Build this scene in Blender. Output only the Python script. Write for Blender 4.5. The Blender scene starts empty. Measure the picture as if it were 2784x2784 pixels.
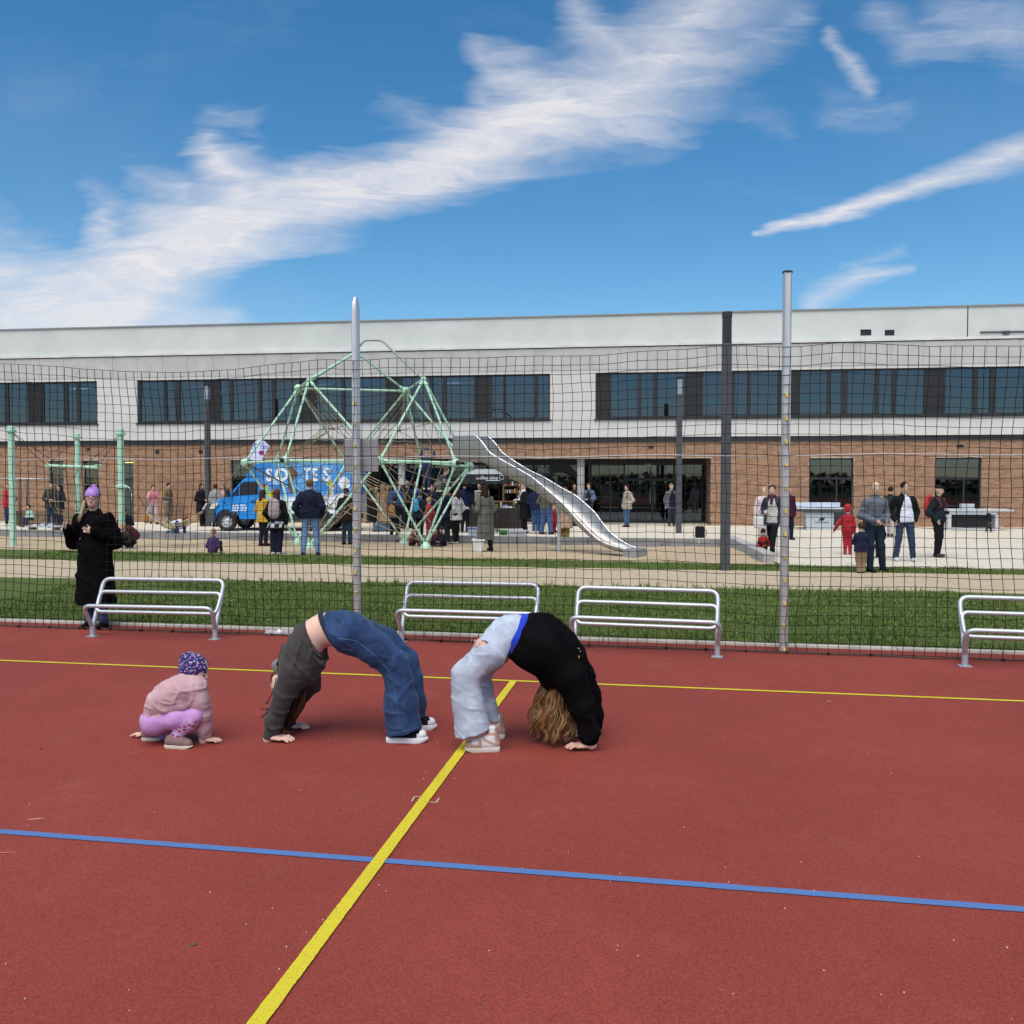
import bpy, math, random
import numpy as np
from math import sin, cos, pi, radians as R, sqrt, atan2
from mathutils import Vector, Matrix, noise as mnoise

random.seed(7)
rng = np.random.default_rng(7)
S = bpy.context.scene
COL = S.collection

# ------------------------------------------------------------------ camera
FPX, CX, HORIZON, EYE = 2395.0, 1392.0, 1310.0, 1.75      # photograph pixels (2784 square), metres
PITCH = math.atan((CX - HORIZON) / FPX)
cam_data = bpy.data.cameras.new('camera')
cam = bpy.data.objects.new('camera', cam_data)
COL.objects.link(cam)
cam.location = (0, 0, EYE)
cam.rotation_euler = (pi / 2 - PITCH, 0, 0)
cam_data.sensor_width = 36
cam_data.lens = FPX / 2784 * 36
cam_data.clip_start = 0.05
cam_data.clip_end = 5000
S.camera = cam

def ray(px, py):
    a, b = (px - CX) / FPX, (CX - py) / FPX
    return Vector((a, cos(PITCH) + b * sin(PITCH), -sin(PITCH) + b * cos(PITCH)))
def gp(px, py, z=0.0):
    """the point of the level z that the photograph shows at a pixel"""
    d = ray(px, py); t = (z - EYE) / d.z
    return Vector((d.x * t, d.y * t, z))
def at(px, py, Y):
    """the point at distance Y that the photograph shows at a pixel"""
    d = ray(px, py); t = Y / d.y
    return Vector((d.x * t, Y, EYE + d.z * t))

# ------------------------------------------------------------------ sky, clouds, sun, exposure
S.view_settings.view_transform = 'Standard'
S.view_settings.look = 'None'
S.view_settings.gamma = 1
S.view_settings.exposure = 0.85
S.view_settings.use_curve_mapping = False
SUN_EL, SUN_AZ = R(60), R(195)          # behind the camera, a little to the left (azimuth clockwise from +Y)

world = bpy.data.worlds.new('World'); S.world = world
world.use_nodes = True
wn = world.node_tree; wn.nodes.clear()
class NT:
    """a few short-hands for building node trees"""
    def __init__(s, nt): s.nt = nt
    def n(s, kind, **kw):
        x = s.nt.nodes.new(kind)
        for k, v in kw.items(): setattr(x, k, v)
        return x
    def put(s, sock, v):
        if isinstance(v, bpy.types.NodeSocket): s.nt.links.new(v, sock)
        else: sock.default_value = v
    def m(s, op, a, b=None, c=None, clamp=False):
        x = s.n('ShaderNodeMath', operation=op, use_clamp=clamp)
        for i, v in enumerate((a, b, c)):
            if v is not None: s.put(x.inputs[i], v)
        return x.outputs[0]
    def v(s, op, a, b=None, scale=None):
        x = s.n('ShaderNodeVectorMath', operation=op)
        s.put(x.inputs[0], a)
        if b is not None: s.put(x.inputs[1], b)
        if scale is not None: s.put(x.inputs['Scale'], scale)
        return x.outputs['Value'] if op in ('DOT_PRODUCT', 'LENGTH', 'DISTANCE') else x.outputs[0]
    def noise(s, vec, scale, detail=2, rough=.5, dist=0, color=False):
        x = s.n('ShaderNodeTexNoise')
        s.put(x.inputs['Vector'], vec); x.inputs['Scale'].default_value = scale
        x.inputs['Detail'].default_value = detail; x.inputs['Roughness'].default_value = rough
        x.inputs['Distortion'].default_value = dist
        return x.outputs['Color' if color else 'Fac']
    def rng(s, v, a, b, c=0., d=1., smooth=False):
        x = s.n('ShaderNodeMapRange', interpolation_type='SMOOTHSTEP' if smooth else 'LINEAR')
        for i, q in enumerate((v, a, b, c, d)): s.put(x.inputs[i], q)
        return x.outputs[0]
    def mix(s, f, a, b, blend='MIX'):
        x = s.n('ShaderNodeMix', data_type='RGBA', blend_type=blend)
        s.put(x.inputs[0], f); s.put(x.inputs[6], a); s.put(x.inputs[7], b)
        return x.outputs[2]
W = NT(wn)
sky = W.n('ShaderNodeTexSky', sky_type='NISHITA')
sky.sun_disc = False
sky.sun_elevation = SUN_EL; sky.sun_rotation = SUN_AZ
sky.air_density = 1.0; sky.dust_density = 0.15; sky.ozone_density = 3.0
hs = W.n('ShaderNodeHueSaturation')
hs.inputs['Saturation'].default_value = 1.3; hs.inputs['Hue'].default_value = .493
hs.inputs['Value'].default_value = 1.0
W.put(hs.inputs['Color'], sky.outputs[0])
bg_sky = W.n('ShaderNodeBackground'); bg_sky.inputs[1].default_value = 0.074
W.put(bg_sky.inputs[0], hs.outputs[0])
dirn = W.n('ShaderNodeTexCoord').outputs['Generated']
sep = W.n('ShaderNodeSeparateXYZ'); W.put(sep.inputs[0], dirn)
ay = W.m('MAXIMUM', W.m('ABSOLUTE', sep.outputs[1]), 0.12)
cmb = W.n('ShaderNodeCombineXYZ')
W.put(cmb.inputs[0], W.m('DIVIDE', sep.outputs[0], ay)); W.put(cmb.inputs[1], W.m('DIVIDE', sep.outputs[2], ay))
g0 = cmb.outputs[0]
def warp(p, scale, amp, det=2, rough=.55):
    o = W.v('SUBTRACT', W.noise(p, scale, det, rough, 0, True), (.5, .5, .5))
    return W.v('ADD', p, W.v('SCALE', o, scale=amp))
def combed(p, rot, along, across, amp, det=4):
    """a warp whose cells are long streaks lying at an angle: draws edges out into filaments"""
    mp = W.n('ShaderNodeMapping'); mp.inputs['Rotation'].default_value = (0, 0, R(rot)); mp.inputs['Scale'].default_value = (along, across, 1); W.put(mp.inputs[0], p)
    o = W.v('SUBTRACT', W.noise(mp.outputs[0], 1.0, det, .6, .5, True), (.5, .5, .5))
    return W.v('ADD', p, W.v('SCALE', o, scale=amp))
g1 = combed(combed(warp(g0, 2.4, .05), -52, 4.0, 24.0, .070, 3), -30, 8.0, 46.0, .028, 4)
# the cirrus drawn out in strokes: (x, y, half width, strength) along each one, in 1932-wide photograph pixels
STROKES = [
    [(40,600,75,.95),(230,545,80,1.),(330,470,75,1.),(480,415,60,1.05),(700,358,46,1.05),(880,290,52,1.),(1050,215,75,.88),(1200,165,95,.75),(1300,80,105,.62),(1370,-40,110,.5)],
    [(-60,520,55,.75),(120,505,50,.7)], [(-20,420,40,.3),(110,470,30,.3)],
    [(150,605,55,.85),(420,610,50,.6)], [(215,430,40,.75),(260,520,60,.95)],
    [(385,280,30,.62),(430,330,46,.7),(500,380,50,.7)], [(385,212,30,.30),(490,232,32,.28)], [(180,358,30,.34),(235,400,34,.5)],
    [(270,335,30,.34),(350,372,36,.55)], [(905,125,32,.55),(960,150,46,.6),(1040,190,50,.7)], [(905,190,30,.45),(960,245,36,.6)],
    [(725,212,30,.22),(830,275,36,.45)], [(1090,10,34,.5),(1130,60,46,.5),(1200,110,60,.55)], [(1380,110,55,.42),(1490,50,40,.38)],
    [(1640,20,34,.34),(1720,90,40,.40),(1932,85,52,.46)], [(1760,30,42,.36),(1980,20,60,.36)],
    [(1560,65,12,.42),(1600,120,15,.5),(1640,170,16,.45)], [(1570,205,31,.30),(1680,220,31,.34)], [(1420,208,30,.20),(1490,235,30,.22)],
    [(1420,438,6,.72),(1560,405,10,.78),(1660,372,14,.78),(1800,330,17,.72),(1960,272,26,.66)],
    [(1530,568,20,.55),(1625,518,17,.55),(1715,505,8,.4)], [(1590,502,8,.26),(1705,466,9,.24)],
]
def suv(x, y):
    d = ray(x * 1.44099, y * 1.44099); return (d.x / d.y, d.z / d.y, 0)
dens = None
g2 = combed(warp(g0, 2.4, .02), -30, 9.0, 40.0, .022, 4)
for st in STROKES:
    for (x0, y0, w0, s0), (x1, y1, w1, s1) in zip(st, st[1:]):
        A, B = Vector(suv(x0, y0)), Vector(suv(x1, y1)); AB = B - A
        thin = max(w0, w1) < 30
        pa = W.v('SUBTRACT', g2 if thin else g1, tuple(A))
        h = W.m('MULTIPLY', W.v('DOT_PRODUCT', pa, tuple(AB)), 1 / AB.length_squared, clamp=True)
        d = W.v('LENGTH', W.v('SUBTRACT', pa, W.v('SCALE', tuple(AB), scale=h)))
        k = 1.44099 / FPX * (2.1 if thin else 1.75)
        wd = W.m('MULTIPLY_ADD', h, (w1 - w0) * k, w0 * k)
        f = W.m('SUBTRACT', 1.0, W.m('DIVIDE', d, wd), clamp=True)
        f = W.m('MULTIPLY', f, W.m('MULTIPLY_ADD', h, s1 - s0, s0))
        dens = f if dens is None else W.m('SMOOTH_MAX', dens, f, .12)
def streaks(rot, sx, scale, dist):
    mp = W.n('ShaderNodeMapping'); mp.inputs['Rotation'].default_value = (0, 0, R(rot)); mp.inputs['Scale'].default_value = (1, sx, 1)
    W.put(mp.inputs[0], g1); return W.noise(mp.outputs[0], scale, 7, .66, dist)
tex = W.m('ADD', W.m('MULTIPLY', streaks(-22, 3.4, 5.0, .5), .5), W.m('MULTIPLY', streaks(42, 3.0, 7.0, .5), .5))
veil = W.rng(W.noise(g0, 2.0, 6, .6), .50, .85, 0, .10)
# broken cloud low over the horizon all round (behind the school it is hidden; the school's glass mirrors it)
mph = W.n('ShaderNodeMapping'); mph.inputs['Scale'].default_value = (3.0, 26.0, 1); W.put(mph.inputs[0], g0)
low_cl = W.m('MULTIPLY', W.rng(W.noise(mph.outputs[0], 1.0, 5, .6, .4), .42, .68, 0, .75), W.rng(sep.outputs[2], .155, .10))
veil = W.m('MAXIMUM', veil, low_cl)
soft = W.m('POWER', dens, 1.15)
cl = W.m('ADD', soft, W.m('MULTIPLY', W.m('MULTIPLY', W.m('SUBTRACT', tex, .5), 2.1), W.m('MULTIPLY', dens, W.m('SUBTRACT', 1.35, dens))))
cl = W.rng(cl, .07, .72, 0, .96)
cl = W.m('MULTIPLY', cl, W.rng(streaks(-38, 6.0, 9.0, .6), .30, .60, .62, 1.0))
cl = W.m('ADD', cl, veil, clamp=True)
cl = W.m('MULTIPLY', cl, W.rng(sep.outputs[2], .0, .05), clamp=True)
bg_cl = W.n('ShaderNodeBackground'); bg_cl.inputs[0].default_value = (.80, .79, .82, 1); bg_cl.inputs[1].default_value = 0.56
mixs = W.n('ShaderNodeMixShader')
W.put(mixs.inputs[0], cl); W.put(mixs.inputs[1], bg_sky.outputs[0]); W.put(mixs.inputs[2], bg_cl.outputs[0])
W.put(W.n('ShaderNodeOutputWorld').inputs[0], mixs.outputs[0])

sun_data = bpy.data.lights.new('sun', 'SUN'); sun_data.energy = 2.4; sun_data.angle = R(62); sun_data.color = (1, .92, .79)
sun = bpy.data.objects.new('sun', sun_data); COL.objects.link(sun)
sun.rotation_euler = (pi / 2 - SUN_EL, 0, -SUN_AZ + pi)
sun.location = (0, -20, 30)

# ------------------------------------------------------------------ helpers: tags, meshes
def tag(o, label=None, cat=None, group=None, kind=None):
    if label: o['label'] = label
    if cat: o['category'] = cat
    if group: o['group'] = group
    if kind: o['kind'] = kind
    return o
def thing(name, label, cat, loc=(0, 0, 0), rz=0., group=None):
    o = bpy.data.objects.new(name, None); COL.objects.link(o)
    o.empty_display_size = .1
    o.location = loc; o.rotation_euler = (0, 0, rz)
    return tag(o, label, cat, group)
def link(name, me, mats, parent=None):
    o = bpy.data.objects.new(name, me); COL.objects.link(o)
    for m in (mats if isinstance(mats, (list, tuple)) else [mats]):
        if m is not None and len(me.materials) < 12: me.materials.append(m)
    o.parent = parent
    return o
def share(name, me, parent, loc=(0, 0, 0), rz=0., scale=None):
    o = bpy.data.objects.new(name, me); COL.objects.link(o)
    o.parent = parent; o.location = loc; o.rotation_euler = (0, 0, rz)
    if scale: o.scale = scale
    return o

class MB:
    def __init__(s): s.v, s.f, s.mi = [], [], []
    def add(s, vs, fs, mi=0):
        n = len(s.v); s.v += [tuple(p) for p in vs]
        for f in fs: s.f.append(tuple(i + n for i in f)); s.mi.append(mi)
        return s
    def box(s, lo, hi, mi=0, M=None):
        (a, b, c), (d, e, f) = lo, hi
        vs = [(a,b,c),(d,b,c),(d,e,c),(a,e,c),(a,b,f),(d,b,f),(d,e,f),(a,e,f)]
        if M is not None: vs = [M @ Vector(p) for p in vs]
        return s.add(vs, [(0,3,2,1),(4,5,6,7),(0,1,5,4),(1,2,6,5),(2,3,7,6),(3,0,4,7)], mi)
    def bar(s, a, b, w, h, mi=0, up=(0, 0, 1)):
        """a rectangular bar from a to b"""
        a, b = Vector(a), Vector(b); t = (b - a).normalized(); u = Vector(up)
        x = t.cross(u)
        if x.length < 1e-4: x = t.cross(Vector((1, 0, 0)))
        x.normalize(); y = x.cross(t)
        vs = [p + x * i * w / 2 + y * j * h / 2 for p in (a, b) for i, j in ((-1,-1),(1,-1),(1,1),(-1,1))]
        return s.add(vs, [(0,1,2,3),(7,6,5,4),(0,4,5,1),(1,5,6,2),(2,6,7,3),(3,7,4,0)], mi)
    def tube(s, pts, r, n=8, mi=0, caps=True, closed=False):
        pts = [Vector(p) for p in pts]; m = len(pts)
        rs = r if isinstance(r, (list, tuple)) else [r] * m
        vs, fs = [], []; x = None
        for i, p in enumerate(pts):
            q0 = pts[(i - 1) % m] if (closed or i) else p
            q1 = pts[(i + 1) % m] if (closed or i < m - 1) else p
            t = (q1 - q0).normalized()
            if x is None:
                x = t.cross(Vector((0, 0, 1)))
                if x.length < .05: x = t.cross(Vector((1, 0, 0)))
            x = (x - t * x.dot(t)).normalized(); y = t.cross(x)
            for k in range(n):
                a = 2 * pi * k / n
                vs.append(p + (x * cos(a) + y * sin(a)) * rs[i])
        for i in range(m if closed else m - 1):
            j = (i + 1) % m
            for k in range(n):
                l = (k + 1) % n
                fs.append((i * n + k, i * n + l, j * n + l, j * n + k))
        if caps and not closed:
            fs.append(tuple(range(n))[::-1]); fs.append(tuple(range((m - 1) * n, m * n)))
        return s.add(vs, fs, mi)
    def lathe(s, prof, n=16, M=None, mi=0, caps=True):
        """prof: (radius, z) from bottom to top"""
        vs, fs = [], []
        for r, z in prof:
            for k in range(n):
                a = 2 * pi * k / n; vs.append(Vector((r * cos(a), r * sin(a), z)))
        for i in range(len(prof) - 1):
            for k in range(n):
                l = (k + 1) % n
                fs.append((i * n + k, i * n + l, (i + 1) * n + l, (i + 1) * n + k))
        if caps: fs.append(tuple(range(n))[::-1]); fs.append(tuple(range((len(prof) - 1) * n, len(prof) * n)))
        if M is not None: vs = [M @ p for p in vs]
        return s.add(vs, fs, mi)
    def ball(s, c, r, n=12, mi=0, scale=(1, 1, 1)):
        prof = [(max(1e-4, sin(pi * i / (n // 2))), -cos(pi * i / (n // 2))) for i in range(n // 2 + 1)]
        M = Matrix.Translation(c) @ Matrix.Diagonal((r * scale[0], r * scale[1], r * scale[2], 1))
        return s.lathe(prof, n, M, mi)
    def prism(s, poly, y0, y1, mi=0, M=None):
        """a polygon of (x, z) points, pushed from y0 to y1"""
        n = len(poly)
        area = sum(poly[i][0] * poly[(i+1) % n][1] - poly[(i+1) % n][0] * poly[i][1] for i in range(n))
        if area < 0: poly = poly[::-1]
        vs = [Vector((x, y0, z)) for x, z in poly] + [Vector((x, y1, z)) for x, z in poly]
        if M is not None: vs = [M @ p for p in vs]
        fs = [tuple(range(n)), tuple(range(n, 2 * n))[::-1]]
        for i in range(n):
            j = (i + 1) % n; fs.append((i, i + n, j + n, j))
        if y1 < y0: fs = [f[::-1] for f in fs]
        return s.add(vs, fs, mi)
    def quad(s, a, b, c, d, mi=0): return s.add([a, b, c, d], [(0, 1, 2, 3)], mi)
    def mesh(s, name, smooth=False):
        me = bpy.data.meshes.new(name)
        me.from_pydata([tuple(p) for p in s.v], [], s.f)
        if any(s.mi): me.polygons.foreach_set('material_index', s.mi)
        if smooth: me.polygons.foreach_set('use_smooth', [True] * len(s.f))
        me.update(); return me
    def build(s, name, mats, parent=None, smooth=False, bevel=0, angle=None):
        me = s.mesh(name, smooth)
        if smooth and angle: me.set_sharp_from_angle(angle=angle)
        o = link(name, me, mats, parent)
        if bevel:
            b = o.modifiers.new('bevel', 'BEVEL'); b.width = bevel; b.segments = 2; b.limit_method = 'ANGLE'
        return o

# ------------------------------------------------------------------ materials
def mat(name, col, rough=.6, metal=0., var=.12, scale=8., bump=0., bscale=60., spec=.5, island=0., sheen=0., col2=None, obj=False):
    """a principled material whose colour wanders by a noise in object (or world) space"""
    m = bpy.data.materials.new(name); m.use_nodes = True
    nt = m.node_tree; T = NT(nt); p = nt.nodes['Principled BSDF']
    p.inputs['Roughness'].default_value = rough; p.inputs['Metallic'].default_value = metal
    p.inputs['Specular IOR Level'].default_value = spec
    if sheen: p.inputs['Sheen Weight'].default_value = sheen
    geo = T.n('ShaderNodeNewGeometry')
    tc = T.n('ShaderNodeTexCoord').outputs['Object'] if obj else geo.outputs['Position']
    c = (*col, 1)
    if var:
        f = T.noise(tc, scale, 5, .6)
        lo = tuple(x * (1 - var * 1.6) for x in col) + (1,); hi = tuple(min(1, x * (1 + var * 1.6)) for x in col) + (1,)
        if col2: lo, hi = c, (*col2, 1)
        c = T.mix(T.rng(f, .3, .7), lo, hi)
    if island:
        r = geo.outputs['Random Per Island']
        oi = T.n('ShaderNodeObjectInfo').outputs['Random']
        r = T.m('FRACT', T.m('ADD', r, oi))
        c = T.mix(1., c, T.mix(r, (1 - island,) * 3 + (1,), (1 + island,) * 3 + (1,)), 'MULTIPLY')
    T.put(p.inputs['Base Color'], c)
    if bump:
        b = T.n('ShaderNodeBump'); b.inputs['Strength'].default_value = bump; b.inputs['Distance'].default_value = .01
        T.put(b.inputs['Height'], T.noise(tc, bscale, 4, .65)); T.put(p.inputs['Normal'], b.outputs[0])
    return m
_mc = {}
def cloth(col, rough=.85, name='cloth', **kw):
    k = (tuple(col), rough, name)
    if k not in _mc: _mc[k] = mat(name, col, rough, var=.14, scale=9, bump=.35, bscale=45, spec=.25 if max(col) > .06 else .08, sheen=.12 if max(col) > .06 else 0., **kw)
    return _mc[k]
def emit(name, col, st):
    m = bpy.data.materials.new(name); m.use_nodes = True
    p = m.node_tree.nodes['Principled BSDF']; p.inputs['Base Color'].default_value = (*col, 1)
    p.inputs['Emission Color'].default_value = (*col, 1); p.inputs['Emission Strength'].default_value = st
    return m
def glass(name, tint=(.5, .56, .6), refl=.2, rough=.02):
    m = bpy.data.materials.new(name); m.use_nodes = True
    nt = m.node_tree; T = NT(nt); nt.nodes.remove(nt.nodes['Principled BSDF'])
    tr = T.n('ShaderNodeBsdfTransparent'); tr.inputs[0].default_value = (*tint, 1)
    gl = T.n('ShaderNodeBsdfGlossy'); gl.inputs[0].default_value = (.72, .86, 1, 1); gl.inputs['Roughness'].default_value = rough
    geo = T.n('ShaderNodeNewGeometry')
    b = T.n('ShaderNodeBump'); b.inputs['Strength'].default_value = .06; b.inputs['Distance'].default_value = .02
    T.put(b.inputs['Height'], T.noise(geo.outputs['Position'], .9, 2)); T.put(gl.inputs['Normal'], b.outputs[0])
    lw = T.n('ShaderNodeLayerWeight'); lw.inputs[0].default_value = .25
    f = T.m('ADD', T.m('MULTIPLY', lw.outputs['Fresnel'], .6), refl, clamp=True)
    mx = T.n('ShaderNodeMixShader'); T.put(mx.inputs[0], f); T.put(mx.inputs[1], tr.outputs[0]); T.put(mx.inputs[2], gl.outputs[0])
    T.put(nt.nodes['Material Output'].inputs[0], mx.outputs[0])
    return m

M = dict(
    steel=mat('galvanised_steel', (.50, .53, .56), .50, .65, .06, 30),
    alu=mat('aluminium', (.60, .585, .575), .38, .65, .05, 12),
    inox=mat('stainless_steel', (.40, .395, .385), .46, .75, .06, 6),
    anth=mat('anthracite_metal', (.013, .0145, .018), .5, .0, .1, 4),
    lamp=mat('dark_grey_metal', (.052, .056, .065), .5, .0, .1, 3),
    mint=mat('mint_paint', (.40, .63, .48), .42, 0, .07, 3, spec=.5),
    black=mat('black_plastic', (.012, .012, .014), .5, 0, .1),
    rope=mat('hemp_rope', (.22, .17, .10), .9, 0, .2, 20),
    ropeB=mat('dark_rope', (.055, .042, .03), .9, 0, .2, 20),
    net=mat('net_cord', (.011, .009, .008), .9, 0, .2, 20, spec=.2),
    hook=mat('yellow_hook', (.75, .55, .10), .5, 0, .1),
    white=mat('white_paint', (.78, .79, .80), .5, 0, .05),
    conc=mat('concrete', (.36, .355, .345), .85, 0, .14, 2.2, .25, 60),
    kerb=mat('grey_kerb', (.20, .20, .205), .85, 0, .14, 3, .25, 50),
    skin=mat('skin', (.58, .36, .27), .55, 0, .07, 14, spec=.4),
    skin2=mat('pale_skin', (.66, .44, .35), .5, 0, .05, 14, spec=.4),
    rubber=mat('black_rubber', (.014, .014, .015), .8, 0, .15, 30),
)
# ------------------------------------------------------------------ smooth bodies: a signed distance field turned into one continuous mesh
class SDF:
    def __init__(s, lo, hi, h):
        s.lo = np.array(lo, float) - 3 * h; s.h = h
        n = np.ceil((np.array(hi, float) + 3 * h - s.lo) / h).astype(int) + 1
        s.ax = [s.lo[i] + h * np.arange(n[i]) for i in range(3)]
        s.F = np.full(n, .5, np.float32)
    def sub(s, lo, hi):
        sl = []
        for i in range(3):
            a = max(0, int((lo[i] - s.lo[i]) / s.h)); b = min(len(s.ax[i]), int((hi[i] - s.lo[i]) / s.h) + 2)
            if b <= a: return None, None
            sl.append(slice(a, b))
        X = s.ax[0][sl[0]][:, None, None]; Y = s.ax[1][sl[1]][None, :, None]; Z = s.ax[2][sl[2]][None, None, :]
        return tuple(sl), (X, Y, Z)
    def _join(s, sl, d, k, op):
        A = s.F[sl]; d = d.astype(np.float32)
        if op == 'add':
            if k > 0:
                h = np.maximum(k - np.abs(A - d), 0) / k; s.F[sl] = np.minimum(A, d) - h * h * k * .25
            else: s.F[sl] = np.minimum(A, d)
        else:
            d = -d
            if k > 0:
                h = np.maximum(k - np.abs(A - d), 0) / k; s.F[sl] = np.maximum(A, d) + h * h * k * .25
            else: s.F[sl] = np.maximum(A, d)
    def cone(s, a, b, ra, rb=None, k=.03, flat=None, op='add'):
        """a tapered capsule; flat=(axis, factor) squashes it along an axis"""
        rb = ra if rb is None else rb
        a = np.array(a, float); b = np.array(b, float); R_ = max(ra, rb) + k + 2 * s.h
        sl, P = s.sub(np.minimum(a, b) - R_, np.maximum(a, b) + R_)
        if sl is None: return s
        ba = b - a; bb = max(1e-9, ba @ ba)
        px, py, pz = P[0] - a[0], P[1] - a[1], P[2] - a[2]
        h = np.clip((px * ba[0] + py * ba[1] + pz * ba[2]) / bb, 0, 1)
        qx, qy, qz = px - ba[0] * h, py - ba[1] * h, pz - ba[2] * h
        if flat:
            ax, f = np.array(flat[0], float), flat[1]
            w = (qx * ax[0] + qy * ax[1] + qz * ax[2]) * (f - 1)
            qx, qy, qz = qx + ax[0] * w, qy + ax[1] * w, qz + ax[2] * w
        d = np.sqrt(qx * qx + qy * qy + qz * qz) - (ra + (rb - ra) * h)
        s._join(sl, d, k, op); return s
    def chain(s, pts, rs, k=.03, flat=None):
        for i in range(len(pts) - 1): s.cone(pts[i], pts[i + 1], rs[i], rs[i + 1], k, flat)
        return s
    def ell(s, c, r, k=.03, op='add', M=None):
        c = np.array(c, float); r = np.array(r, float); m = r.max() + k + 2 * s.h
        sl, P = s.sub(c - m, c + m)
        if sl is None: return s
        q = [P[i] - c[i] for i in range(3)]
        if M is not None: q = [sum(M[j][i] * q[j] for j in range(3)) for i in range(3)]
        d = (np.sqrt(sum((q[i] / r[i]) ** 2 for i in range(3))) - 1) * r.min()
        s._join(sl, np.broadcast_to(d, s.F[sl].shape), k, op); return s
    def cut(s, p, n, k=0., reach=None):
        """remove what lies on the side n of the point p (within reach of it)"""
        n = np.array(n, float); n /= np.linalg.norm(n); p = np.array(p, float)
        d = (s.ax[0][:, None, None] - p[0]) * n[0] + (s.ax[1][None, :, None] - p[1]) * n[1] + (s.ax[2][None, None, :] - p[2]) * n[2]
        if reach is not None:
            far = sum((s.ax[i].reshape([-1 if j == i else 1 for j in range(3)]) - p[i]) ** 2 for i in range(3))
            d = np.where(far < reach * reach, d, -1.)
        s._join((slice(None),) * 3, -d, k, 'cut'); return s
    def creases(s, amp, freq, seed=0, dirs=None, n=4, cover=.5):
        """folds: rounded ridges with sharper valleys, strong in some places and absent in others"""
        g = np.random.default_rng(seed); X, Y, Z = s.ax[0][:, None, None], s.ax[1][None, :, None], s.ax[2][None, None, :]; w = 0
        for i in range(n):
            d = g.normal(size=3) if dirs is None else np.array(dirs[i % len(dirs)]) + g.normal(size=3) * .22
            d /= np.linalg.norm(d); f = freq * g.uniform(.65, 1.5); e = g.normal(size=3); e /= np.linalg.norm(e); h = g.normal(size=3) * freq * .22
            pe = (e[0] * X + e[1] * Y + e[2] * Z) * f * .35
            ph = (d[0] * X + d[1] * Y + d[2] * Z) * f + 1.1 * np.sin(pe + g.uniform(0, 6))
            m = np.clip(np.sin(h[0] * X + h[1] * Y + h[2] * Z + g.uniform(0, 6)) + 2 * cover - 1 + .3 * np.sin(pe * 1.7), 0, 1)
            w = w + m * (np.exp(-np.sin(ph * .5) ** 2 / .10) - .22)
        s.F -= (amp * w).astype(np.float32); return s
    def ripple(s, amp, freq, seed=0, dirs=None, n=6, lo=None, hi=None):
        """wrinkles: a few warped waves"""
        g = np.random.default_rng(seed)
        sl, P = s.sub(lo if lo is not None else s.lo, hi if hi is not None else s.lo + s.h * np.array(s.F.shape))
        X, Y, Z = P; w = 0
        for i in range(n):
            d = g.normal(size=3) if dirs is None else np.array(dirs[i % len(dirs)]) + g.normal(size=3) * .25
            d /= np.linalg.norm(d); f = freq * g.uniform(.6, 1.6); e = g.normal(size=3); e /= np.linalg.norm(e)
            ph = d[0] * X + d[1] * Y + d[2] * Z
            pe = e[0] * X + e[1] * Y + e[2] * Z
            w = w + np.sin(ph * f + 1.3 * np.sin(pe * f * .45 + g.uniform(0, 6)) + g.uniform(0, 6))
        s.F[sl] += (amp / sqrt(n) * w).astype(np.float32); return s
    def mesh(s, name, mfun=None):
        F = s.F; nx, ny, nz = F.shape; ins = F < 0
        c = ins[:-1,:-1,:-1].astype(np.int8)
        for dx, dy, dz in ((1,0,0),(0,1,0),(0,0,1),(1,1,0),(1,0,1),(0,1,1),(1,1,1)):
            c += ins[dx:nx-1+dx, dy:ny-1+dy, dz:nz-1+dz]
        cells = np.argwhere((c > 0) & (c < 8))
        if not len(cells): return None
        idx = np.full((nx - 1, ny - 1, nz - 1), -1, np.int32); idx[tuple(cells.T)] = np.arange(len(cells))
        acc = np.zeros((len(cells), 3)); cnt = np.zeros(len(cells))
        corners = [np.array(q) for q in ((0,0,0),(1,0,0),(0,1,0),(0,0,1),(1,1,0),(1,0,1),(0,1,1),(1,1,1))]
        val = {tuple(q): F[tuple((cells + q).T)] for q in corners}
        for q in corners:
            for a in range(3):
                if q[a] == 0:
                    e = q.copy(); e[a] = 1
                    v0, v1 = val[tuple(q)], val[tuple(e)]
                    m = (v0 < 0) != (v1 < 0)
                    t = np.where(m, v0 / np.where(m, v0 - v1, 1), 0)
                    p = np.repeat(q[None].astype(float), len(cells), 0); p[:, a] = t
                    acc[m] += p[m]; cnt[m] += 1
        V = (cells + acc / cnt[:, None]) * s.h + s.lo
        quads = []
        for a in range(3):
            b, d = (a + 1) % 3, (a + 2) % 3
            sl0 = [slice(1, -1)] * 3; sl1 = [slice(1, -1)] * 3
            sl0[a] = slice(0, -1); sl1[a] = slice(1, None)
            i0, i1 = ins[tuple(sl0)], ins[tuple(sl1)]
            for flip in (False, True):
                w = np.argwhere((i0 & ~i1) if not flip else (~i0 & i1))
                if not len(w): continue
                w[:, b] += 1; w[:, d] += 1
                eb = np.eye(3, dtype=int)[b]; ed = np.eye(3, dtype=int)[d]
                q = [idx[tuple((w - o).T)] for o in (0 * eb, eb, eb + ed, ed)]
                if flip: q = q[::-1]
                quads.append(np.stack(q, 1))
        Q = np.concatenate(quads); Q = Q[(Q >= 0).all(1)]
        me = bpy.data.meshes.new(name)
        me.vertices.add(len(V)); me.vertices.foreach_set('co', V.astype(np.float32).ravel())
        me.loops.add(4 * len(Q)); me.loops.foreach_set('vertex_index', Q.astype(np.int32).ravel())
        me.polygons.add(len(Q))
        me.polygons.foreach_set('loop_start', np.arange(0, 4 * len(Q), 4, dtype=np.int32))
        try: me.polygons.foreach_set('loop_total', np.full(len(Q), 4, np.int32))
        except Exception: pass
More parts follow.
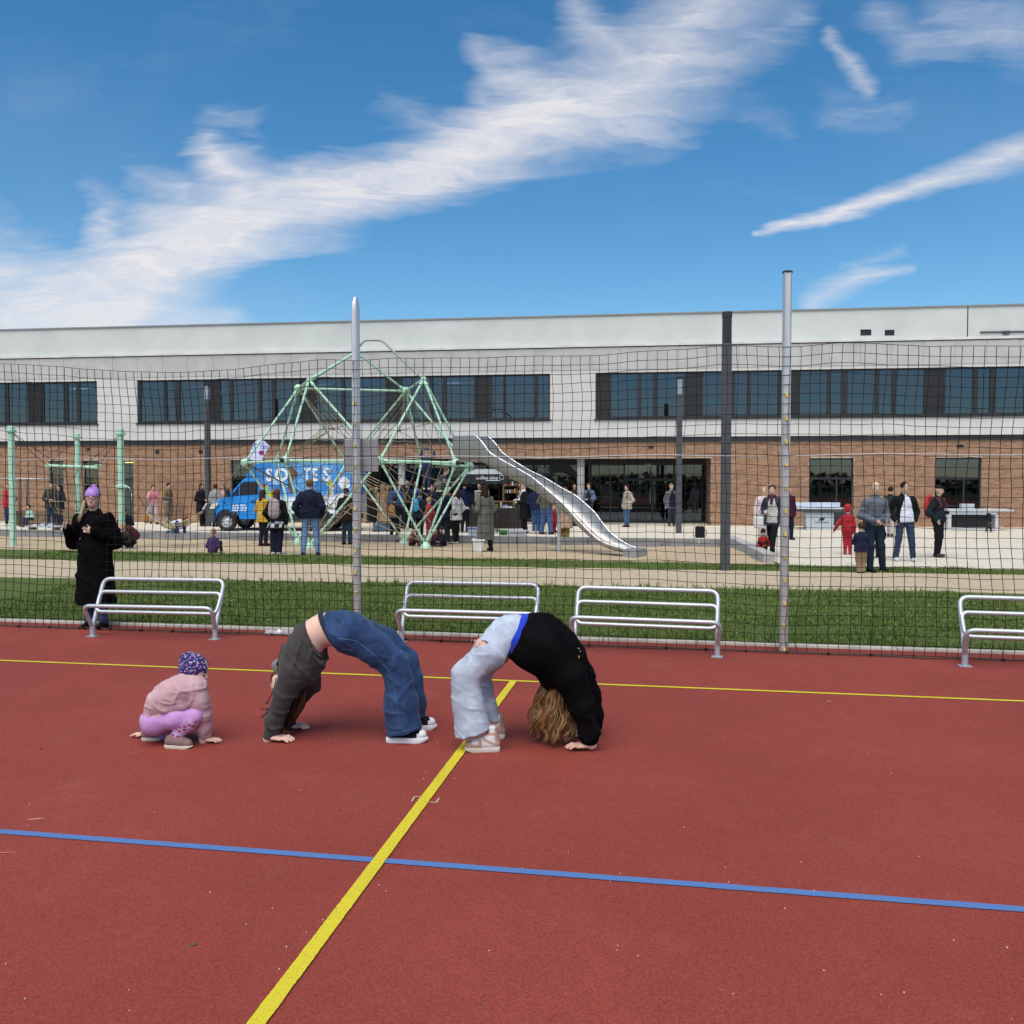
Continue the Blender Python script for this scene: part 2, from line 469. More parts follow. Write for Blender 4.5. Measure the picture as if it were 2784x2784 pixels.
        me.polygons.foreach_set('use_smooth', np.ones(len(Q), bool))
        if mfun is not None:
            C = V[Q].mean(1); me.polygons.foreach_set('material_index', mfun(C).astype(np.int32))
        me.update(calc_edges=True); me.validate()
        return me
    def build(s, name, mats, parent=None, mfun=None, loc=None):
        me = s.mesh(name, mfun)
        if me is None: return None
        return link(name, me, mats, parent)

def shoe_parts(parent, heel, ang, L, upper, sole, hgt=.07, soleh=.028, wid=.36, name='shoe', h=.008, high=0., toe=None, platform=False, accents=None):
    """a shoe lying along direction ang from its heel; the upper with a sole as its sub-part"""
    c, s_ = cos(ang), sin(ang); w = L * wid
    def P(l, t, z): return np.array((heel[0] + c * l * L - s_ * t * w, heel[1] + s_ * l * L + c * t * w, heel[2] + z))
    F = SDF((heel[0] - L * 1.3, heel[1] - L * 1.3, heel[2]), (heel[0] + L * 1.3, heel[1] + L * 1.3, heel[2] + hgt + .16 + high), h)
    r = w * .42
    F.cone(P(.17, 0, soleh + .02), P(.22, 0, soleh + hgt), r * .95, r * .88, .03)
    F.cone(P(.30, 0, soleh + hgt * .75), P(.80, -.04, soleh + r * .35), r * .92, r * .8, .03)
    F.cone(P(.62, .0, soleh + r * .3), P(.84, .02, soleh + r * .3), r * .98, r * .82, .02)
    F.cone(P(.17, 0, soleh + .02), P(.6, 0, soleh + .02), r, r, .02)
    if high: F.cone(P(.2, 0, soleh + hgt), P(.2, 0, soleh + hgt + high), r * .88, r * .9, .02)
    F.cut((0, 0, heel[2] + soleh - .004), (0, 0, -1))
    F.cut((0, 0, heel[2] + soleh + hgt + high + .012), (0, 0, 1))
    mats = [upper] + ([toe] if toe else []) + (list(accents[0]) if accents else [])
    def mf(C):
        l = ((C[:, 0] - heel[0]) * c + (C[:, 1] - heel[1]) * s_) / L; z = C[:, 2] - heel[2] - soleh
        out = np.zeros(len(C), int)
        if toe: out[(l > .80) | ((l > .74) & (z < .03))] = 1
        if accents: out = accents[1](l, z, out)
        return out
    up = F.build(name, mats, parent, mf)
    prof = [(.02,.36),(.0,.0),(.02,-.36),(.1,-.46),(.3,-.45),(.5,-.44),(.66,-.5),(.8,-.48),(.92,-.34),(1.0,-.05),(.99,.12),(.92,.34),(.8,.46),(.66,.48),(.5,.42),(.3,.42),(.1,.46)]
    mb = MB(); n = len(prof); vs = []
    for z, g in ((0, .96), (soleh * .25, 1.0), (soleh * .8, 1.0), (soleh, .95)):
        lift = 0
        vs += [tuple(P(.5 + (l - .5) * g, t * g, z + (max(0, l - .8) * .05 * (L / .28) if z < soleh * .5 else 0))) for l, t in prof]
    fs = [tuple(range(n)), tuple(range(3 * n, 4 * n))[::-1]]
    for k in range(3):
        for i in range(n):
            j = (i + 1) % n; fs.append((k * n + i, (k + 1) * n + i, (k + 1) * n + j, k * n + j))
    mb.add(vs, fs); mb.build('sole', sole, up, smooth=True, angle=R(50))
    return up

def hand(F, wrist, fwd, up, side, L=.17, spread=1., k=.012, curl=.0):
    """palm, four fingers and a thumb; fwd along the fingers, up out of the back of the hand, side +1/-1 to which the thumb points"""
    f = np.array(fwd, float); f /= np.linalg.norm(f); u = np.array(up, float); u -= f * (u @ f); u /= np.linalg.norm(u)
    t = np.cross(u, f) * side; w = np.array(wrist, float); g = L / .17
    F.cone(w, w + f * .06 * g + u * .0, .026 * g, .022 * g, k, (u, 1.35))
    for q in (-.026, -.009, .009, .026):
        F.cone(w + f * .02 * g + t * q * .7 * g, w + f * .082 * g + t * q * g, .015 * g, .0125 * g, k, (u, 1.1))
    for i, (q, l) in enumerate(((.029, .068), (.010, .078), (-.010, .072), (-.028, .055))):
        a = w + f * .085 * g + t * q * g; d = f + t * q * 5.5 * spread
        d /= np.linalg.norm(d)
        b = a + d * l * .5 * g + u * (.008 - curl * .03) * g; e = a + d * l * g - u * (.006 + curl * .07) * g
        F.cone(a, b, .0095 * g, .0088 * g, .004); F.cone(b, e, .0088 * g, .0072 * g, .004)
    a = w + f * .03 * g + t * .022 * g
    b = a + (f * .55 + t * .8) * .042 * g - u * .004 * g; e = b + (f * .85 + t * .45) * .032 * g
    F.cone(a, b, .0145 * g, .011 * g, .01); F.cone(b, e, .0105 * g, .0085 * g, .004)

# ------------------------------------------------------------------ people in the distance
def person(label, px, py, H, face=0., top=((.05,.05,.06), 'jacket'), legs=((.04,.06,.12), 'slim'), shoes=(.03,.03,.03),
           hair=((.06,.04,.03), 'short'), arms=('down', 'down'), feet='stand', tilt=0., skin=None, child=False, pose='stand',
           z0=0., h=None, group=None, cat='person', wide=1., loc=None, detail=False, hood=None, turn=0., inner=None, pattern=None, armj=None, scarf=None, sleeves=None):
    """a standing, walking, crouching or sitting figure: a continuous body with clothes, shoes and hair as its parts"""
    base = gp(px, py, z0) if loc is None else Vector(loc)
    gq = random.Random(int(px * 7 + py)); turn = turn or gq.uniform(-16, 16)
    T_ = thing('person', label, cat, base, R(face), group)
    s = H / 1.75; hs = s * (1.28 if child else 1.0)
    if h is None:
        d = base.length; h = min(.030, max(.011, d * .0010))
    skin = skin or M['skin']
    V = lambda *p: np.array(p, float)
    zp, tl = .95 * s, R(tilt)
    sp = .10 * s * wide
    A = {1: V(sp, 0, .075 * s), -1: V(-sp, 0, .075 * s)}; K = {}
    if feet == 'wide': A = {1: V(.17*s, 0, .075*s), -1: V(-.17*s, 0, .075*s)}
    if feet == 'walk': A = {1: V(.08*s, -.24*s, .075*s), -1: V(-.08*s, .22*s, .10*s)}; zp = .92 * s
    if feet == 'step': A = {1: V(.24*s, .05*s, .075*s), -1: V(-.08*s, -.05*s, .075*s)}; zp = .93 * s
    if feet == 'close': A = {1: V(.07*s, .0, .075*s), -1: V(-.07*s, -.03*s, .075*s)}
    if feet in ('stand', 'wide', 'close'):
        for i in (1, -1): A[i] = A[i] + V(gq.uniform(-.015, .02) * s, gq.uniform(-.05, .05) * s, 0)
    if child: zp *= .93
    if pose == 'crouch':
        zp, tl = .30 * s, R(42); A = {i: V(i*.11*s, -.06*s, .07*s) for i in (1,-1)}; K = {i: V(i*.17*s, -.38*s, .45*s) for i in (1,-1)}
    if pose == 'sit':
        zp, tl = .13 * s, R(12); A = {i: V(i*.14*s, -.55*s, .08*s) for i in (1,-1)}; K = {i: V(i*.18*s, -.36*s, .38*s) for i in (1,-1)}
    if pose == 'seat':
        zp, tl = .50 * s, R(12); A = {i: V(i*.10*s, -.42*s, .07*s) for i in (1,-1)}; K = {i: V(i*.11*s, -.42*s, .50*s) for i in (1,-1)}
    if pose == 'crawl':
        zp, tl = .42 * s, R(80); A = {i: V(i*.1*s, .30*s, .10*s) for i in (1,-1)}; K = {i: V(i*.12*s, -.04*s, .07*s) for i in (1,-1)}
    Pl = V(0, 0, zp)
    lean = gq.uniform(-.035, .035) if pose == 'stand' else 0.
    sd = V(lean, -sin(tl), cos(tl)); fd = V(0, -cos(tl), -sin(tl))
    sl = (.48 if not child else .43) * s
    neck = Pl + sd * (sl + .03 * s); chest = Pl + sd * .34 * s
    ht = tl * (.35 if pose in ('crouch', 'sit') else .6)
    hd = V(0, -sin(ht), cos(ht)); hc = neck + hd * .17 * hs + V(0, -.02 * hs, 0)
    tr = R(turn); hx = V(cos(tr), sin(tr), 0); hy = V(sin(tr), -cos(tr), 0) * 1.0
    hy = hy * cos(ht * .5) - V(0, 0, sin(ht * .5))
    sw = (.185 if not child else .16) * s * wide
    SH = {i: Pl + sd * (sl - .055 * s) + V(i * sw, 0, 0) for i in (1, -1)}
    HP = {i: Pl + V(i * .085 * s * wide, 0, -.03 * s) for i in (1, -1)}
    for i in (1, -1):
        if i not in K:
            m = (HP[i] + A[i]) / 2; K[i] = m + V(0, -.035 * s, .01 * s)
    EL, WR = {}, {}
    al = .92 if child else 1.
    for i, pz in zip((1, -1), arms):
        e, w = {
            'down': ((i*.06, .03, -.28), (i*.06, -.03, -.53)), 'pocket': ((i*.11, .09, -.27), (i*.03, -.06, -.46)),
            'front': ((i*.08, .02, -.28), (-i*.10, -.22, -.30)), 'phone': ((i*.07, -.03, -.28), (-i*.06, -.28, -.12)),
            'face': ((i*.10, -.17, -.22), (-i*.06, -.25, .08)), 'out': ((i*.17, .0, -.22), (i*.30, -.04, -.45)),
            'back': ((i*.13, .13, -.25), (i*.01, .12, -.44)), 'up': ((i*.13, -.14, .12), (i*.10, -.24, .36)),
            'waist': ((i*.08, .03, -.27), (-i*.07, -.22, -.36)), 'fwd': ((i*.05, -.14, -.24), (i*.0, -.40, -.22)), 'grip': ((i*.10, .04, -.30), (i*.07, -.22, -.16)),
            'floor': ((i*.05, -.10, -.26), (i*.03, -.20, -.52)),
        }[pz]
        EL[i] = SH[i] + V(*e) * s * al; WR[i] = SH[i] + V(*w) * s * al
    if armj:
        for i, (e, w) in armj.items(): EL[i] = V(*e) * s; WR[i] = V(*w) * s
    if pose == 'crawl':
        for i in (1, -1): EL[i] = SH[i] + V(i*.04, -.04, -.24) * s; WR[i] = V(SH[i][0] + i*.02*s, SH[i][1] - .08*s, .05*s)
    allp = np.array([hc, Pl, *SH.values(), *EL.values(), *WR.values(), *A.values(), *K.values()])
    lo, hi = allp.min(0) - .24 * s, allp.max(0) + .30 * s
    # ---- body
    B = SDF(lo, hi, h)
    B.cone(Pl, chest, .10*s, .115*s, .05, ((0,1,0), 1.15)); B.cone(chest, neck, .10*s, .05*s, .04)
    B.cone(neck - sd*.03*s, hc, .05*hs, .052*hs, .02)
    mt = np.array([hx, hy, np.cross(hx, hy)])
    B.ell(hc + hd*.02*hs, (.076*hs, .094*hs, .105*hs), .02, M=mt)
    B.ell(hc + hy*.03*hs - hd*.06*hs, (.052*hs, .06*hs, .05*hs), .03, M=mt)
    B.cone(hc + hy*.085*hs + hd*.015*hs, hc + hy*.105*hs - hd*.02*hs, .010*hs, .014*hs, .015)
    for i in (1, -1):
        B.ell(hc + hx*i*.078*hs - hd*.005*hs, (.012*hs, .022*hs, .03*hs), .01, M=mt)
        B.chain([SH[i]*.9 + chest*.1, EL[i], WR[i]], [.052*s, .042*s, .03*s], .02)
        d = WR[i] - EL[i]; d /= np.linalg.norm(d)
        if h < .016 or detail:
            hand(B, WR[i], d * .8 + V(0, -.5, -.1) if arms[0] == 'grip' else d, V(i*1., -.3, .2), -i, .165*s)
        else:
            B.cone(WR[i], WR[i] + d*.09*s, .034*s, .03*s, .02, ((1,0,0), 1.3))
            B.cone(WR[i] + d*.08*s, WR[i] + d*.16*s, .028*s, .018*s, .02, ((1,0,0), 1.3))
        B.chain([HP[i], K[i], A[i]], [.085*s, .055*s, .038*s], .03)
        B.cone(A[i] - V(0, 0, .03*s), A[i] + V(0, -.12*s, -.04*s), .03*s, .025*s, .02)
    body = B.build('body', skin, T_)
    # ---- trousers
    lc, lt = legs
    if lt != 'none':
        F = SDF(lo, hi, h); g = {'slim': 1.0, 'wide': 1.3, 'tights': .82}[lt]
        F.cone(HP[1], HP[-1], .112*s*wide, .112*s*wide, .03); F.cone(Pl, Pl + sd*.12*s, .125*s*wide, .115*s, .05, ((0,1,0), 1.1))
        for i in (1, -1):
            F.chain([HP[i], K[i], A[i]], [.098*s*g, .074*s*g, .060*s*g], .035)
        F.creases(.008*s, 36, int(px) % 97, [(.4, .2, 1), (-.4, .2, 1)])
        for i in (1, -1): F.cut((0, 0, .055*s), (0, 0, -1)) if i == 1 and pose in ('stand',) else None
        F.build('trousers', cloth(lc, name='trousers') if not isinstance(lc, bpy.types.Material) else lc, T_)
    # ---- top
    tc, tt = top[0], top[1]
    F = SDF(lo, hi, h); tk = top[2] if len(top) > 2 else 1.0
    ctr = .145 * s * wide * tk
    F.cone(Pl + sd*.0, chest, ctr*.98, ctr*1.12, .06, ((0,1,0), 1.22)); F.cone(SH[1]*.75 + chest*.25, SH[-1]*.75 + chest*.25, .078*s*tk, .078*s*tk, .06)
    F.cone(chest, neck + sd*.01*s, .13*s*tk, .062*s, .05, ((0,1,0), 1.1))
    short = tt == 'vest'
    for i in (1, -1):
        if tt == 'vest': F.cone(SH[i], SH[i]*.6 + EL[i]*.4, .075*s, .07*s, .04)
        else:
            d = WR[i] - EL[i]; F.chain([SH[i]*.95 + chest*.05, EL[i], WR[i] + d*.02], [.074*s*tk, .064*s*tk, .051*s*tk], .035)
    hem = {'jacket': .86, 'sweater': .90, 'coat': .50, 'long': .30, 'short': .92, 'vest': .9, 'suit': .86, 'parka': .74}[tt] * s
    if pose == 'stand':
        o_ = V(.06 * s * wide, 0, 0); fl_ = hem < .85 * s
        for q in (-1, 1):
            F.cone(Pl + o_ * q + V(0, 0, .05*s), o_ * q * (1.25 if fl_ else 1) + V(0, .0, hem), ctr*(.93 if fl_ else .92), ctr*(1.08 if fl_ else .90), .05, ((0,1,0), 1.08))
        if tt != 'suit':
            keep = SDF(lo, hi, h)
            for i in (1, -1): keep.chain([SH[i], EL[i], WR[i]], [.09*s*tk, .075*s*tk, .06*s*tk], .0)
            d = hem - F.ax[2][None, None, :]
            F.F = np.maximum(F.F, np.minimum(np.broadcast_to(d, F.F.shape), keep.F)).astype(np.float32)
    else:
        F.cone(Pl, Pl - sd*.04*s, ctr, ctr*.9, .04)
    if hood or tt in ('coat', 'parka', 'jacket', 'long'):
        F.cone(neck + V(-.03*s, .03*s, -.01*s), neck + V(.03*s, .03*s, -.01*s), .062*s, .062*s, .03)
    F.creases(.012*s, 26, int(px) % 89 + 3, [(.3, .3, 1), (.8, 0, .5), (-.7, .1, .6)]); F.ripple(.003*s, 40, int(px) % 89)
    tops = [tc if isinstance(tc, bpy.types.Material) else cloth(tc, name=tt)]
    mf = None
    if inner is not None:           # an open front over a shirt
        tops.append(cloth(inner, name='shirt'))
        mf = lambda C: ((np.abs(C[:, 0] - .015*s) < (.05 + .13 * np.clip((1.42*s - C[:, 2]) / (.45*s), 0, .7)) * s) & (C[:, 1] < -.05*s) & (C[:, 2] > .80*s)).astype(int)
    if sleeves is not None:
        tops.append(cloth(sleeves, name='sleeve'))
        def seg(C, a, b): ab = b - a; t_ = np.clip((C - a) @ ab / (ab @ ab), 0, 1); return np.linalg.norm(C - a - t_[:, None] * ab, axis=1)
        mf = lambda C: (np.minimum.reduce([seg(C, SH[i], EL[i]) for i in (1, -1)] + [seg(C, EL[i], WR[i]) for i in (1, -1)]) < .11 * s).astype(int)
    F.build({'vest': 'vest', 'coat': 'coat', 'long': 'coat', 'parka': 'coat', 'sweater': 'sweater', 'suit': 'snowsuit'}.get(tt, 'jacket'), tops, T_, mf)
    if scarf:
        F = SDF(neck - .2*s, neck + .2*s, h)
        F.cone(neck + V(-.05*s, -.02*s, .0), neck + V(.05*s, -.02*s, .0), .066*s, .066*s, .03); F.cone(neck + V(.02*s, -.08*s, 0), neck + V(.03*s, -.13*s, -.15*s), .05*s, .04*s, .03)
        F.build('scarf', cloth(scarf, name='scarf'), T_)
    # ---- shoes
    for i in (1, -1):
        F = SDF(A[i] - .26*s, A[i] + .26*s, min(h, .02)); a = A[i]
        toe = V(0, -.155*s, -.035*s) if pose not in ('crawl',) else V(0, .02, -.12*s)
        F.cone(a + V(0, .03*s, -.028*s), a + toe, .048*s, .036*s, .02, ((1,0,0), 1.15)); F.cone(a, a + V(0, .03*s, -.03*s), .05*s, .047*s, .02)
        F.cut((0, 0, 0.0), (0, 0, -1))
        F.build('shoe', shoes if isinstance(shoes, bpy.types.Material) else cloth(shoes, .6, 'shoe'), T_)
    # ---- hair or headgear
    hcol, ht_ = hair[0], hair[1]
    hm = cloth(hcol, .6, 'hair')
    F = SDF(hc - .30*hs - V(0, 0, .3*s), hc + .26*hs, min(h, .022))
    top_c = hc + hd*.035*hs - hy*.014*hs
    if ht_ in ('short', 'long', 'bun', 'fringe', 'grey'):
        F.ell(top_c, (.090*hs, .100*hs, .100*hs), .01, M=mt)
        F.ell(hc + hy*.11*hs - hd*.045*hs, (.068*hs, .085*hs, .085*hs), .015, 'cut', M=mt)
        F.cut(hc - hd*.075*hs, -hd)
    if ht_ == 'long':
        b = top_c - hy*.055*hs
        F.cone(b, b - hd*.30*hs - hy*.02*hs, .080*hs, .075*hs, .03, (hy, 1.35))
        for i in (1, -1): F.cone(hc + hx*i*.07*hs - hy*.03*hs, hc + hx*i*.085*hs - hd*.24*hs, .034*hs, .028*hs, .03)
    if ht_ == 'bun': F.ell(top_c - hy*.11*hs + hd*.05*hs, (.045*hs,)*3, .02)
    if ht_ == 'tail': 
        F.ell(top_c, (.088*hs, .1*hs, .1*hs), .01, M=mt); F.ell(hc + hy*.11*hs - hd*.045*hs, (.068*hs, .085*hs, .085*hs), .015, 'cut', M=mt)
        F.cone(top_c - hy*.09*hs, top_c - hy*.11*hs - hd*.24*hs, .035*hs, .022*hs, .02)
    if ht_ == 'bald':
        F.ell(hc - hy*.02*hs, (.083*hs, .090*hs, .075*hs), .01, M=mt); F.cut(hc + hd*.035*hs, hd)
        F.ell(hc + hy*.10*hs - hd*.02*hs, (.085*hs, .10*hs, .12*hs), .01, 'cut', M=mt); F.cut(hc - hd*.05*hs, -hd)
    if ht_ in ('beanie', 'cap'):
        F.ell(top_c + hd*.008*hs, (.094*hs, .108*hs, .108*hs), .01, M=mt); F.cut(hc + hd*(.042 if ht_ == 'cap' else .03)*hs, -hd - hy*.15)
        if ht_ == 'beanie': F.cone(top_c + hd*.09*hs - hy*.02*hs, top_c + hd*.125*hs - hy*.035*hs, .05*hs, .03*hs, .03)
        else: F.ell(hc + hy*.12*hs + hd*.05*hs, (.06*hs, .065*hs, .012*hs), .01, M=mt)
    if ht_ == 'hood':
        F.ell(top_c - hy*.01*hs, (.108*hs, .118*hs, .122*hs), .01, M=mt); F.ell(hc + hy*.12*hs - hd*.01*hs, (.066*hs, .08*hs, .085*hs), .01, 'cut', M=mt)
        F.cut(hc - hd*.12*hs, -hd)
    if ht_ in ('short', 'long', 'tail', 'bun'): F.ripple(.003*hs, 90, 5)
    F.build({'cap': 'cap', 'beanie': 'beanie', 'hood': 'hood'}.get(ht_, 'hair'), hm, T_)
    if len(hair) > 2:               # hair seen below a hat
        F = SDF(hc - .4*hs, hc + .2*hs, min(h, .022)); b = hc - hy*.04*hs
        F.cone(b, b - hd*.2*hs - hy*.03*hs, .075*hs, .06*hs, .02)
        for i in (1, -1): F.cone(hc + hx*i*.075*hs + hy*.0*hs, hc + hx*i*.10*hs + hy*.05*hs - hd*.30*hs, .022*hs, .020*hs, .02)
        F.build('hair', cloth(hair[2], .6, 'hair'), T_)
    # ---- face
    if detail or h < .022:
        mb = MB(); mb2 = MB(); mb3 = MB()
        for i in (1, -1):
            c = hc + hx*i*.032*hs + hy*.083*hs + hd*.018*hs
            mb.ball(Vector(c), .0125*hs, 8, scale=(1.2, .6, .75)); mb2.ball(Vector(c + hy*.006*hs), .0065*hs, 8)
            mb3.ball(Vector(c + hd*.022*hs + hy*.004*hs), .016*hs, 8, scale=(1.2, .5, .25))
        mb.build('eyes', M['white'], body, True); mb2.build('iris', M['black'], body, True); mb3.build('eyebrows', cloth((.10,.07,.05), .7, 'hair'), body, True)
        mb = MB(); mb.ball(Vector(hc + hy*.088*hs - hd*.052*hs), .02*hs, 8, scale=(1.1, .45, .3)); mb.build('mouth', cloth((.32,.12,.10), .5, 'lips'), body, True)
    T_['_hc'] = tuple(hc); 
    return T_, dict(hc=hc, hx=hx, hy=hy, hd=hd, SH=SH, EL=EL, WR=WR, Pl=Pl, chest=chest, neck=neck, s=s, sd=sd, A=A)

def backpack(label, who, col, name='backpack', w=.30, hgt=.44, dep=.16, side=0., group=None):
    """a bag on somebody's back"""
    p, J = who; s = J['s']
    o = thing(name, label, 'backpack', p.location, p.rotation_euler.z, group)
    c = J['Pl'] + J['sd'] * .30 * s + np.array((side, (.15 + dep / 2) * s, .0)); hh = hgt / 2 * s; ww = w / 2 * s
    F = SDF(c - .4, c + .4, .02)
    F.cone(c + (0, 0, -hh * .6), c + (0, 0, hh * .6), ww, ww * .85, .03, ((0, 1, 0), w / dep)); F.cone(c + (0, -.0, -hh * .55), c + (0, .0, hh * .3), ww * 1.05, ww, .03, ((0, 1, 0), w / dep * .95))
    F.cone(c + (0, dep * .35 * s, -hh * .5), c + (0, dep * .35 * s, -.02), ww * .75, ww * .7, .02, ((0, 1, 0), 2.6))
    F.build('bag_body', cloth(col, .75, 'bag'), o)
    mb = MB()
    for i in (1, -1):
        a = J['SH'][i] * .75 + J['neck'] * .25
        mb = MB(); mb.tube([c + (i * ww * .6, -dep * .3, hh * .8), a + (0, .04, .075 * s), a + (0, -.07, .03), J['chest'] + (i * .13 * s, -.15 * s, -.05), c + (i * ww * .9, -dep * .2, -hh * .6)], .017 * s, 6)
        mb.build('strap', cloth(tuple(x * .6 for x in col), .8, 'bag'), o, True)
    return o
# ------------------------------------------------------------------ the ground, from the court to the school
def pitch_mat():
    m = bpy.data.materials.new('red_sports_surface'); m.use_nodes = True
    nt = m.node_tree; T = NT(nt); p = nt.nodes['Principled BSDF']
    pos = T.n('ShaderNodeNewGeometry').outputs['Position']
    big = T.noise(pos, .55, 5, .6); mid = T.noise(pos, 5, 4, .6)
    vor = T.n('ShaderNodeTexVoronoi'); T.put(vor.inputs['Vector'], pos); vor.inputs['Scale'].default_value = 210
    gr = T.n('ShaderNodeSeparateColor'); T.put(gr.inputs[0], vor.outputs['Color'])
    c = T.mix(T.rng(big, .3, .7), (.222, .0395, .0280, 1), (.295, .0545, .0385, 1))
    c = T.mix(T.rng(mid, .3, .75, 0, .5), c, (.222, .041, .0285, 1))
    c = T.mix(1., c, T.mix(T.rng(gr.outputs[0], 0, 1), (.74, .74, .74, 1), (1.26, 1.26, 1.26, 1)), 'MULTIPLY')
    fine = T.noise(pos, 70, 3, .7)
    c = T.mix(1., c, T.mix(T.rng(fine, .3, .7), (.86, .86, .86, 1), (1.14, 1.14, 1.14, 1)), 'MULTIPLY')
    dirt = T.rng(T.noise(pos, 1.7, 6, .7), .56, .8, 0, .35)
    c = T.mix(dirt, c, (.30, .105, .075, 1))
    mpd = T.n('ShaderNodeMapping'); mpd.inputs['Rotation'].default_value = (0, 0, R(-12)); mpd.inputs['Scale'].default_value = (.5, 3.5, 1); T.put(mpd.inputs[0], pos)
    c = T.mix(T.rng(T.noise(mpd.outputs[0], 1.6, 6, .7, .8), .60, .80, 0, .30), c, (.15, .030, .022, 1))
    spk = T.n('ShaderNodeTexVoronoi'); T.put(spk.inputs['Vector'], pos); spk.inputs['Scale'].default_value = 26
    c = T.mix(T.rng(spk.outputs['Distance'], .06, .10, .55, 0), c, (.11, .022, .018, 1))
    T.put(p.inputs['Base Color'], c); p.inputs['Roughness'].default_value = .85; p.inputs['Specular IOR Level'].default_value = .25
    b = T.n('ShaderNodeBump'); b.inputs['Strength'].default_value = .7; b.inputs['Distance'].default_value = .004
    T.put(b.inputs['Height'], T.m('ADD', gr.outputs[1], T.m('MULTIPLY', fine, .8))); T.put(p.inputs['Normal'], b.outputs[0])
    return m
def line_mat(name, col, dark):
    m = bpy.data.materials.new(name); m.use_nodes = True
    nt = m.node_tree; T = NT(nt); p = nt.nodes['Principled BSDF']
    pos = T.n('ShaderNodeNewGeometry').outputs['Position']
    vor = T.n('ShaderNodeTexVoronoi'); T.put(vor.inputs['Vector'], pos); vor.inputs['Scale'].default_value = 190
    gr = T.n('ShaderNodeSeparateColor'); T.put(gr.inputs[0], vor.outputs['Color'])
    f = T.noise(pos, 60, 3, .7)
    c = T.mix(T.rng(T.m('ADD', gr.outputs[0], f), .25, .75), (*dark, 1), (*col, 1))
    c = T.mix(T.rng(T.noise(pos, 1.3, 5, .7), .5, .75, 0, .35), c, (*dark, 1))
    T.put(p.inputs['Base Color'], c); p.inputs['Roughness'].default_value = .8; p.inputs['Specular IOR Level'].default_value = .25
    b = T.n('ShaderNodeBump'); b.inputs['Strength'].default_value = .7; b.inputs['Distance'].default_value = .004
    T.put(b.inputs['Height'], T.m('ADD', gr.outputs[1], f)); T.put(p.inputs['Normal'], b.outputs[0])
    return m
def soil_mat(name, a, b_, sc=3., bump=.5, bs=30):
    m = bpy.data.materials.new(name); m.use_nodes = True
    nt = m.node_tree; T = NT(nt); p = nt.nodes['Principled BSDF']
    pos = T.n('ShaderNodeNewGeometry').outputs['Position']
    f = T.noise(pos, sc, 8, .68); g = T.noise(pos, sc * 14, 4, .7)
    c = T.mix(T.rng(f, .3, .7), (*a, 1), (*b_, 1))
    c = T.mix(1., c, T.mix(T.rng(g, .3, .7), (.66, .65, .63, 1), (1.2, 1.2, 1.2, 1)), 'MULTIPLY')
    T.put(p.inputs['Base Color'], c); p.inputs['Roughness'].default_value = .95; p.inputs['Specular IOR Level'].default_value = .15
    b = T.n('ShaderNodeBump'); b.inputs['Strength'].default_value = bump; b.inputs['Distance'].default_value = .03
    T.put(b.inputs['Height'], T.m('ADD', T.m('MULTIPLY', g, .4), T.noise(pos, bs, 3, .6))); T.put(p.inputs['Normal'], b.outputs[0])
    return m

GM = dict(pitch=pitch_mat(), yellow=line_mat('yellow_line', (.64, .53, .030), (.36, .27, .03)), blue=line_mat('blue_line', (.085, .185, .42), (.12, .13, .24)),
          sand=soil_mat('sand', (.39, .305, .20), (.53, .425, .295), 1.6, .8, 12), path=soil_mat('path_gravel', (.43, .35, .245), (.53, .445, .32), 2.2, .5, 26),
          turf=soil_mat('turf_soil', (.070, .100, .024), (.11, .145, .040), 4, .5, 40), plaza=soil_mat('plaza_paving', (.58, .525, .435), (.67, .615, .52), .8, .2, 20),
          earth=soil_mat('far_ground', (.05, .07, .025), (.09, .10, .05), .2, .2, 3))

def line_y(p, q):
    """the straight ground line through two photograph pixels, as x -> y"""
    a, b = gp(*p), gp(*q); k = (b.y - a.y) / (b.x - a.x)
    return lambda x: a.y + k * (x - a.x)
curb_y = line_y((0, 1690), (2784, 1780))             # far edge of the court
net_y = line_y((130, 1706), (2784, 1797))
strip0_y = line_y((0, 1570), (2784, 1614))           # near lawn / path
strip1_y = line_y((0, 1521), (2784, 1565))           # path / far lawn strip
lawn_end = line_y((0, 1493), (2784, 1549))           # far lawn strip / sand and plaza
kerb_y = line_y((400, 1460), (1950, 1483))
def sheet(name, y0, y1, xs, z, m, thick=0., wob=(0, 0), seed=0):
    mb = MB(); n = len(xs)
    w = lambda x, k, s: k * (mnoise.noise(Vector((x * .8, s, 0))) + .5 * mnoise.noise(Vector((x * 2.7, s + 9, 0))) + .25 * mnoise.noise(Vector((x * 8, s + 5, 0))))
    lo = [Vector((x, y0(x) + w(x, wob[0], seed), z)) for x in xs]; hi = [Vector((x, y1(x) + w(x, wob[1], seed + 3), z)) for x in xs]
    for i in range(n - 1): mb.quad(lo[i], lo[i + 1], hi[i + 1], hi[i])
    if thick:
        for i in range(n - 1):
            dz = Vector((0, 0, -thick))
            mb.quad(lo[i] + dz, lo[i + 1] + dz, lo[i + 1], lo[i]); mb.quad(hi[i], hi[i + 1], hi[i + 1] + dz, hi[i] + dz)
    return tag(mb.build(name, m), kind='structure')
const = lambda v: (lambda x: v)
xs_wide = list(np.linspace(-60, 60, 241))
mb = MB(); mb.quad((-1500, -1500, -.35), (1500, -1500, -.35), (1500, 1500, -.35), (-1500, 1500, -.35)); tag(mb.build('ground', GM['earth']), kind='structure')
sheet('sports_pitch', const(-24), lambda x: curb_y(x) + .01, [-40, 40], 0, GM['pitch'], .3)
mb = MB()
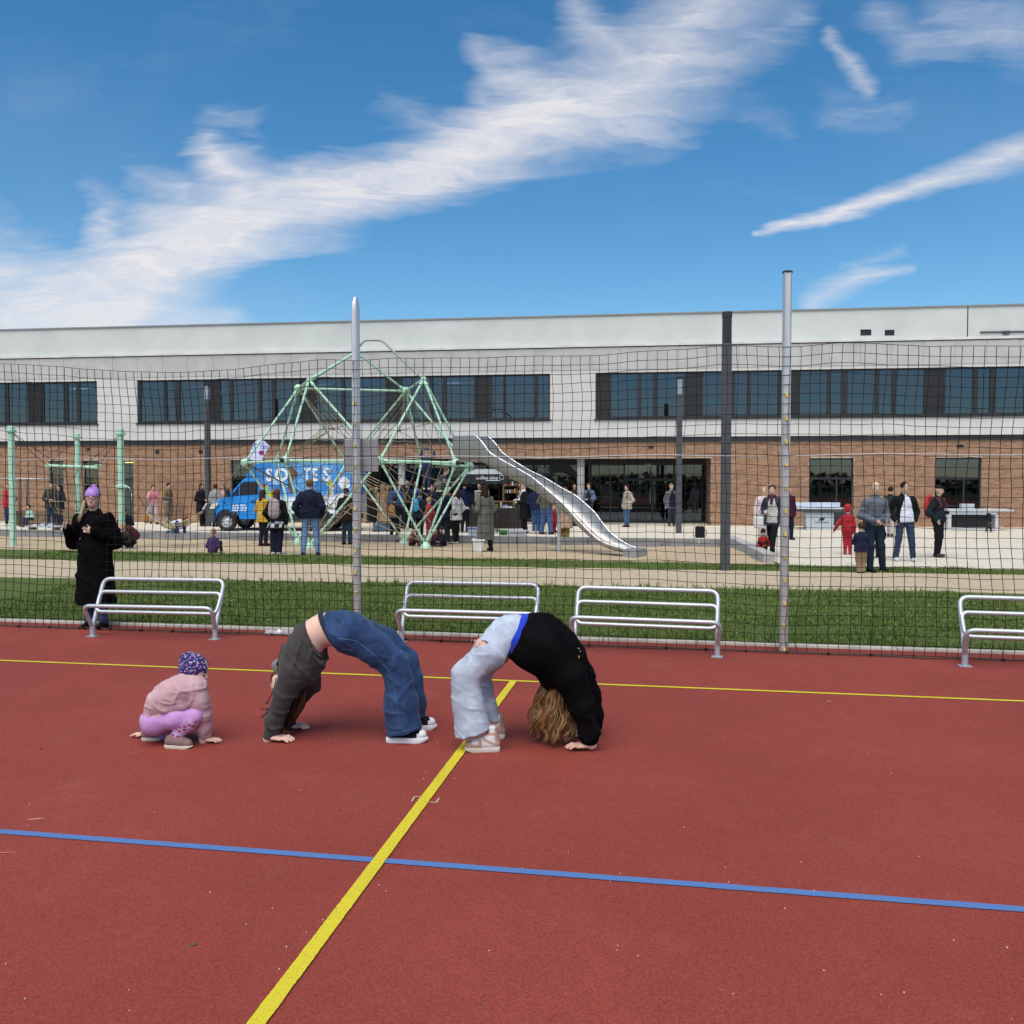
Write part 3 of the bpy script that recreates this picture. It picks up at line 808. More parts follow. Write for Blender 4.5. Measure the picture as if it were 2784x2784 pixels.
for x0, x1 in zip(np.arange(-14, 13.9, 1.0), np.arange(-13, 14.1, 1.0)):
    a, b = Vector((x0 + .004, curb_y(x0), 0)), Vector((x1 - .004, curb_y(x1), 0)); t = (b - a).normalized(); nrm = Vector((-t.y, t.x, 0)) * .085
    vs = [a, b, b + nrm, a + nrm]; mb.add([v + Vector((0, 0, -.2)) for v in vs] + [v + Vector((0, 0, .028)) for v in vs], [(4,5,6,7),(0,1,5,4),(1,2,6,5),(2,3,7,6),(3,0,4,7)])
tag(mb.build('edging_kerb', mat('pale_concrete', (.50, .46, .40), .85, 0, .14, 3, .2, 50), bevel=.006), kind='structure')
sheet('lawn', lambda x: curb_y(x) + .09, lambda x: lawn_end(x), [x * .25 for x in range(-240, 241)], .0, GM['turf'], .25, (0, .05), 4)
sheet('path', strip0_y, strip1_y, [x * .08 for x in range(-400, 401)], .012, GM['path'], .02, (.10, .10), 11)
PIT_R = [(5.56, 19.45), (6.28, 25.9)]                 # inner corner line of the sand pit's right wall
mb = MB(); xs = list(np.linspace(-50, 6.5, 227))
def pit_z(x, y): return -.05 + .035 * mnoise.noise(Vector((x * .7, y * .7, 3))) + .012 * mnoise.noise(Vector((x * 3, y * 3, 7)))
ny = 26; vs = []
for x in xs:
    for j in range(ny):
        y = (lawn_end(x) - .3) + (kerb_y(x) + .1 - lawn_end(x) + .3) * j / (ny - 1); vs.append((x, y, pit_z(x, y)))
mb.add(vs, [(i * ny + j, (i + 1) * ny + j, (i + 1) * ny + j + 1, i * ny + j + 1) for i in range(len(xs) - 1) for j in range(ny - 1)])
tag(mb.build('sand', GM['sand'], smooth=True), kind='structure')
# plaza in front of the school: behind the kerb, and right of the pit down to the lawn
mb = MB(); k0 = lambda x: kerb_y(x) + .2
mb.add([(-80, k0(-80), 0), (6.25, k0(6.25), 0), (5.70, lawn_end(5.7) - .02, 0), (60, lawn_end(60) - .02, 0), (60, 70, 0), (-80, 75, 0)],
       [(0, 1, 4, 5), (1, 2, 3, 4)])
tag(mb.build('plaza', GM['plaza']), kind='structure')
def stone_row(name, pts_fn, n, m, label, cat, w, z0, z1):
    t = thing(name, label, cat)
    for i in range(n):
        mb = MB(); a, b = pts_fn(i / n), pts_fn((i + 1) / n); d = (b - a).normalized()
        mb.bar(a + d * .008 + Vector((0, 0, (z0 + z1) / 2)), b - d * .008 + Vector((0, 0, (z0 + z1) / 2)), w, z1 - z0); mb.build('kerb_stone', m, t, bevel=.012)
    return t
stone_row('sand_pit_kerb', lambda f: Vector((-26 + 32.2 * f, kerb_y(-26 + 32.2 * f) + .12, 0)), 32, M['kerb'], 'long grey concrete kerb behind the sand pit', 'kerb', .24, -.3, .17)
stone_row('sand_pit_wall', lambda f: Vector((5.70 + .72 * f, 19.45 + 6.45 * f, 0)), 5, M['conc'], 'low concrete wall closing the right end of the sand pit', 'low wall', .27, -.3, .17)

# painted lines
def stripe(name, a, b, w, m, z=.004, ext=(0, 0)):
    a, b = gp(*a), gp(*b); t = (b - a).normalized(); a = a - t * ext[0]; b = b + t * ext[1]; n = Vector((-t.y, t.x, 0)) * w / 2
    mb = MB(); k = 700
    L = []
    for i in range(k + 1):
        p = a + (b - a) * i / k; e = .0055 * mnoise.noise(Vector((i * 1.7, w, 2))) + .004 * mnoise.noise(Vector((i * .13, w, 2))); q = .0055 * mnoise.noise(Vector((i * 1.7, w, 8))) + .004 * mnoise.noise(Vector((i * .13, w, 8)))
        L.append((p - n * (1 + e / w), p + n * (1 + q / w)))
    for (p, q), (r, s_) in zip(L, L[1:]): mb.quad(*[Vector((v.x, v.y, z)) for v in (p, r, s_, q)])
    return tag(mb.build(name, m), kind='structure')
stripe('blue_court_line', (0, 2262), (2784, 2474), .05, GM['blue'], .004, (3, 3))
stripe('yellow_side_line', (0, 1796), (2784, 1907), .045, GM['yellow'], .004, (6, 6))
stripe('yellow_centre_line', (1397, 1852), (700, 2784), .062, GM['yellow'], .008, (0, 3))
mb = MB(); chalk = mat('white_chalk', (.55, .40, .37), .9)
for pts in ([(1119, 2178), (1128, 2165), (1152, 2166)], [(1167, 2180), (1186, 2182), (1194, 2169)]):
    for p, q in zip(pts, pts[1:]):
        a, b = gp(*p, .004), gp(*q, .004); n = (b - a).cross(Vector((0, 0, 1))).normalized() * .004
        mb.quad(a - n, b - n, b + n, a + n)
tag(mb.build('chalk_mark', chalk), kind='structure')

# grass: many small blades
def blades(name, n, y0, y1, x0, x1, hgt, m, seed, dens=None):
    g = np.random.default_rng(seed); v = []; f = []
    X = g.uniform(x0, x1, n * 2); T = g.uniform(0, 1, n * 2); k = 0
    for x, t in zip(X, T):
        y = y0(x) + (y1(x) - y0(x)) * t
        q = mnoise.noise(Vector((x * 1.3, y * 1.3, seed))) + .6 * mnoise.noise(Vector((x * 5, y * 5, seed)))
        q -= .9 * max(0, mnoise.noise(Vector((x * .55, y * 1.1, seed + 3))) - .12)
        if g.uniform(-.9, .7) > q: continue
        h = hgt * g.uniform(.5, 1.25) * (1 + .5 * q); a = g.uniform(0, 2 * pi); w = g.uniform(.004, .0075); l = g.normal(0, .45, 2) * h
        i = len(v); ca, sa = cos(a) * w, sin(a) * w
        v += [(x - ca, y - sa, 0), (x + ca, y + sa, 0), (x + l[0] * .4 + ca * .7, y + l[1] * .4 + sa * .7, h * .6), (x + l[0] * .4 - ca * .7, y + l[1] * .4 - sa * .7, h * .6), (x + l[0], y + l[1], h)]
        f += [(i, i + 1, i + 2, i + 3), (i + 3, i + 2, i + 4)]; k += 1
        if k >= n: break
    me = bpy.data.meshes.new(name); me.from_pydata(v, [], f); me.update()
    return tag(link(name, me, m), 'short green grass', 'grass', kind='stuff')
gm = mat('grass_blade', (.105, .152, .030), .6, 0, .0, island=.55, spec=.3, col2=None)
_p = NT(gm.node_tree)
blades('grass', 95000, lambda x: curb_y(x) + .10, lambda x: strip0_y(x) + .04, -7.6, 7.2, .036, gm, 1)
blades('grass', 26000, lambda x: strip1_y(x) - .05, lambda x: lawn_end(x) + .02, -11.5, 11.5, .042, gm, 2)
# a few taller weeds along the path's edge and pale daisies in the lawn
mb = MB()
for i in range(260):
    x = rng.uniform(-7, 7); y = strip0_y(x) + rng.normal(0, .07); h = rng.uniform(.05, .13)
    for j in range(3):
        a = rng.uniform(0, 6.3); l = rng.uniform(.02, .07); w = .006
        mb.add([(x - w, y, 0), (x + w, y, 0), (x + cos(a) * l, y + sin(a) * l, h)], [(0, 1, 2)])
tag(mb.build('weeds', gm), kind='stuff')
mb = MB()
for i in range(90):
    x = rng.uniform(-6.5, 6.5); y = curb_y(x) + .3 + rng.uniform(0, 1) * (strip0_y(x) - curb_y(x) - .4); r = rng.uniform(.006, .013); z = rng.uniform(.045, .07)
    mb.add([(x + r * cos(k * pi / 3), y + r * sin(k * pi / 3), z + .004 * (k % 2)) for k in range(6)], [(0, 1, 2, 3, 4, 5)])
tag(mb.build('daisies', mat('daisy_petals', (.55, .56, .42), .7), ), kind='stuff')

g_ = np.random.default_rng(21); v, f = [], []
for i in range(5200):
    x = g_.uniform(-95, 95); h = 2.7 + 1.3 * mnoise.noise(Vector((x * .09, 1, 2))) + .7 * mnoise.noise(Vector((x * .4, 4, 2)))
    z = g_.uniform(0, 1) ** .7 * h; y = -62 + g_.normal(0, 1.6); r = g_.uniform(.25, .6); n = g_.normal(size=3); n /= np.linalg.norm(n); a = np.cross(n, (0, 0, 1)); a /= np.linalg.norm(a); b = np.cross(n, a); c = np.array((x, y, z)); k = len(v)
    v += [tuple(c + (a * cos(q) + b * sin(q)) * r * g_.uniform(.6, 1)) for q in (0, 1.3, 2.5, 3.8, 5.0)]; f.append((k, k + 1, k + 2, k + 3, k + 4))
me = bpy.data.meshes.new('treeline'); me.from_pydata(v, [], f); me.update()
tag(link('treeline', me, mat('distant_foliage', (.045, .07, .022), .8, 0, .3, 1.0)), kind='stuff')
# ------------------------------------------------------------------ the school
TH = math.atan(.1334); BD = 36.4
def fac(px, py, inward=0.):
    """(u, z) on the facade (or on a plane set back by some metres) that the photograph shows at a pixel"""
    d = ray(px, py); e = Vector((cos(TH), -sin(TH))); n = Vector((sin(TH), cos(TH)))
    O = Vector((0, BD)) + n * inward
    t = O.dot(n) / (d.x * n.x + d.y * n.y)
    p = Vector((d.x * t, d.y * t)) - O
    return p.dot(e), EYE + d.z * t
fu = lambda px, py=1190: fac(px, py)[0]
school = thing('school_building', 'long two storey school with white upper wall, ribbon windows and brick ground floor', 'building', (0, BD, 0), -TH)
brick_mat = mat('clay_brick', (.325, .185, .115), .85, 0, .12, 5, .4, 40, island=.19, spec=.25, obj=True)
mortar = mat('mortar', (.43, .335, .25), .9, 0, .15, 6, .2, 60, obj=True)
render = mat('white_render', (.565, .55, .53), .8, 0, .05, .8, .12, 70, obj=True)
greyband = mat('grey_render', (.45, .44, .425), .8, 0, .07, 1.3, .25, 30, obj=True)
attic_m = mat('attic_cladding', (.55, .575, .55), .6, 0, .06, .5, .06, 6, obj=True)
inner = mat('room_wall', (.17, .18, .20), .8, 0, .2, .6, obj=True)
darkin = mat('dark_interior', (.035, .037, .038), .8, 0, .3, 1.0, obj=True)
pane_m = glass('window_glass', (.13, .165, .23), .105)
pane_d = glass('entrance_glass', (.30, .33, .33), .075)
louvre = mat('louvre_panel', (.012, .012, .0125), .5, 0, .2, 2, obj=True)

UL, UR = fu(-330), fu(3120)
# openings in the brick: (left, right) pixels, bottom and top heights
door_holes = [('door', 130, 171), ('window', 222, 266), ('door', 317, 361), ('window', 625, 684), ('window', 2201, 2322), ('window', 2545, 2672)]
ZT = fac(2400, 1245)[1]
ENT = (fu(992), fu(1934)); ENT_Z = fac(1500, 1247)[1]
holes = [(fu(a), fu(b), 0.0 if k == 'door' else .02, ZT) for k, a, b in door_holes] + [(ENT[0], ENT[1], 0.0, ENT_Z)]
Z_BR, Z_DK, Z_WH, Z_GB, Z_AT = 3.36, 3.56, 6.28, 7.33, 8.50
def wall(mb, u0, u1, z0, z1, hs, y, rev, mi=0):
    """a wall front at depth y with openings and their reveals"""
    us = sorted({u0, u1, *[min(max(q, u0), u1) for h in hs for q in h[:2]]}); zs = sorted({z0, z1, *[min(max(q, z0), z1) for h in hs for q in h[2:]]})
    inside = lambda u, z: any(h[0] < u < h[1] and h[2] < z < h[3] for h in hs)
    for a, b in zip(us, us[1:]):
        for c, d in zip(zs, zs[1:]):
            if not inside((a + b) / 2, (c + d) / 2): mb.quad((a, y, c), (b, y, c), (b, y, d), (a, y, d), mi)
    for a, b, c, d in hs:
        mb.quad((a, y, c), (a, y + rev, c), (a, y + rev, d), (a, y, d), mi); mb.quad((b, y, c), (b, y, d), (b, y + rev, d), (b, y + rev, c), mi)
        mb.quad((a, y, d), (a, y + rev, d), (b, y + rev, d), (b, y, d), mi)
        if c > z0: mb.quad((a, y, c), (b, y, c), (b, y + rev, c), (a, y + rev, c), mi)
mb = MB(); wall(mb, UL, UR, -.1, Z_BR, holes, .012, .22); mb.build('brick_wall', mortar, school)
# bricks: rows of stretchers, cut at the openings
BH, BL, J = .0690, .245, .0145
pieces = []
nrow = int(Z_BR / (BH + J))
for r in range(nrow):
    z = r * (BH + J) + .006
    cuts = sorted([(h[0], h[1]) for h in holes if h[2] < z + BH and h[3] > z])
    u = UL + (r % 2) * (BL + J) / 2 + .03 * ((r * 7) % 3)
    while u < UR - BL:
        a, b = u, u + BL
        for c, d in cuts:
            if a >= c - .004 and b <= d + .004: a = b
            elif a < c < b: b = c - .003
            elif a < d < b: a = d + .003
        if b - a > .05: pieces.append((a, b, z))
        u += BL + J
near = sorted(pieces, key=lambda p: -(p[0] if p[0] < fu(2800) else -99))[:300]
near_set = set(near)
one = MB(); one.add([(0,0,0),(BL,0,0),(BL,0,BH),(0,0,BH),(0,.02,0),(BL,.02,0),(BL,.02,BH),(0,.02,BH)], [(0,1,2,3),(0,4,5,1),(1,5,6,2),(2,6,7,3),(3,7,4,0)])
bme = one.mesh('brick'); bme.materials.append(brick_mat)
v, f = [], []
for a, b, z in pieces:
    dy = .004 * rng.random()
    if (a, b, z) in near_set: share('brick', bme, school, (a, -.003 + dy, z), 0, ((b - a) / BL, 1, 1)); continue
    i = len(v); y0 = -.003 + dy
    v += [(a,y0,z),(b,y0,z),(b,y0,z+BH),(a,y0,z+BH),(a,.02,z),(b,.02,z),(b,.02,z+BH),(a,.02,z+BH)]
    f += [(i,i+1,i+2,i+3),(i,i+4,i+5,i+1),(i+1,i+5,i+6,i+2),(i+2,i+6,i+7,i+3),(i+3,i+7,i+4,i)]
me = bpy.data.meshes.new('brickwork'); me.from_pydata(v, [], f); me.update()
tag(link('brickwork', me, brick_mat, school), kind='stuff')

# upper wall with the ribbon windows
ZS, ZW = fac(1392, 1142)[1], 6.16
GROUPS = [(-420, 268), (376, 1496), (1619, 2990)]
gh = [(fu(a, 1090), fu(b, 1090), ZS, ZW) for a, b in GROUPS]
mb = MB(); wall(mb, UL, UR, Z_DK, Z_WH, gh, -.10, .22); mb.quad((UL, -.10, Z_DK), (UL, .02, Z_DK), (UR, .02, Z_DK), (UR, -.10, Z_DK)); mb.build('upper_wall', render, school)
mb = MB(); mb.box((UL, -.06, Z_BR), (UR, .02, Z_DK - .003)); mb.build('base_rail', M['anth'], school)
n = 46
for i in range(n):
    a, b = UL + (UR - UL) * i / n, UL + (UR - UL) * (i + 1) / n
    mb = MB(); y = -.115 - .006 * rng.random(); mb.box((a + .006, y, Z_WH + .004), (b - .006, .1, Z_GB - .14)); mb.build('fascia_panel', greyband, school)
mb = MB(); mb.box((UL, -.10, Z_WH), (UR, .09, Z_GB - .13)); mb.build('fascia_backing', mat('panel_joint', (.30, .295, .285), .9), school)
mb = MB(); mb.box((UL, -.17, Z_GB - .125), (UR, .2, Z_GB - .03)); mb.build('ledge', mat('pale_metal_ledge', (.62, .61, .60), .6, 0, .08, 2), school)
mb = MB(); mb.box((UL, -.13, Z_GB - .16), (UR, .05, Z_GB - .128)); mb.build('ledge_shadow_gap', M['anth'], school)
vents = [(fu(2340, 905), fu(2370, 905), fac(2355, 912)[1], fac(2355, 895)[1]), (fu(2406, 905), fu(2433, 905), fac(2420, 912)[1], fac(2420, 896)[1])]
seams = [UL, fu(1966, 880), fu(2632, 870), UR]
for a, b in zip(seams, seams[1:]):
    mb = MB(); wall(mb, a + .02, b - .02, Z_GB - .03, Z_AT, [h for h in vents if a < h[0] < b], .04, .25)
    mb.quad((a + .02, .04, Z_AT), (b - .02, .04, Z_AT), (b - .02, 14, Z_AT + .12), (a + .02, 14, Z_AT + .12)); mb.build('attic_panel', attic_m, school)
for a, b, c, d in vents:
    mb = MB()
    mb.box((a, .2, c), (b, .24, d))
    for k in range(5): z = c + (d - c) * (k + .5) / 5; mb.bar((a, .17, z), (b, .17, z), .05, .012)
    mb.build('vent_grille', louvre, school)
mb = MB(); mb.box((UL, .09, Z_GB - .05), (UR, .14, Z_AT - .01)); mb.build('attic_backing', M['anth'], school)
mb = MB(); mb.box((UL, -.02, Z_AT - .015), (UR, .30, Z_AT + .035)); mb.build('coping', mat('roof_edge_metal', (.30, .31, .32), .45, .5, .08, 3), school)
a, z = fac(2665, 903); b = fu(2900, 900)
mb = MB(); mb.tube([(a, .0, z), (b, .0, z - .02)], .03, 8); mb.box((fu(2735, 900) - .1, -.05, z - .1), (fu(2735, 900) + .12, .04, z + .03)); mb.build('roof_rail', M['lamp'], school)

# windows of the upper floor: frame > panes, panels
SEQ = [
    [('p',-400,-330),('p',-322,-295),('p',-284,-215),('d',-212,-170),('p',-165,-95),('p',-87,-60),('p',-52,15),('p',24,76),('d',78,117),('p',120,173),('p',185,208),('p',218,265)],
    [('p',384,445),('p',454,477),('p',490,555),('d',557,597),('p',600,626),('p',634,701),('p',712,739),('p',748,814),('d',816,857),('p',861,928),('p',937,965),('p',975,1048),('d',1050,1091),('p',1095,1119),('p',1121,1168),('p',1178,1204),('p',1215,1289),('d',1292,1331),('p',1338,1368),('p',1376,1454),('p',1463,1491)],
    [('d',1623,1656),('p',1662,1735),('p',1744,1775),('p',1788,1860),('d',1864,1908),('p',1911,1976),('p',1998,2031),('p',2041,2114),('d',2120,2170),('p',2174,2248),('p',2258,2290),('p',2304,2379),('p',2390,2424),('p',2437,2511),('d',2513,2565),('p',2570,2647),('p',2658,2690),('p',2707,2784),('d',2790,2834),('p',2838,2905),('p',2914,2980)],
]
for (ga, gb_, z0, z1), seq in zip(gh, SEQ):
    mb = MB(); y0, y1 = -.02, .06
    mb.box((ga, y0, z0), (gb_, y1, z0 + .10)); mb.box((ga, y0, z1 - .07), (gb_, y1, z1))
    edges = [ga] + [q for k, a, b in seq for q in (fu(a, 1090), fu(b, 1090))] + [gb_]
    for i in range(0, len(edges), 2):
        if edges[i + 1] - edges[i] > .005: mb.box((edges[i], y0 + .003, z0 + .10), (edges[i + 1], y1, z1 - .07))
    w = mb.build('ribbon_window', M['anth'], school)
    mb = MB(); mb.box((ga - .05, -.17, z0 - .05), (gb_ + .05, -.012, z0 - .003)); mb.build('sill', M['anth'], w)
    for k, a, b in seq:
        a, b = fu(a, 1090), fu(b, 1090); mb = MB()
        if k == 'p':
            mb.box((a + .001, .02, z0 + .10), (b - .001, .03, z1 - .07)); mb.build('pane', pane_m, w)
        else:
            mb.box((a + .001, .0, z0 + .10), (b - .001, .05, z1 - .07))
            for j in range(7): u = a + (b - a) * (j + .5) / 7; mb.box((u - .012, -.012, z0 + .11), (u + .012, .0, z1 - .08))
            mb.build('panel', louvre, w)
# rooms behind the glass
mb = MB(); mb.box((UL, .24, 3.7), (UR, 7, 3.95)); mb.box((UL, .24, 6.32), (UR, 7, 6.5)); mb.box((UL, 6.5, 3.95), (UR, 6.7, 6.32))
for i in range(10): u = UL + (UR - UL) * (i + .3) / 10; mb.box((u, .5, 3.95), (u + .12, 6.5, 6.32))
mb.build('classroom', inner, school)
lamp_m = emit('ceiling_lamp', (1, .95, .85), 1.1)
for u in (fu(95, 1070), fu(290, 1070), fu(100, 1080), fu(455, 1062), fu(500, 1068), fu(790, 1060), fu(800, 1064), fu(1180, 1050), fu(1260, 1048), fu(1320, 1052), fu(1190, 1055), fu(1640, 1050)):
    mb = MB(); mb.box((u - .5, 3.2, 6.20), (u + .5, 3.32, 6.24)); mb.build('ceiling_lamp', lamp_m, school)
paper = mat('paper', (.5, .55, .55), .8, 0, .1)
for (a, b, c, d) in ((1380, 1422, 1134, 1105), (1241, 1279, 1141, 1128), (2434, 2470, 1140, 1100), (2618, 2690, 1090, 1088)):
    u0, zz = fac(a, c); u1, zt = fac(b, d); mb = MB(); mb.box((u0, .30, max(zz, ZS + .1)), (u1, .33, zt)); mb.build('paper_sheet', paper, school)

# ground floor windows and doors
for (k, a, b), (u0, u1, z0, z1) in zip(door_holes, holes):
    mb = MB(); y0, y1 = .13, .19; fw = .055
    big = b - a > 90
    mb.box((u0, y0, z0), (u0 + fw, y1, z1)); mb.box((u1 - fw, y0, z0), (u1, y1, z1)); mb.box((u0 + fw, y0, z1 - fw), (u1 - fw, y1, z1)); mb.box((u0 + fw, y0, z0), (u1 - fw, y1, z0 + .09))
    zt = z0 + (z1 - z0) * .70; rects = [(u0 + fw, u1 - fw, z0 + .09, z1 - fw)]
    if big:
        um = u0 + (u1 - u0) * .64
        mb.box((u0 + fw, y0 + .002, zt - .04), (u1 - fw, y1, zt + .04)); mb.box((um - .035, y0 + .004, z0 + .09), (um + .035, y1, zt - .04))
        rects = [(u0 + fw, u1 - fw, zt + .04, z1 - fw), (u0 + fw, um - .035, z0 + .09, zt - .04), (um + .035, u1 - fw, z0 + .09, zt - .04)]
    else:
        mb.box((u0 + fw, y0 + .002, zt - .03), (u1 - fw, y1, zt + .03)); rects = [(u0 + fw, u1 - fw, zt + .03, z1 - fw), (u0 + fw, u1 - fw, z0 + .09, zt - .03)]
    w = mb.build(k, M['anth'], school)
    for i, (c, d, e, g) in enumerate(rects):
        mb = MB(); mb.box((c + .001, .15, e + .001), (d - .001, .165, g - .001))
        if k == 'door' and i == 1: mb.build('leaf', mat('dark_green_leaf', (.045, .055, .042), .5, 0, .1), w)
        else: mb.build('pane', pane_m if i == 0 else pane_d, w)
    if k == 'door':
        mb = MB(); mb.tube([(u1 - .14, .08, .85), (u1 - .14, .08, 1.25)], .015, 6); mb.build('handle', M['steel'], w, True)
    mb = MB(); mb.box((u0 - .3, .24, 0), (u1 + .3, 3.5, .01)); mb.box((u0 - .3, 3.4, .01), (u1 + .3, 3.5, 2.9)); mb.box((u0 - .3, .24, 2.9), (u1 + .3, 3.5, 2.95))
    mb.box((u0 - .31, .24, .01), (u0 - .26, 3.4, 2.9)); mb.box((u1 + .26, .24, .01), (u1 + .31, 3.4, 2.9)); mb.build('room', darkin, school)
mb = MB(); u0, u1 = fu(336), fu(361); mb.box((u0, .10, ZT - .10), (u1, .125, ZT - .06)); mb.build('door_lamp', emit('door_lamp', (1, .75, .2), .8), school)
# wall vents
for px, py, w, hh in ((240, 1221, 10, 7), (428, 1228, 11, 10), (546, 1228, 11, 10), (914, 1218, 11, 6), (1770, 1216, 13, 6), (2610, 1212, 15, 7)):
    u, z = fac(px, py); k = BD / FPX; mb = MB(); mb.box((u - w * k / 2, -.03, z - hh * k / 2), (u + w * k / 2, .01, z + hh * k / 2))
    for j in range(3): zz = z - hh * k / 2 + hh * k * (j + .5) / 3; mb.box((u - w * k * .45, -.042, zz - .01), (u + w * k * .45, -.03, zz + .01))
    mb.build('wall_vent', M['anth'], school)
# the recessed entrance
RD = 2.3
mb = MB()
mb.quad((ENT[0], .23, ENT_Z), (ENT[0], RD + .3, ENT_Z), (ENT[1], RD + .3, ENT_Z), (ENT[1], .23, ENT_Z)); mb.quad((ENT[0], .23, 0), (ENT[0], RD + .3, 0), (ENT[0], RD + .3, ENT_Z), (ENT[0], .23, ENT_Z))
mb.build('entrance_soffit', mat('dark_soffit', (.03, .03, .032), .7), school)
mb = MB(); mb.box((ENT[1] + .001, .24, 0), (ENT[1] + .2, RD + .3, ENT_Z)); mb.build('entrance_side_wall', mortar, school)
v, f = [], []
for r in range(int(ENT_Z / (BH + J))):
    z = r * (BH + J) + .006; y = .24 + (r % 2) * .12
    while y < RD:
        i = len(v); x0 = ENT[1] - .012; v += [(x0, y + .005, z), (x0, y + BL, z), (x0, y + BL, z + BH), (x0, y + .005, z + BH)]; f.append((i, i + 3, i + 2, i + 1)); y += BL + J
me = bpy.data.meshes.new('side_bricks'); me.from_pydata(v, [], f); me.update(); tag(link('side_bricks', me, brick_mat, school), kind='stuff')
eu = lambda px: fac(px, 1350, RD)[0]
ez = lambda py: fac(1700, py, RD)[1]
zt, ztr = ENT_Z - .22, ez(1300)
mb = MB(); y0, y1 = RD, RD + .08
eb = [ENT[0], eu(1045), eu(1180), eu(1325), eu(1498), eu(1606), eu(1697), eu(1832), eu(1932)]
mb.box((eb[0], y0 - .05, zt), (eb[-1], y1, ENT_Z)); mb.box((eb[0], y0, 0), (eb[-1], y1, .07))
for u in eb: mb.box((u - .035, y0 - .01, .07), (u + .035, y1, zt))
mb.box((eb[6] + .035, y0 - .005, ztr - .12), (eb[7] - .035, y1, ztr))
um = (eb[6] + eb[7]) / 2 + .15
for u in (eb[6] + .12, um, eb[7] - .12): mb.box((u - .04, y0 - .006, .07), (u + .04, y1, ztr - .12))
fr = mb.build('entrance_front', M['anth'], school)
def epane(a, b, c, d, nm='pane', m=None): q = MB(); q.box((a, RD + .03, c), (b, RD + .045, d)); return q.build(nm, m or pane_d, fr)
for i, (a, b) in enumerate(zip(eb, eb[1:])):
    if i == 6: epane(a + .036, b - .036, ztr + .001, zt - .001, m=pane_m); epane(a + .16, um - .041, .071, ztr - .121, 'door_leaf'); epane(um + .041, b - .16, .071, ztr - .121, 'door_leaf')
    else: epane(a + .036, b - .036, .071, zt - .001)
mb = MB()
for u in (um - .1, um + .1): mb.tube([(u, RD - .06, .8), (u, RD - .06, 1.5)], .014, 6)
mb.build('door_handles', M['steel'], fr, True)
mb = MB(); a, b = eu(1606), eu(1660); mb.bar((eb[5] + .05, RD - .02, 1.1), (eu(1660), RD - .02, 1.1), .03, .03); mb.bar((eu(1660), RD - .02, .1), (eu(1660), RD - .02, 2.0), .03, .03); mb.bar((eb[5] + .05, RD - .02, 2.0), (eu(1660), RD - .02, 2.0), .03, .03); mb.build('barrier_frame', M['lamp'], school)
mb = MB(); u, z = fac(1762, 1266, RD - .1); mb.box((u - .12, RD - .14, z - .05), (u + .12, RD - .06, z + .08)); mb.build('exit_lamp', mat('lamp_box', (.4, .45, .42), .6), school)
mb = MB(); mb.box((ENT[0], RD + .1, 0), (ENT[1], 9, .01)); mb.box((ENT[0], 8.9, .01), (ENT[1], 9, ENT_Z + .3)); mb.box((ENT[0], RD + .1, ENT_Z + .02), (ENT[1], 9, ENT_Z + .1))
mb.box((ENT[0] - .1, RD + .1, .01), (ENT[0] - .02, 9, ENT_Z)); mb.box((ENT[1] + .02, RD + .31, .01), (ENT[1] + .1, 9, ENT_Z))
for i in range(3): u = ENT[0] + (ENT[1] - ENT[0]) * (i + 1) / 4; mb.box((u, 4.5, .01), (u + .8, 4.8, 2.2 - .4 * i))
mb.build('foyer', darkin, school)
for px in (1093, 1579):
    u = fac(px, 1350, .45)[0]; mb = MB(); mb.lathe([(.155, 0), (.155, ENT_Z)], 20, Matrix.Translation((u, .45, 0))); mb.build('column', mat('concrete_column', (.42, .41, .40), .8, 0, .1, 2), school, True, angle=R(40))
# ------------------------------------------------------------------ the ball-stop net with its two posts
PR, PL = gp(2130, 1773), gp(972, 1733)
fence = thing('net_fence', 'tall black square mesh net hung between two aluminium posts along the red court', 'net fence')
tv = (PR - PL).normalized(); nv = Vector((-tv.y, tv.x, 0))
def npt(s, z): return PL + tv * s + Vector((0, 0, z))
SP = (PR - PL).length
for base, top, cap in ((PR, 3.865, 0), (PL, 3.80, 1)):
    mb = MB(); prof = []
    for k in range(20):
        a = 2 * pi * k / 20; x, y = .045 * cos(a), .056 * sin(a)
        if abs(x) < .014 and y < 0: y = -.042
        prof.append((x, y))
    ring = lambda z, g=1.: [base + tv * x * g + nv * y * g + Vector((0, 0, z)) for x, y in prof]
    lv = [(0, 1), (top, 1)] if not cap else [(0, 1), (top - .16, 1), (top - .08, .85), (top - .03, .6), (top, .25)]
    vs = [p for z, g in lv for p in ring(z, g)]; fs = []
    for i in range(len(lv) - 1):
        for k in range(20): l = (k + 1) % 20; fs.append((i * 20 + k, i * 20 + l, (i + 1) * 20 + l, (i + 1) * 20 + k))
    fs.append(tuple(range((len(lv) - 1) * 20, len(lv) * 20))); mb.add(vs, fs)
    p = mb.build('post', M['alu'], fence, True, angle=R(40))
    if not cap: mb = MB(); mb.lathe([(.052, top - .002), (.052, top + .014), (.04, top + .020)], 16, Matrix.Translation(base)); mb.build('cap', M['black'], p, True, angle=R(40))
    for i in range(12):
        z = .04 + i * .235; mb = MB(); c = base - nv * .058 + Vector((0, 0, z)); mb.box((-.011, -.010, -.016), (.011, .012, .016), 0, Matrix.Translation(c)); mb.build('hook', M['hook'], p)
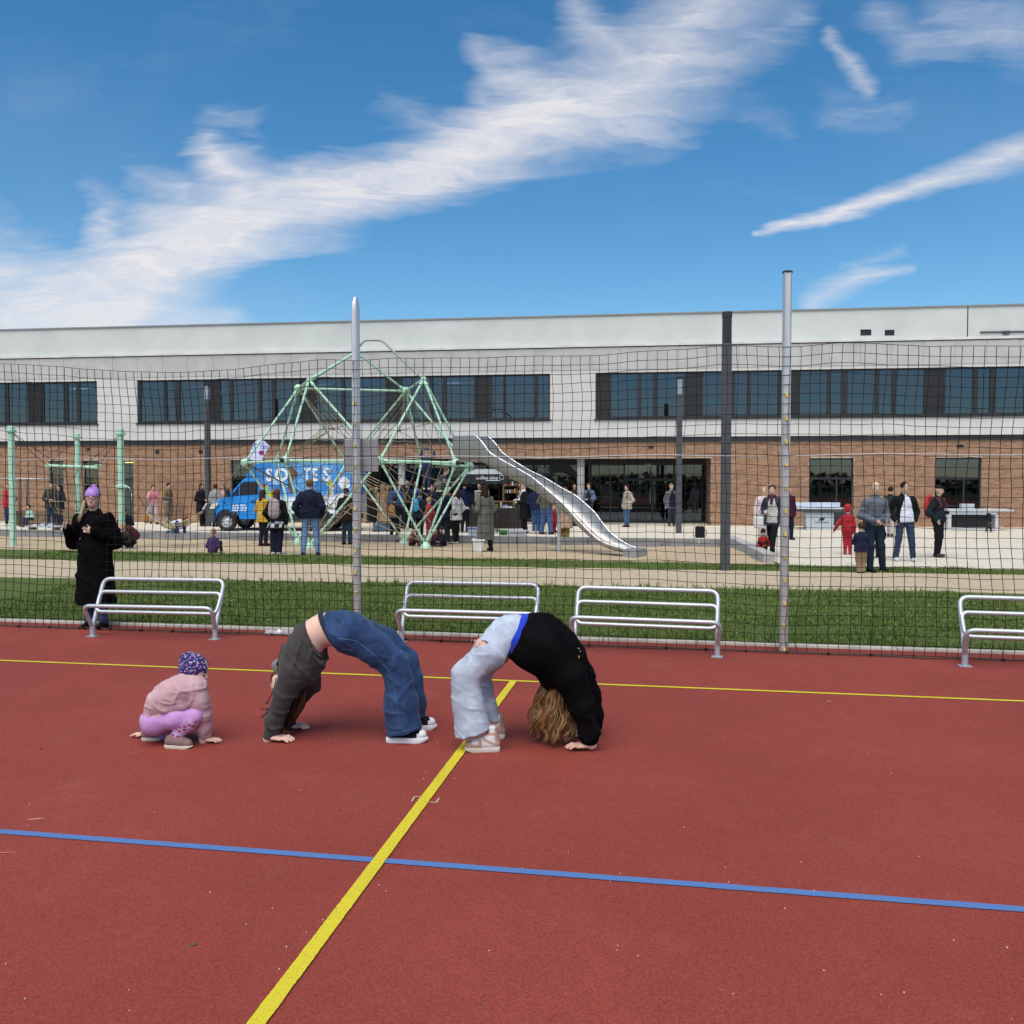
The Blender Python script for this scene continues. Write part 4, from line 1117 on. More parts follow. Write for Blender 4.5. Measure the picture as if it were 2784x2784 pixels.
def net_off(s, z):
    """how the hanging net sags and bulges"""
    d = min(abs(s), abs(s - SP)); u = (s % SP) / SP if 0 <= s <= SP else s / SP
    bag = .16 * sin(pi * min(1, max(0, (s % SP) / SP))) ** 2 * sin(pi * min(1, z / 3.0)) 
    q = Vector((s * .55, z * .7, 1.7)); r = Vector((s * 1.9, z * 2.1, 5.2)); k = Vector((s * 5, z * 5, 9.1))
    dx = .055 * mnoise.noise(q) + .022 * mnoise.noise(r) + .006 * mnoise.noise(k)
    dz = -.07 * sin(pi * ((s % SP) / SP)) * (z / 3.2) + .045 * mnoise.noise(q + Vector((7, 0, 0))) + .02 * mnoise.noise(r + Vector((3, 0, 0))) + .006 * mnoise.noise(k + Vector((3, 0, 0)))
    dz -= .05 * math.exp(-d * d / .12) * (z / 3.2)
    if s < -.3: dz += .05 * sin((s + .3) * 1.1) * z / 3.2
    e = min(1, z / .25)
    return tv * dx * e + nv * (-.075 + bag * .6 + .05 * mnoise.noise(q + Vector((0, 9, 0)))) + Vector((0, 0, dz * e))
CELL = .1008; NX = 172; NZ = 32; s0 = -6.25
grid = np.array([[list(npt(s0 + i * CELL, .02 + j * CELL) + net_off(s0 + i * CELL, .02 + j * CELL)) for j in range(NZ)] for i in range(NX)])
v, f = [], []
def strand(pts, r=.0034):
    pts = np.asarray(pts); n = len(pts); t = np.gradient(pts, axis=0); t /= np.linalg.norm(t, axis=1)[:, None]
    up = np.array(nv); x = np.cross(t, up); x /= np.linalg.norm(x, axis=1)[:, None]; y = np.cross(x, t)
    b = len(v)
    for i in range(n):
        for k in range(4):
            a = k * pi / 2 + pi / 4; v.append(tuple(pts[i] + (x[i] * cos(a) + y[i] * sin(a)) * r))
    for i in range(n - 1):
        for k in range(4): l = (k + 1) % 4; f.append((b + i * 4 + k, b + i * 4 + l, b + i * 4 + 4 + l, b + i * 4 + 4 + k))
for i in range(NX): strand(grid[i], .0036)
for j in range(NZ): strand(grid[:, j], .0036)
me = bpy.data.meshes.new('net'); me.from_pydata(v, [], f); me.update()
tag(link('net', me, M['net'], fence), kind='stuff')
mb = MB(); pts = []
for i in range(0, NX * 2 - 1):
    s = s0 + i * CELL / 2; q = npt(s, .018 + .012 * mnoise.noise(Vector((s * 2.3, 0, 4)))) - nv * (.10 + .05 * mnoise.noise(Vector((s * .9, 3, 4)))); pts.append(q)
mb.tube(pts, .008, 5); mb.build('bottom_rope', M['ropeB'], fence, True)
for i in range(0, NX, 4):
    c = Vector(grid[i, 0]) - nv * .03 + Vector((0, 0, .0)); mb = MB(); mb.ball(c, .018, 6, scale=(1.3, 1, .8)); mb.build('knot', M['net'], fence)
mb = MB(); mb.tube([npt(s0 + i * .25, 2.02 + .01 * sin(i * .7)) - nv * .07 for i in range(70)], .0035, 4); mb.build('middle_wire', M['steel'], fence)
# the square grey board on the post
bd = thing('grey_board', 'square grey metal board with a cross joint, fixed behind the post', 'board', (0, 0, 0))
a, b = at(936, 1193, PL.y + .10), at(1030, 1283, PL.y + .10); bx = mat('board_grey', (.33, .33, .34), .55, .2, .08, 4)
mb = MB(); mb.box((a.x, PL.y + .066, b.z), (b.x, PL.y + .084, a.z)); mb.build('sheet', bx, bd, bevel=.01)
mb = MB(); zc = at(0, 1236, PL.y + .1).z; mb.box((a.x + .01, PL.y + .058, zc - .012), (b.x - .01, PL.y + .066, zc + .012)); mb.build('cross_bar', bx, bd)

# ------------------------------------------------------------------ tubular steel seats along the court
def arc_path(pts, r, n=5):
    """rounds the corners of a polyline"""
    out = [Vector(pts[0])]
    for a, b, c in zip(pts, pts[1:], pts[2:]):
        a, b, c = Vector(a), Vector(b), Vector(c); d = min(r, (b - a).length * .45, (c - b).length * .45)
        p, q = b + (a - b).normalized() * d, b + (c - b).normalized() * d
        for i in range(n + 1): t = i / n; out.append(p * (1 - t) ** 2 + b * 2 * t * (1 - t) + q * t * t)
    out.append(Vector(pts[-1])); return out
def bench(pl, pr, label):
    """pl, pr: pixels of the feet's base. local x along the seat, y away from the camera"""
    a, b = gp(*pl), gp(*pr); L = (b - a).length
    t = thing('tube_bench', label, 'bench', a, atan2(b.y - a.y, b.x - a.x), 'tubular steel benches along the net')
    r = .0235
    for x in (0, L):
        mb = MB(); mb.tube([(x, 0, 0), (x, 0, .13)], .030, 10); mb.box((x - .055, -.05, 0), (x + .055, .05, .008)); mb.build('foot', M['steel'], t, True, angle=R(40))
    s = .0
    mb = MB(); mb.tube(arc_path([(0, 0, .10), (-.03, -.13, .365), (L + .03, -.13, .365), (L, 0, .10)], .09), r, 10); mb.build('seat_tube', M['steel'], t, True, angle=R(60))
    mb = MB(); q = arc_path([(L / 2, .05, .275), (L - .01, .05, .275), (L, .17, .49), (0, .17, .49), (.01, .05, .275), (L / 2 - .001, .05, .275)], .07)
    mb.tube(q, r * .9, 10); mb.build('seat_loop', M['steel'], t, True, angle=R(60))
    mb = MB(); mb.tube(arc_path([(0, 0, .10), (.0, .24, .63), (L, .24, .63), (L, 0, .10)], .09), r, 10); mb.build('back_frame', M['steel'], t, True, angle=R(60))
    return t
bench((252, 1730), (585, 1738), 'steel tube bench in front of the woman in the long black coat')
bench((1092, 1745), (1455, 1757), 'steel tube bench partly hidden by the two arching girls')
bench((1562, 1768), (1950, 1786), 'steel tube bench right of the girl in the black sweater, whole back in view')
bench((2623, 1811), (3010, 1828), 'steel tube bench cut by the right edge of the view')
# a clear bottle lying by the net
t = thing('water_bottle', 'clear empty plastic bottle lying on the court by the net', 'bottle', gp(760, 1727), .05)
pl = bpy.data.materials.new('clear_plastic'); pl.use_nodes = True; p = pl.node_tree.nodes['Principled BSDF']; p.inputs['Transmission Weight'].default_value = .75; p.inputs['Roughness'].default_value = .12; p.inputs['IOR'].default_value = 1.3; p.inputs['Base Color'].default_value = (.92, .94, .95, 1)
Mx = Matrix.Translation((0, 0, .034)) @ Matrix.Rotation(pi / 2, 4, 'Y')
mb = MB(); mb.lathe([(.012, -.165), (.030, -.155), (.033, -.14), (.033, -.07), (.027, -.055), (.033, -.04), (.033, .03), (.028, .045), (.033, .06), (.033, .10), (.015, .145), (.012, .15)], 16, Mx); mb.build('bottle_body', pl, t, True)
mb = MB(); mb.lathe([(.033, -.02), (.0335, -.02), (.0335, .025), (.033, .025)], 16, Mx); mb.build('bottle_label', mat('bottle_label', (.6, .62, .66), .5), t, True)
mb = MB(); mb.lathe([(.016, .15), (.016, .168)], 12, Mx); mb.build('bottle_cap', M['white'], t, True)
# ------------------------------------------------------------------ the climbing frame in the sand
frame = thing('climbing_frame', 'large mint green tube climbing frame with rope nets standing in the sand pit', 'climbing frame')
ND = dict(A=(666, 1258, 25.0), B=(776, 1252, 23.6), C=(811, 1056, 25.8), D=(840, 1033, 24.3), E=(1103, 1063, 25.8), G=(1152, 1030, 24.3), H=(1033, 1252, 23.6), I=(1239, 1258, 23.6),
          J=(1277, 1268, 25.0), F1=(808, 1474, 25.6), F2=(842, 1488, 23.9), F3=(1099, 1474, 25.6), F4=(1157, 1486, 23.9), T=(968, 958, 25.0), N1=(753, 1254, 26.9), N2=(943, 1258, 26.9), N3=(1146, 1258, 26.9))
NP = {k: at(*v) for k, v in ND.items()}
for k in ('F1', 'F2', 'F3', 'F4'): NP[k].z = .03
EDGES = 'C-A C-N1 D-B D-H C-N2 C-E C-T D-T T-E E-N2 E-J E-N3 G-H G-I G-J B-H H-I A-B A-N1 N1-N2 N2-N3 N3-J A-F1 B-F2 N1-F1 H-F2 N2-F1 N2-F3 H-F4 N3-F3 I-F4 J-F4 J-F3 C-D E-G'.split()
for e in EDGES:
    a, b = (NP[k] for k in e.split('-')); mb = MB(); mb.tube([a, b], .0325 if e not in ('T-E',) else .03, 10); 
    for q, w in ((a, b), (b, a)): d = (w - q).normalized(); mb.tube([q + d * .12, q + d * .20], .048, 10)
    mb.build('tube', M['mint'], frame, True, angle=R(40))
for k in 'ABCEHIJ':
    mb = MB(); mb.ball(NP[k], .125, 16); o = mb.build('ball_joint', M['mint'], frame, True)
    if k in 'BHI': mb = MB(); mb.ball(NP[k] + Vector((-.055 if k != 'I' else .06, -.105, 0)), .07, 12, scale=(.9, .7, 1)); mb.build('joint_cap', M['black'], o, True)
for k in 'DGT': mb = MB(); mb.ball(NP[k], .075, 12); mb.build('ball_joint', M['mint'], frame, True)
for k in ('N1', 'N2', 'N3'): mb = MB(); mb.ball(NP[k], .10, 12); mb.build('ball_joint', M['mint'], frame, True)
for k in ('F1', 'F2', 'F3', 'F4'):
    mb = MB(); mb.lathe([(.14, -.14), (.14, -.02), (.11, .05), (.06, .11)], 14, Matrix.Translation((NP[k].x, NP[k].y, 0))); mb.build('foot', M['mint'], frame, True, angle=R(40))
def sag(a, b, s=.0, n=7):
    return [a + (b - a) * i / n - Vector((0, 0, s * 4 * (i / n) * (1 - i / n))) for i in range(n + 1)]
def web(tri, n, m, r=.011, name='rope_net', hexa=False):
    """a rope net spun in a triangle: rungs across and cords up to the corner"""
    mb = MB(); a, b, c = [NP[k] if isinstance(k, str) else k for k in tri]
    for i in range(1, n): t = i / n; mb.tube(sag(a + (b - a) * t, a + (c - a) * t, .03, 4), r, 5, caps=False)
    for j in range(1, m): mb.tube(sag(a, b + (c - b) * j / m, .02, 4), r, 5, caps=False)
    return mb.build(name, M['rope'], frame)
mid = lambda a, b, t=.5: NP[a] * (1 - t) + NP[b] * t
hubL = at(905, 1165, 25.2); hubR = at(1085, 1170, 25.2); hubC = at(1010, 1330, 25.0)
def spider(hub, ends, rings, name='rope_net', r=.0105, m=None):
    mb = MB(); E_ = [NP[k] if isinstance(k, str) else k for k in ends]
    for e in E_: mb.tube(sag(hub, e, .02, 4), r, 5, caps=False)
    for t in rings:
        for a, b in zip(E_, E_[1:] + E_[:1]): mb.tube(sag(hub + (a - hub) * t, hub + (b - hub) * t, .03, 3), r, 5, caps=False)
    mb.ball(hub, .05, 8)
    return mb.build(name, m or M['rope'], frame)
spider(hubL, ['C', 'D', mid('D', 'H', .55), 'H', mid('B', 'H'), 'B', 'N1', mid('C', 'N2', .5)], (.35, .62, .85))
spider(hubR, ['E', 'G', mid('G', 'I', .5), 'I', mid('H', 'I'), 'H', 'N2', mid('E', 'N2', .5)], (.35, .62, .85))
spider(hubC, ['N2', mid('H', 'F4', .3), mid('N2', 'F3', .7), 'F3', 'F4', mid('H', 'F2', .6), 'F2', 'F1', mid('N2', 'F1', .6)], (.28, .5, .72, .92), m=mat('pale_rope', (.34, .27, .17), .9, 0, .2, 20))
web(('B', 'F2', 'H'), 7, 5); web(('H', 'F4', 'I'), 6, 4); web(('A', 'B', 'F1'), 5, 3, .009)
mb = MB(); mb.tube(sag(NP['A'], at(905, 1385, 24.8), .0), .02, 6); mb.build('rope', M['ropeB'], frame)
mb = MB(); mb.tube(arc_path([NP['T'] + Vector((.05, 0, .1)), at(990, 925, 25), at(1038, 925, 25), at(1135, 1018, 24.6), NP['G']], .12), .03, 8); mb.build('top_rail', mat('olive_grey_tube', (.28, .31, .26), .5, .3, .08), frame, True)
mb = MB(); mb.tube([NP['T'], NP['T'] + Vector((0, 0, .42))], .03, 8); mb.box((NP['T'].x - .13, NP['T'].y - .06, NP['T'].z + .22), (NP['T'].x - .02, NP['T'].y + .06, NP['T'].z + .38)); mb.build('top_fitting', M['mint'], frame)

# ------------------------------------------------------------------ the steel slide
slide = thing('slide', 'long stainless steel slide running down right from the climbing frame into the sand', 'slide')
P0, P1 = Vector((-1.46, 24.5, 0)), Vector((3.17, 21.1, 0)); dv = (P1 - P0).normalized(); pv = Vector((-dv.y, dv.x, 0))
PROF = [(0, 2.33, .62, .62), (.144, 2.32, .62, .62), (.185, 2.25, .46, .50), (.221, 2.14, .33, .36), (.30, 1.93, .32, .31), (.37, 1.75, .32, .28), (.46, 1.54, .29, .29), (.55, 1.24, .23, .33), (.635, .94, .18, .41), (.70, .62, .15, .46), (.737, .46, .13, .46), (.77, .33, .10, .35), (.81, .20, .07, .24), (.86, .11, .06, .15), (.91, .06, .05, .06), (1.0, .045, .0, .0)]
_T = np.linspace(0, 1, 401); _K = np.exp(-np.linspace(-2, 2, 21) ** 2); _K /= _K.sum()
_S = [np.convolve(np.pad(np.interp(_T, [p[0] for p in PROF], [p[i] for p in PROF]), 10, 'edge'), _K, 'valid') for i in (1, 2, 3)]
def prof(t): return [float(np.interp(t, _T, q)) for q in _S]
W_ = .52; N = 64; sec = []
for i in range(N + 1):
    t = i / N * .94; z, hn, hf = prof(t); c = P0 + (P1 - P0) * t
    pts = []
    for k in range(13):
        u = k / 12 * 2 - 1
        if abs(u) < .6: o, h_ = u / .6 * .78, .0
        else:
            q = (abs(u) - .6) / .4; o = (1 if u > 0 else -1) * (.78 + .22 * min(1, q * 1.6)); h_ = (hn if u < 0 else hf) * max(0, q) ** 1.15
        pts.append(c + pv * o * W_ / 2 + Vector((0, 0, z + h_ + .05 * (abs(o) ** 2))))
    sec.append(pts)
def shell(secs, th, name, m, par):
    mb = MB(); n = len(secs[0]); L = [p for s_ in secs for p in s_]
    outs = []
    for s_ in secs:
        q = []
        for k, p in enumerate(s_):
            a, b = s_[max(0, k - 1)], s_[min(n - 1, k + 1)]; t = (b - a).normalized(); nrm = dv.cross(t).normalized()
            q.append(p + nrm * th * (1 if nrm.z < 0 or abs(nrm.z) < .2 and (nrm.dot(pv) * (k - n / 2) > 0) else -1))
        outs.append(q)
    O = [p for s_ in outs for p in s_]; m_ = len(secs)
    f = []
    for i in range(m_ - 1):
        for k in range(n - 1): a = i * n + k; f.append((a, a + n, a + n + 1, a + 1))
    g = [tuple(x + len(L) for x in reversed(q)) for q in f]; e = []
    for i in range(m_ - 1):
        for k in (0, n - 1): a = i * n + k; e.append((a, a + len(L), a + n + len(L), a + n))
    for k in range(n - 1):
        for i in (0, m_ - 1): a = i * n + k; e.append((a, a + 1, a + 1 + len(L), a + len(L)))
    mb.add(L + O, f + g + e); return mb.build(name, m, par, True, angle=R(45))
shell(sec, .035, 'chute', M['inox'], slide)
for k in (0, 12): mb = MB(); mb.tube([s_[k] for s_ in sec], .017, 8); mb.build('rim', mat('bright_steel', (.75, .75, .76), .3, .85, .04), slide, True)
a = P0 + (P1 - P0) * .925
mb = MB()
Ms = Matrix.Translation(a) @ Matrix.Rotation(atan2(dv.y, dv.x), 4, 'Z')
mb.prism([(0, -.06), (.36, -.06), (.36, .09), (.33, .125), (.28, .14), (0, .14)], -.29, .29, 0, Ms); mb.build('run_out', M['inox'], slide, bevel=.012)
c = at(1520, 1378, 22.6); mb = MB(); mb.tube([(c.x, c.y, -.1), (c.x, c.y, c.z)], .045, 12); mb.build('support', M['steel'], slide, True, angle=R(40))
# ------------------------------------------------------------------ mint posts, ropes and a nest of ropes
def mint_post(px, py, top, label, ring=None, Y=None):
    b = gp(px, py, -.05) if Y is None else Vector((at(px, 1310, Y).x, Y, -.05))
    h = at(px, top, b.y).z + .05
    t = thing('rope_post', label, 'post', b, 0, 'mint posts in the sand pit')
    mb = MB(); mb.lathe([(.085, -.2), (.085, h - .19)], 14); mb.build('pole', M['mint'], t, True, angle=R(40))
    mb = MB(); mb.lathe([(.085, h - .19), (.135, h - .17), (.135, h - .11), (.095, h - .10), (.095, h - .02), (.06, h)], 14); mb.build('head', M['mint'], t, True, angle=R(40))
    if ring:
        z = at(px, ring, b.y).z + .05
        mb = MB(); mb.lathe([(.09, z - .06), (.14, z - .035), (.14, z + .035), (.09, z + .06)], 14); mb.tube([(0, 0, z), (.2, -.05, z)], .03, 8); mb.build('clamp', M['mint'], t, True, angle=R(40))
        mb = MB(); mb.tube([(.2, -.05, z), (.27, -.06, z - .05), (.30, -.07, z - .14)], .018, 6); mb.build('shackle', M['steel'], t, True)
    return t, b, h
pa, ba, ha = mint_post(36, 1485, 1158, 'mint post cut off from the others near the left edge')
pc, bc, hc_ = mint_post(332, 1488, 1165, 'mint post with a clamp ring, behind the woman in the long black coat', 1323)
pb, bb, hb = mint_post(211, 1455, 1178, 'mint post carrying a cross beam, between two plain mint posts', None, 28.8)
e0, e1 = at(130, 1266, 28.6), at(263, 1268, 28.6)
mb = MB()
for dy in (0, .17): mb.tube([e0 - bb + Vector((0, dy, 0)), e1 - bb + Vector((0, dy, -.03))], .048, 8)
for e in (e0, e1): mb.tube([e - bb + Vector((0, -.07, 0)), e - bb + Vector((0, .24, 0))], .065, 8)
mb.build('cross_beam', M['mint'], pb, True, angle=R(40))
mb = MB()
ta, tb, tc = (q + Vector((0, 0, h - .14)) for q, h in ((ba, ha), (bb, hb), (bc, hc_)))
rp = thing('rope_swing', 'nest of hemp ropes hanging from the mint cross beam', 'rope swing')
for p, q in ((ta, e0), (ta, e0 * .7 + e1 * .3), (tc, e1), (tc, e0 * .3 + e1 * .7)): mb.tube(sag(p, q, .05, 5), .011, 5)
for q in (e0, e1): mb.tube(sag(tb, q, .0, 3), .009, 5)
mb.build('stay_rope', M['ropeB'], rp)
mb = MB(); cc = (e0 + e1) / 2
for sx in (-1, 1):
    c0 = cc + Vector((sx * .42, 0, 0)); 
    for k in range(5):
        a = 2 * pi * k / 5; rr = .34
        mb.tube([c0 + Vector((cos(a) * rr * f, sin(a) * rr * f, -d)) for f, d in ((.35, 0), (.85, .25), (1.05, .6), (1.0, 1.0), (.8, 1.3), (.35, 1.5), (0, 1.55))], .013, 5)
    for d, f in ((.6, 1.05), (1.15, .95)):
        mb.tube([c0 + Vector((cos(2 * pi * i / 14) * .34 * f, sin(2 * pi * i / 14) * .34 * f, -d)) for i in range(14)], .013, 5, closed=True)
for d in (1.35, 1.5): mb.tube(sag(cc + Vector((-.6, 0, -d)), cc + Vector((.6, 0, -d)), .12, 8), .016, 5)
mb.build('rope_nest', M['rope'], rp)
# hammock net on the right
hm = thing('rope_hammock', 'sagging rope hammock stretched from the clamped mint post to the climbing frame', 'hammock')
h0, h1 = at(372, 1340, 24.2), NP['A'] + Vector((-.1, 0, -.05)); hl, hr = at(402, 1392, 24.7), at(548, 1392, 24.8)
mb = MB(); mb.tube(sag(h0, hl, 0, 3), .012, 5); mb.tube(sag(hr, h1, .0, 3), .012, 5); mb.build('stay_rope', M['rope'], hm)
mb = MB(); 
def hpt(i, j): 
    t = i / 12; w = sin(pi * (.08 + .84 * t)) * .42
    return hl + (hr - hl) * t + Vector((0, (j / 6 - .5) * 2 * w, -.50 * 4 * t * (1 - t) * (1 - .35 * abs(j / 6 - .5) * 2)))
for j in range(7): mb.tube([hpt(i, j) for i in range(13)], .014, 5)
for i in range(1, 12): mb.tube([hpt(i, j) for j in range(7)], .012, 5)
mb.build('hammock_net', mat('hammock_rope', (.42, .34, .22), .9, 0, .2, 20), hm)
mb = MB(); mb.tube([at(398, 1398, 24.65), at(408, 1378, 24.68)], .035, 8); mb.tube([at(552, 1385, 24.8), at(563, 1368, 24.85)], .03, 8); mb.build('thimble', M['steel'], hm)

# ------------------------------------------------------------------ lamp columns
def lamp(px, py, top, w, label, glow=True):
    b = gp(px, py); h = at(px, top, b.y).z; t = thing('lamp_column', label, 'street lamp', b, R(-4), 'square dark lamp columns')
    mb = MB(); mb.box((-w/2, -w/2, -.1), (w/2, w/2, h - .62)); mb.build('column', M['lamp'], t, bevel=.008)
    mb = MB(); mb.box((-w/2, -w/2, h - .12), (w/2, w/2, h)); mb.build('lamp_cap', M['anth'], t, bevel=.008)
    mb = MB(); mb.box((-w * .46, -w * .46, h - .62), (w * .46, w * .46, h - .12)); mb.build('lamp_head', M['anth'] if not glow else mat('lamp_glass', (.26, .29, .33), .15, 0, .1), t)
    if glow:
        mb = MB()
        for x in (-1, 1):
            for y in (-1, 1): mb.bar((x * w * .47, y * w * .47, h - .62), (x * w * .47, y * w * .47, h - .12), .02, .02)
        mb.build('lamp_frame', M['lamp'], t)
lamp(1971, 1552, 848, .172, 'tall dark square lamp column standing on the far grass strip, nearest of the three', False)
lamp(1845, 1449, 1022, .185, 'dark lamp column with glass head standing before the school entrance')
lamp(567, 1431, 1042, .185, 'dark lamp column with glass head standing left of the blue van')
# ------------------------------------------------------------------ the blue van and what stands around it
vb = gp(618, 1444)
van = thing('box_van', 'bright blue delivery van with a printed white lettered box body parked before the school', 'van', (vb.x, vb.y, 0), R(-3))
blue = mat('blue_van_paint', (.012, .20, .58), .25, 0, .04, 1, obj=True)
def px_v(px): return at(px, 1400, vb.y).x - vb.x
# side outline of the cab in metres: x from the front axle, z up; the van looks to the left
cab = [(-.60,.42),(-.62,.62),(-.60,.86),(-.52,.98),(-.10,1.24),(.05,1.30),(.55,1.84),(.70,1.92),(1.35,1.93),(1.35,.42),(.44,.42),(.40,.55),(.30,.68),(.15,.75),(0,.77),(-.15,.75),(-.30,.68),(-.40,.55),(-.44,.42)]
def cabpt(x, y, z):
    k = max(0, (z - 1.0)) * .12; f = max(0, -.2 - x) * .25
    return (x, y + (k + f if y < .9 else -(k + f)), z)
mb = MB(); n = len(cab); W2 = 1.86
vs = [cabpt(x, 0, z) for x, z in cab] + [cabpt(x, W2, z) for x, z in cab]
fs = [tuple(range(n)), tuple(range(n, 2 * n))[::-1]] + [(i, i + n, (i + 1) % n + n, (i + 1) % n) for i in range(n)]
mb.add(vs, fs); body = mb.build('cab', blue, van, bevel=.03)
gl = mat('dark_car_glass', (.012, .016, .02), .06, 0, .0, spec=.35)
def side(poly, y, m, name, par=van, th=.006):
    mb = MB(); P = [Vector(cabpt(x, y, z)) for x, z in poly]; Q = [p + Vector((0, -th, 0)) for p in P]; k = len(P)
    area = sum(poly[i][0] * poly[(i+1) % k][1] - poly[(i+1) % k][0] * poly[i][1] for i in range(k))
    if area < 0: P, Q = P[::-1], Q[::-1]
    mb.add(Q + P, [tuple(range(k))] + [(i, i + k, (i + 1) % k + k, (i + 1) % k) for i in range(k)]); return mb.build(name, m, par)
dr = side([(.10,.60),(.10,1.24),(.56,1.78),(1.18,1.80),(1.18,.60),(.48,.60),(.42,.72),(.30,.84)], -.001, mat('blue_door_paint', (.012, .205, .59), .25, 0, .04, 1, obj=True), 'door', th=.012)
side([(.16,1.27),(.42,1.60),(.42,1.27)], -.014, gl, 'quarter_window', dr); side([(.46,1.27),(.46,1.64),(.58,1.75),(1.10,1.76),(1.10,1.32)], -.014, gl, 'side_window', dr)
mb = MB(); mb.box((.86, -.04, 1.05), (1.06, -.012, 1.09)); mb.build('handle', M['black'], dr)
mb = MB(); mb.box((.02, -.26, 1.22), (.14, -.05, 1.50)); mb.build('wing_mirror', M['black'], van, bevel=.03)
mb = MB(); mb.box((-.14, -.018, 1.0), (-.06, .02, 1.05)); mb.build('side_marker', M['black'], van)
mb = MB(); mb.quad(cabpt(.06, .12, 1.335), cabpt(.06, W2 - .12, 1.335), cabpt(.53, W2 - .12, 1.835), cabpt(.53, .12, 1.835)); 
mb.v = [(x - .02, y, z + .02) for x, y, z in mb.v]; mb.build('windscreen', gl, van)
mb = MB(); mb.prism([(-.66,.30),(-.68,.60),(-.66,.72),(-.44,.72),(-.44,.30)], -.01, W2 + .01); mb.build('bumper', mat('grey_bumper', (.055, .058, .062), .6), van, bevel=.02)
mb = MB(); mb.box((-.52, .03, .80), (-.42, .34, .95)); mb.prism([(-.625,.78),(-.60,.90),(-.38,1.02),(-.33,.95),(-.45,.80)], -.012, .3); mb.build('headlight', mat('headlight_glass', (.65, .62, .48), .1, 0, .05), van, bevel=.01)
# door print: three rows of small white characters, too small to read
mb = MB(); g = random.Random(4)
for z, words in ((.92, (2, 4, 6)), (.83, (4, 3, 4, 2)), (.74, (6, 2, 2, 2))):
    x = .20
    for w in words:
        for c in range(w):
            mb.box((x, -.020, z - .028), (x + .024, -.0135, z + g.uniform(.018, .032))); x += .034
        x += .03
mb.build('door_print', M['white'], dr)
# box body
bx0, bx1, bz0, bz1 = 1.20, px_v(968), .62, 2.47
print_m = bpy.data.materials.new('printed_box_side'); print_m.use_nodes = True
T = NT(print_m.node_tree); p = print_m.node_tree.nodes['Principled BSDF']; p.inputs['Roughness'].default_value = .35
tc = T.n('ShaderNodeTexCoord').outputs['Object']; sp_ = T.n('ShaderNodeSeparateXYZ'); T.put(sp_.inputs[0], tc)
n1 = T.noise(tc, 1.6, 4, .6, 1.0); n2 = T.noise(tc, 3.2, 4, .6, .6)
c = T.mix(T.rng(n1, .42, .60), (.015, .16, .50, 1), (.10, .36, .72, 1)); c = T.mix(T.rng(n2, .58, .74), c, (.45, .60, .78, 1))
low = T.m('ADD', sp_.outputs[2], T.m('MULTIPLY', T.m('SUBTRACT', n1, .5), .5))
c = T.mix(T.rng(low, 1.28, 1.12), c, (.66, .70, .76, 1)); c = T.mix(T.rng(sp_.outputs[0], bx0 + .10, bx0 + .45), (.015, .19, .56, 1), c)
T.put(p.inputs['Base Color'], c)
mb = MB(); mb.box((bx0, -.10, bz0), (bx1, W2 + .10, bz1)); box = mb.build('box_body', print_m, van, bevel=.03)
mb = MB(); mb.prism([(.60,1.93),(1.02,2.42),(1.19,2.44),(1.19,1.93)], .1, W2 - .1); mb.build('roof_spoiler', blue, van, bevel=.04)
mb = MB(); mb.box((bx0, -.11, bz0 - .05), (bx1, -.06, bz0)); mb.box((bx0 + .3, -.02, .36), (bx1 - .1, W2, bz0 - .05)); mb.build('chassis', M['black'], van)
mb = MB(); mb.box((1.75, -.06, .34), (2.75, .03, .56)); mb.build('side_guard', mat('dark_guard', (.03, .03, .032), .6), van)
def wheel(x, y, r):
    t = bpy.data.objects.new('wheel', None); COL.objects.link(t); t.parent = van; t.location = (x, y, r)
    Mx = Matrix.Rotation(pi / 2, 4, 'X')
    mb = MB(); mb.lathe([(r * .62, -.10), (r * .93, -.11), (r, -.07), (r, .07), (r * .93, .11), (r * .62, .10), (r * .62, -.10)], 28, Mx, 0, False); mb.build('tyre', M['rubber'], t, True, angle=R(40))
    mb = MB(); mb.lathe([(r * .64, -.09), (r * .64, .07), (r * .56, .085), (r * .50, .03), (r * .26, .06), (r * .22, .10), (.01, .10)], 28, Mx); mb.build('rim', mat('wheel_rim', (.55, .56, .58), .4, .25, .05), t, True, angle=R(40))
    mb = MB()
    for k in range(8): a = k * pi / 4; mb.ball(Vector((cos(a) * r * .42, -.05, sin(a) * r * .42)), r * .07, 6)
    tag(mb.build('rim_hole', M['black'], t, True), kind='stuff')
for x in (0, px_v(874) + .05):
    for y in (.02, W2 - .02): wheel(x, y, .335)
mb = MB()
for x in (px_v(874) + .05,): mb.lathe([(.44, -.0), (.44, .12)], 24, Matrix.Translation((x, -.105, .36)) @ Matrix.Rotation(-pi / 2, 4, 'X'))
mb.build('wheel_arch', M['black'], van)
def lettering(txt, size, m, par, loc, rot=(pi / 2, 0, 0), ext=.004, name='lettering', shear=0., bold=0., space=1., align='CENTER', sx=1.):
    cu = bpy.data.curves.new(name, 'FONT'); cu.body = txt; cu.size = size; cu.extrude = ext; cu.shear = shear; cu.offset = bold; cu.space_character = space; cu.align_x = align; cu.align_y = 'CENTER'; cu.resolution_u = 3
    tmp = bpy.data.objects.new('tmp', cu); me = bpy.data.meshes.new_from_object(tmp); bpy.data.objects.remove(tmp)
    me.name = name; me.materials.clear(); o = link(name, me, m, par); o.location = loc; o.rotation_euler = rot; o.scale = (sx, 1, 1); return o
def vz(py): return EYE + (at(700, py, vb.y - .1).z - EYE)
wp = mat('white_print', (.72, .74, .80), .4, 0, .03)
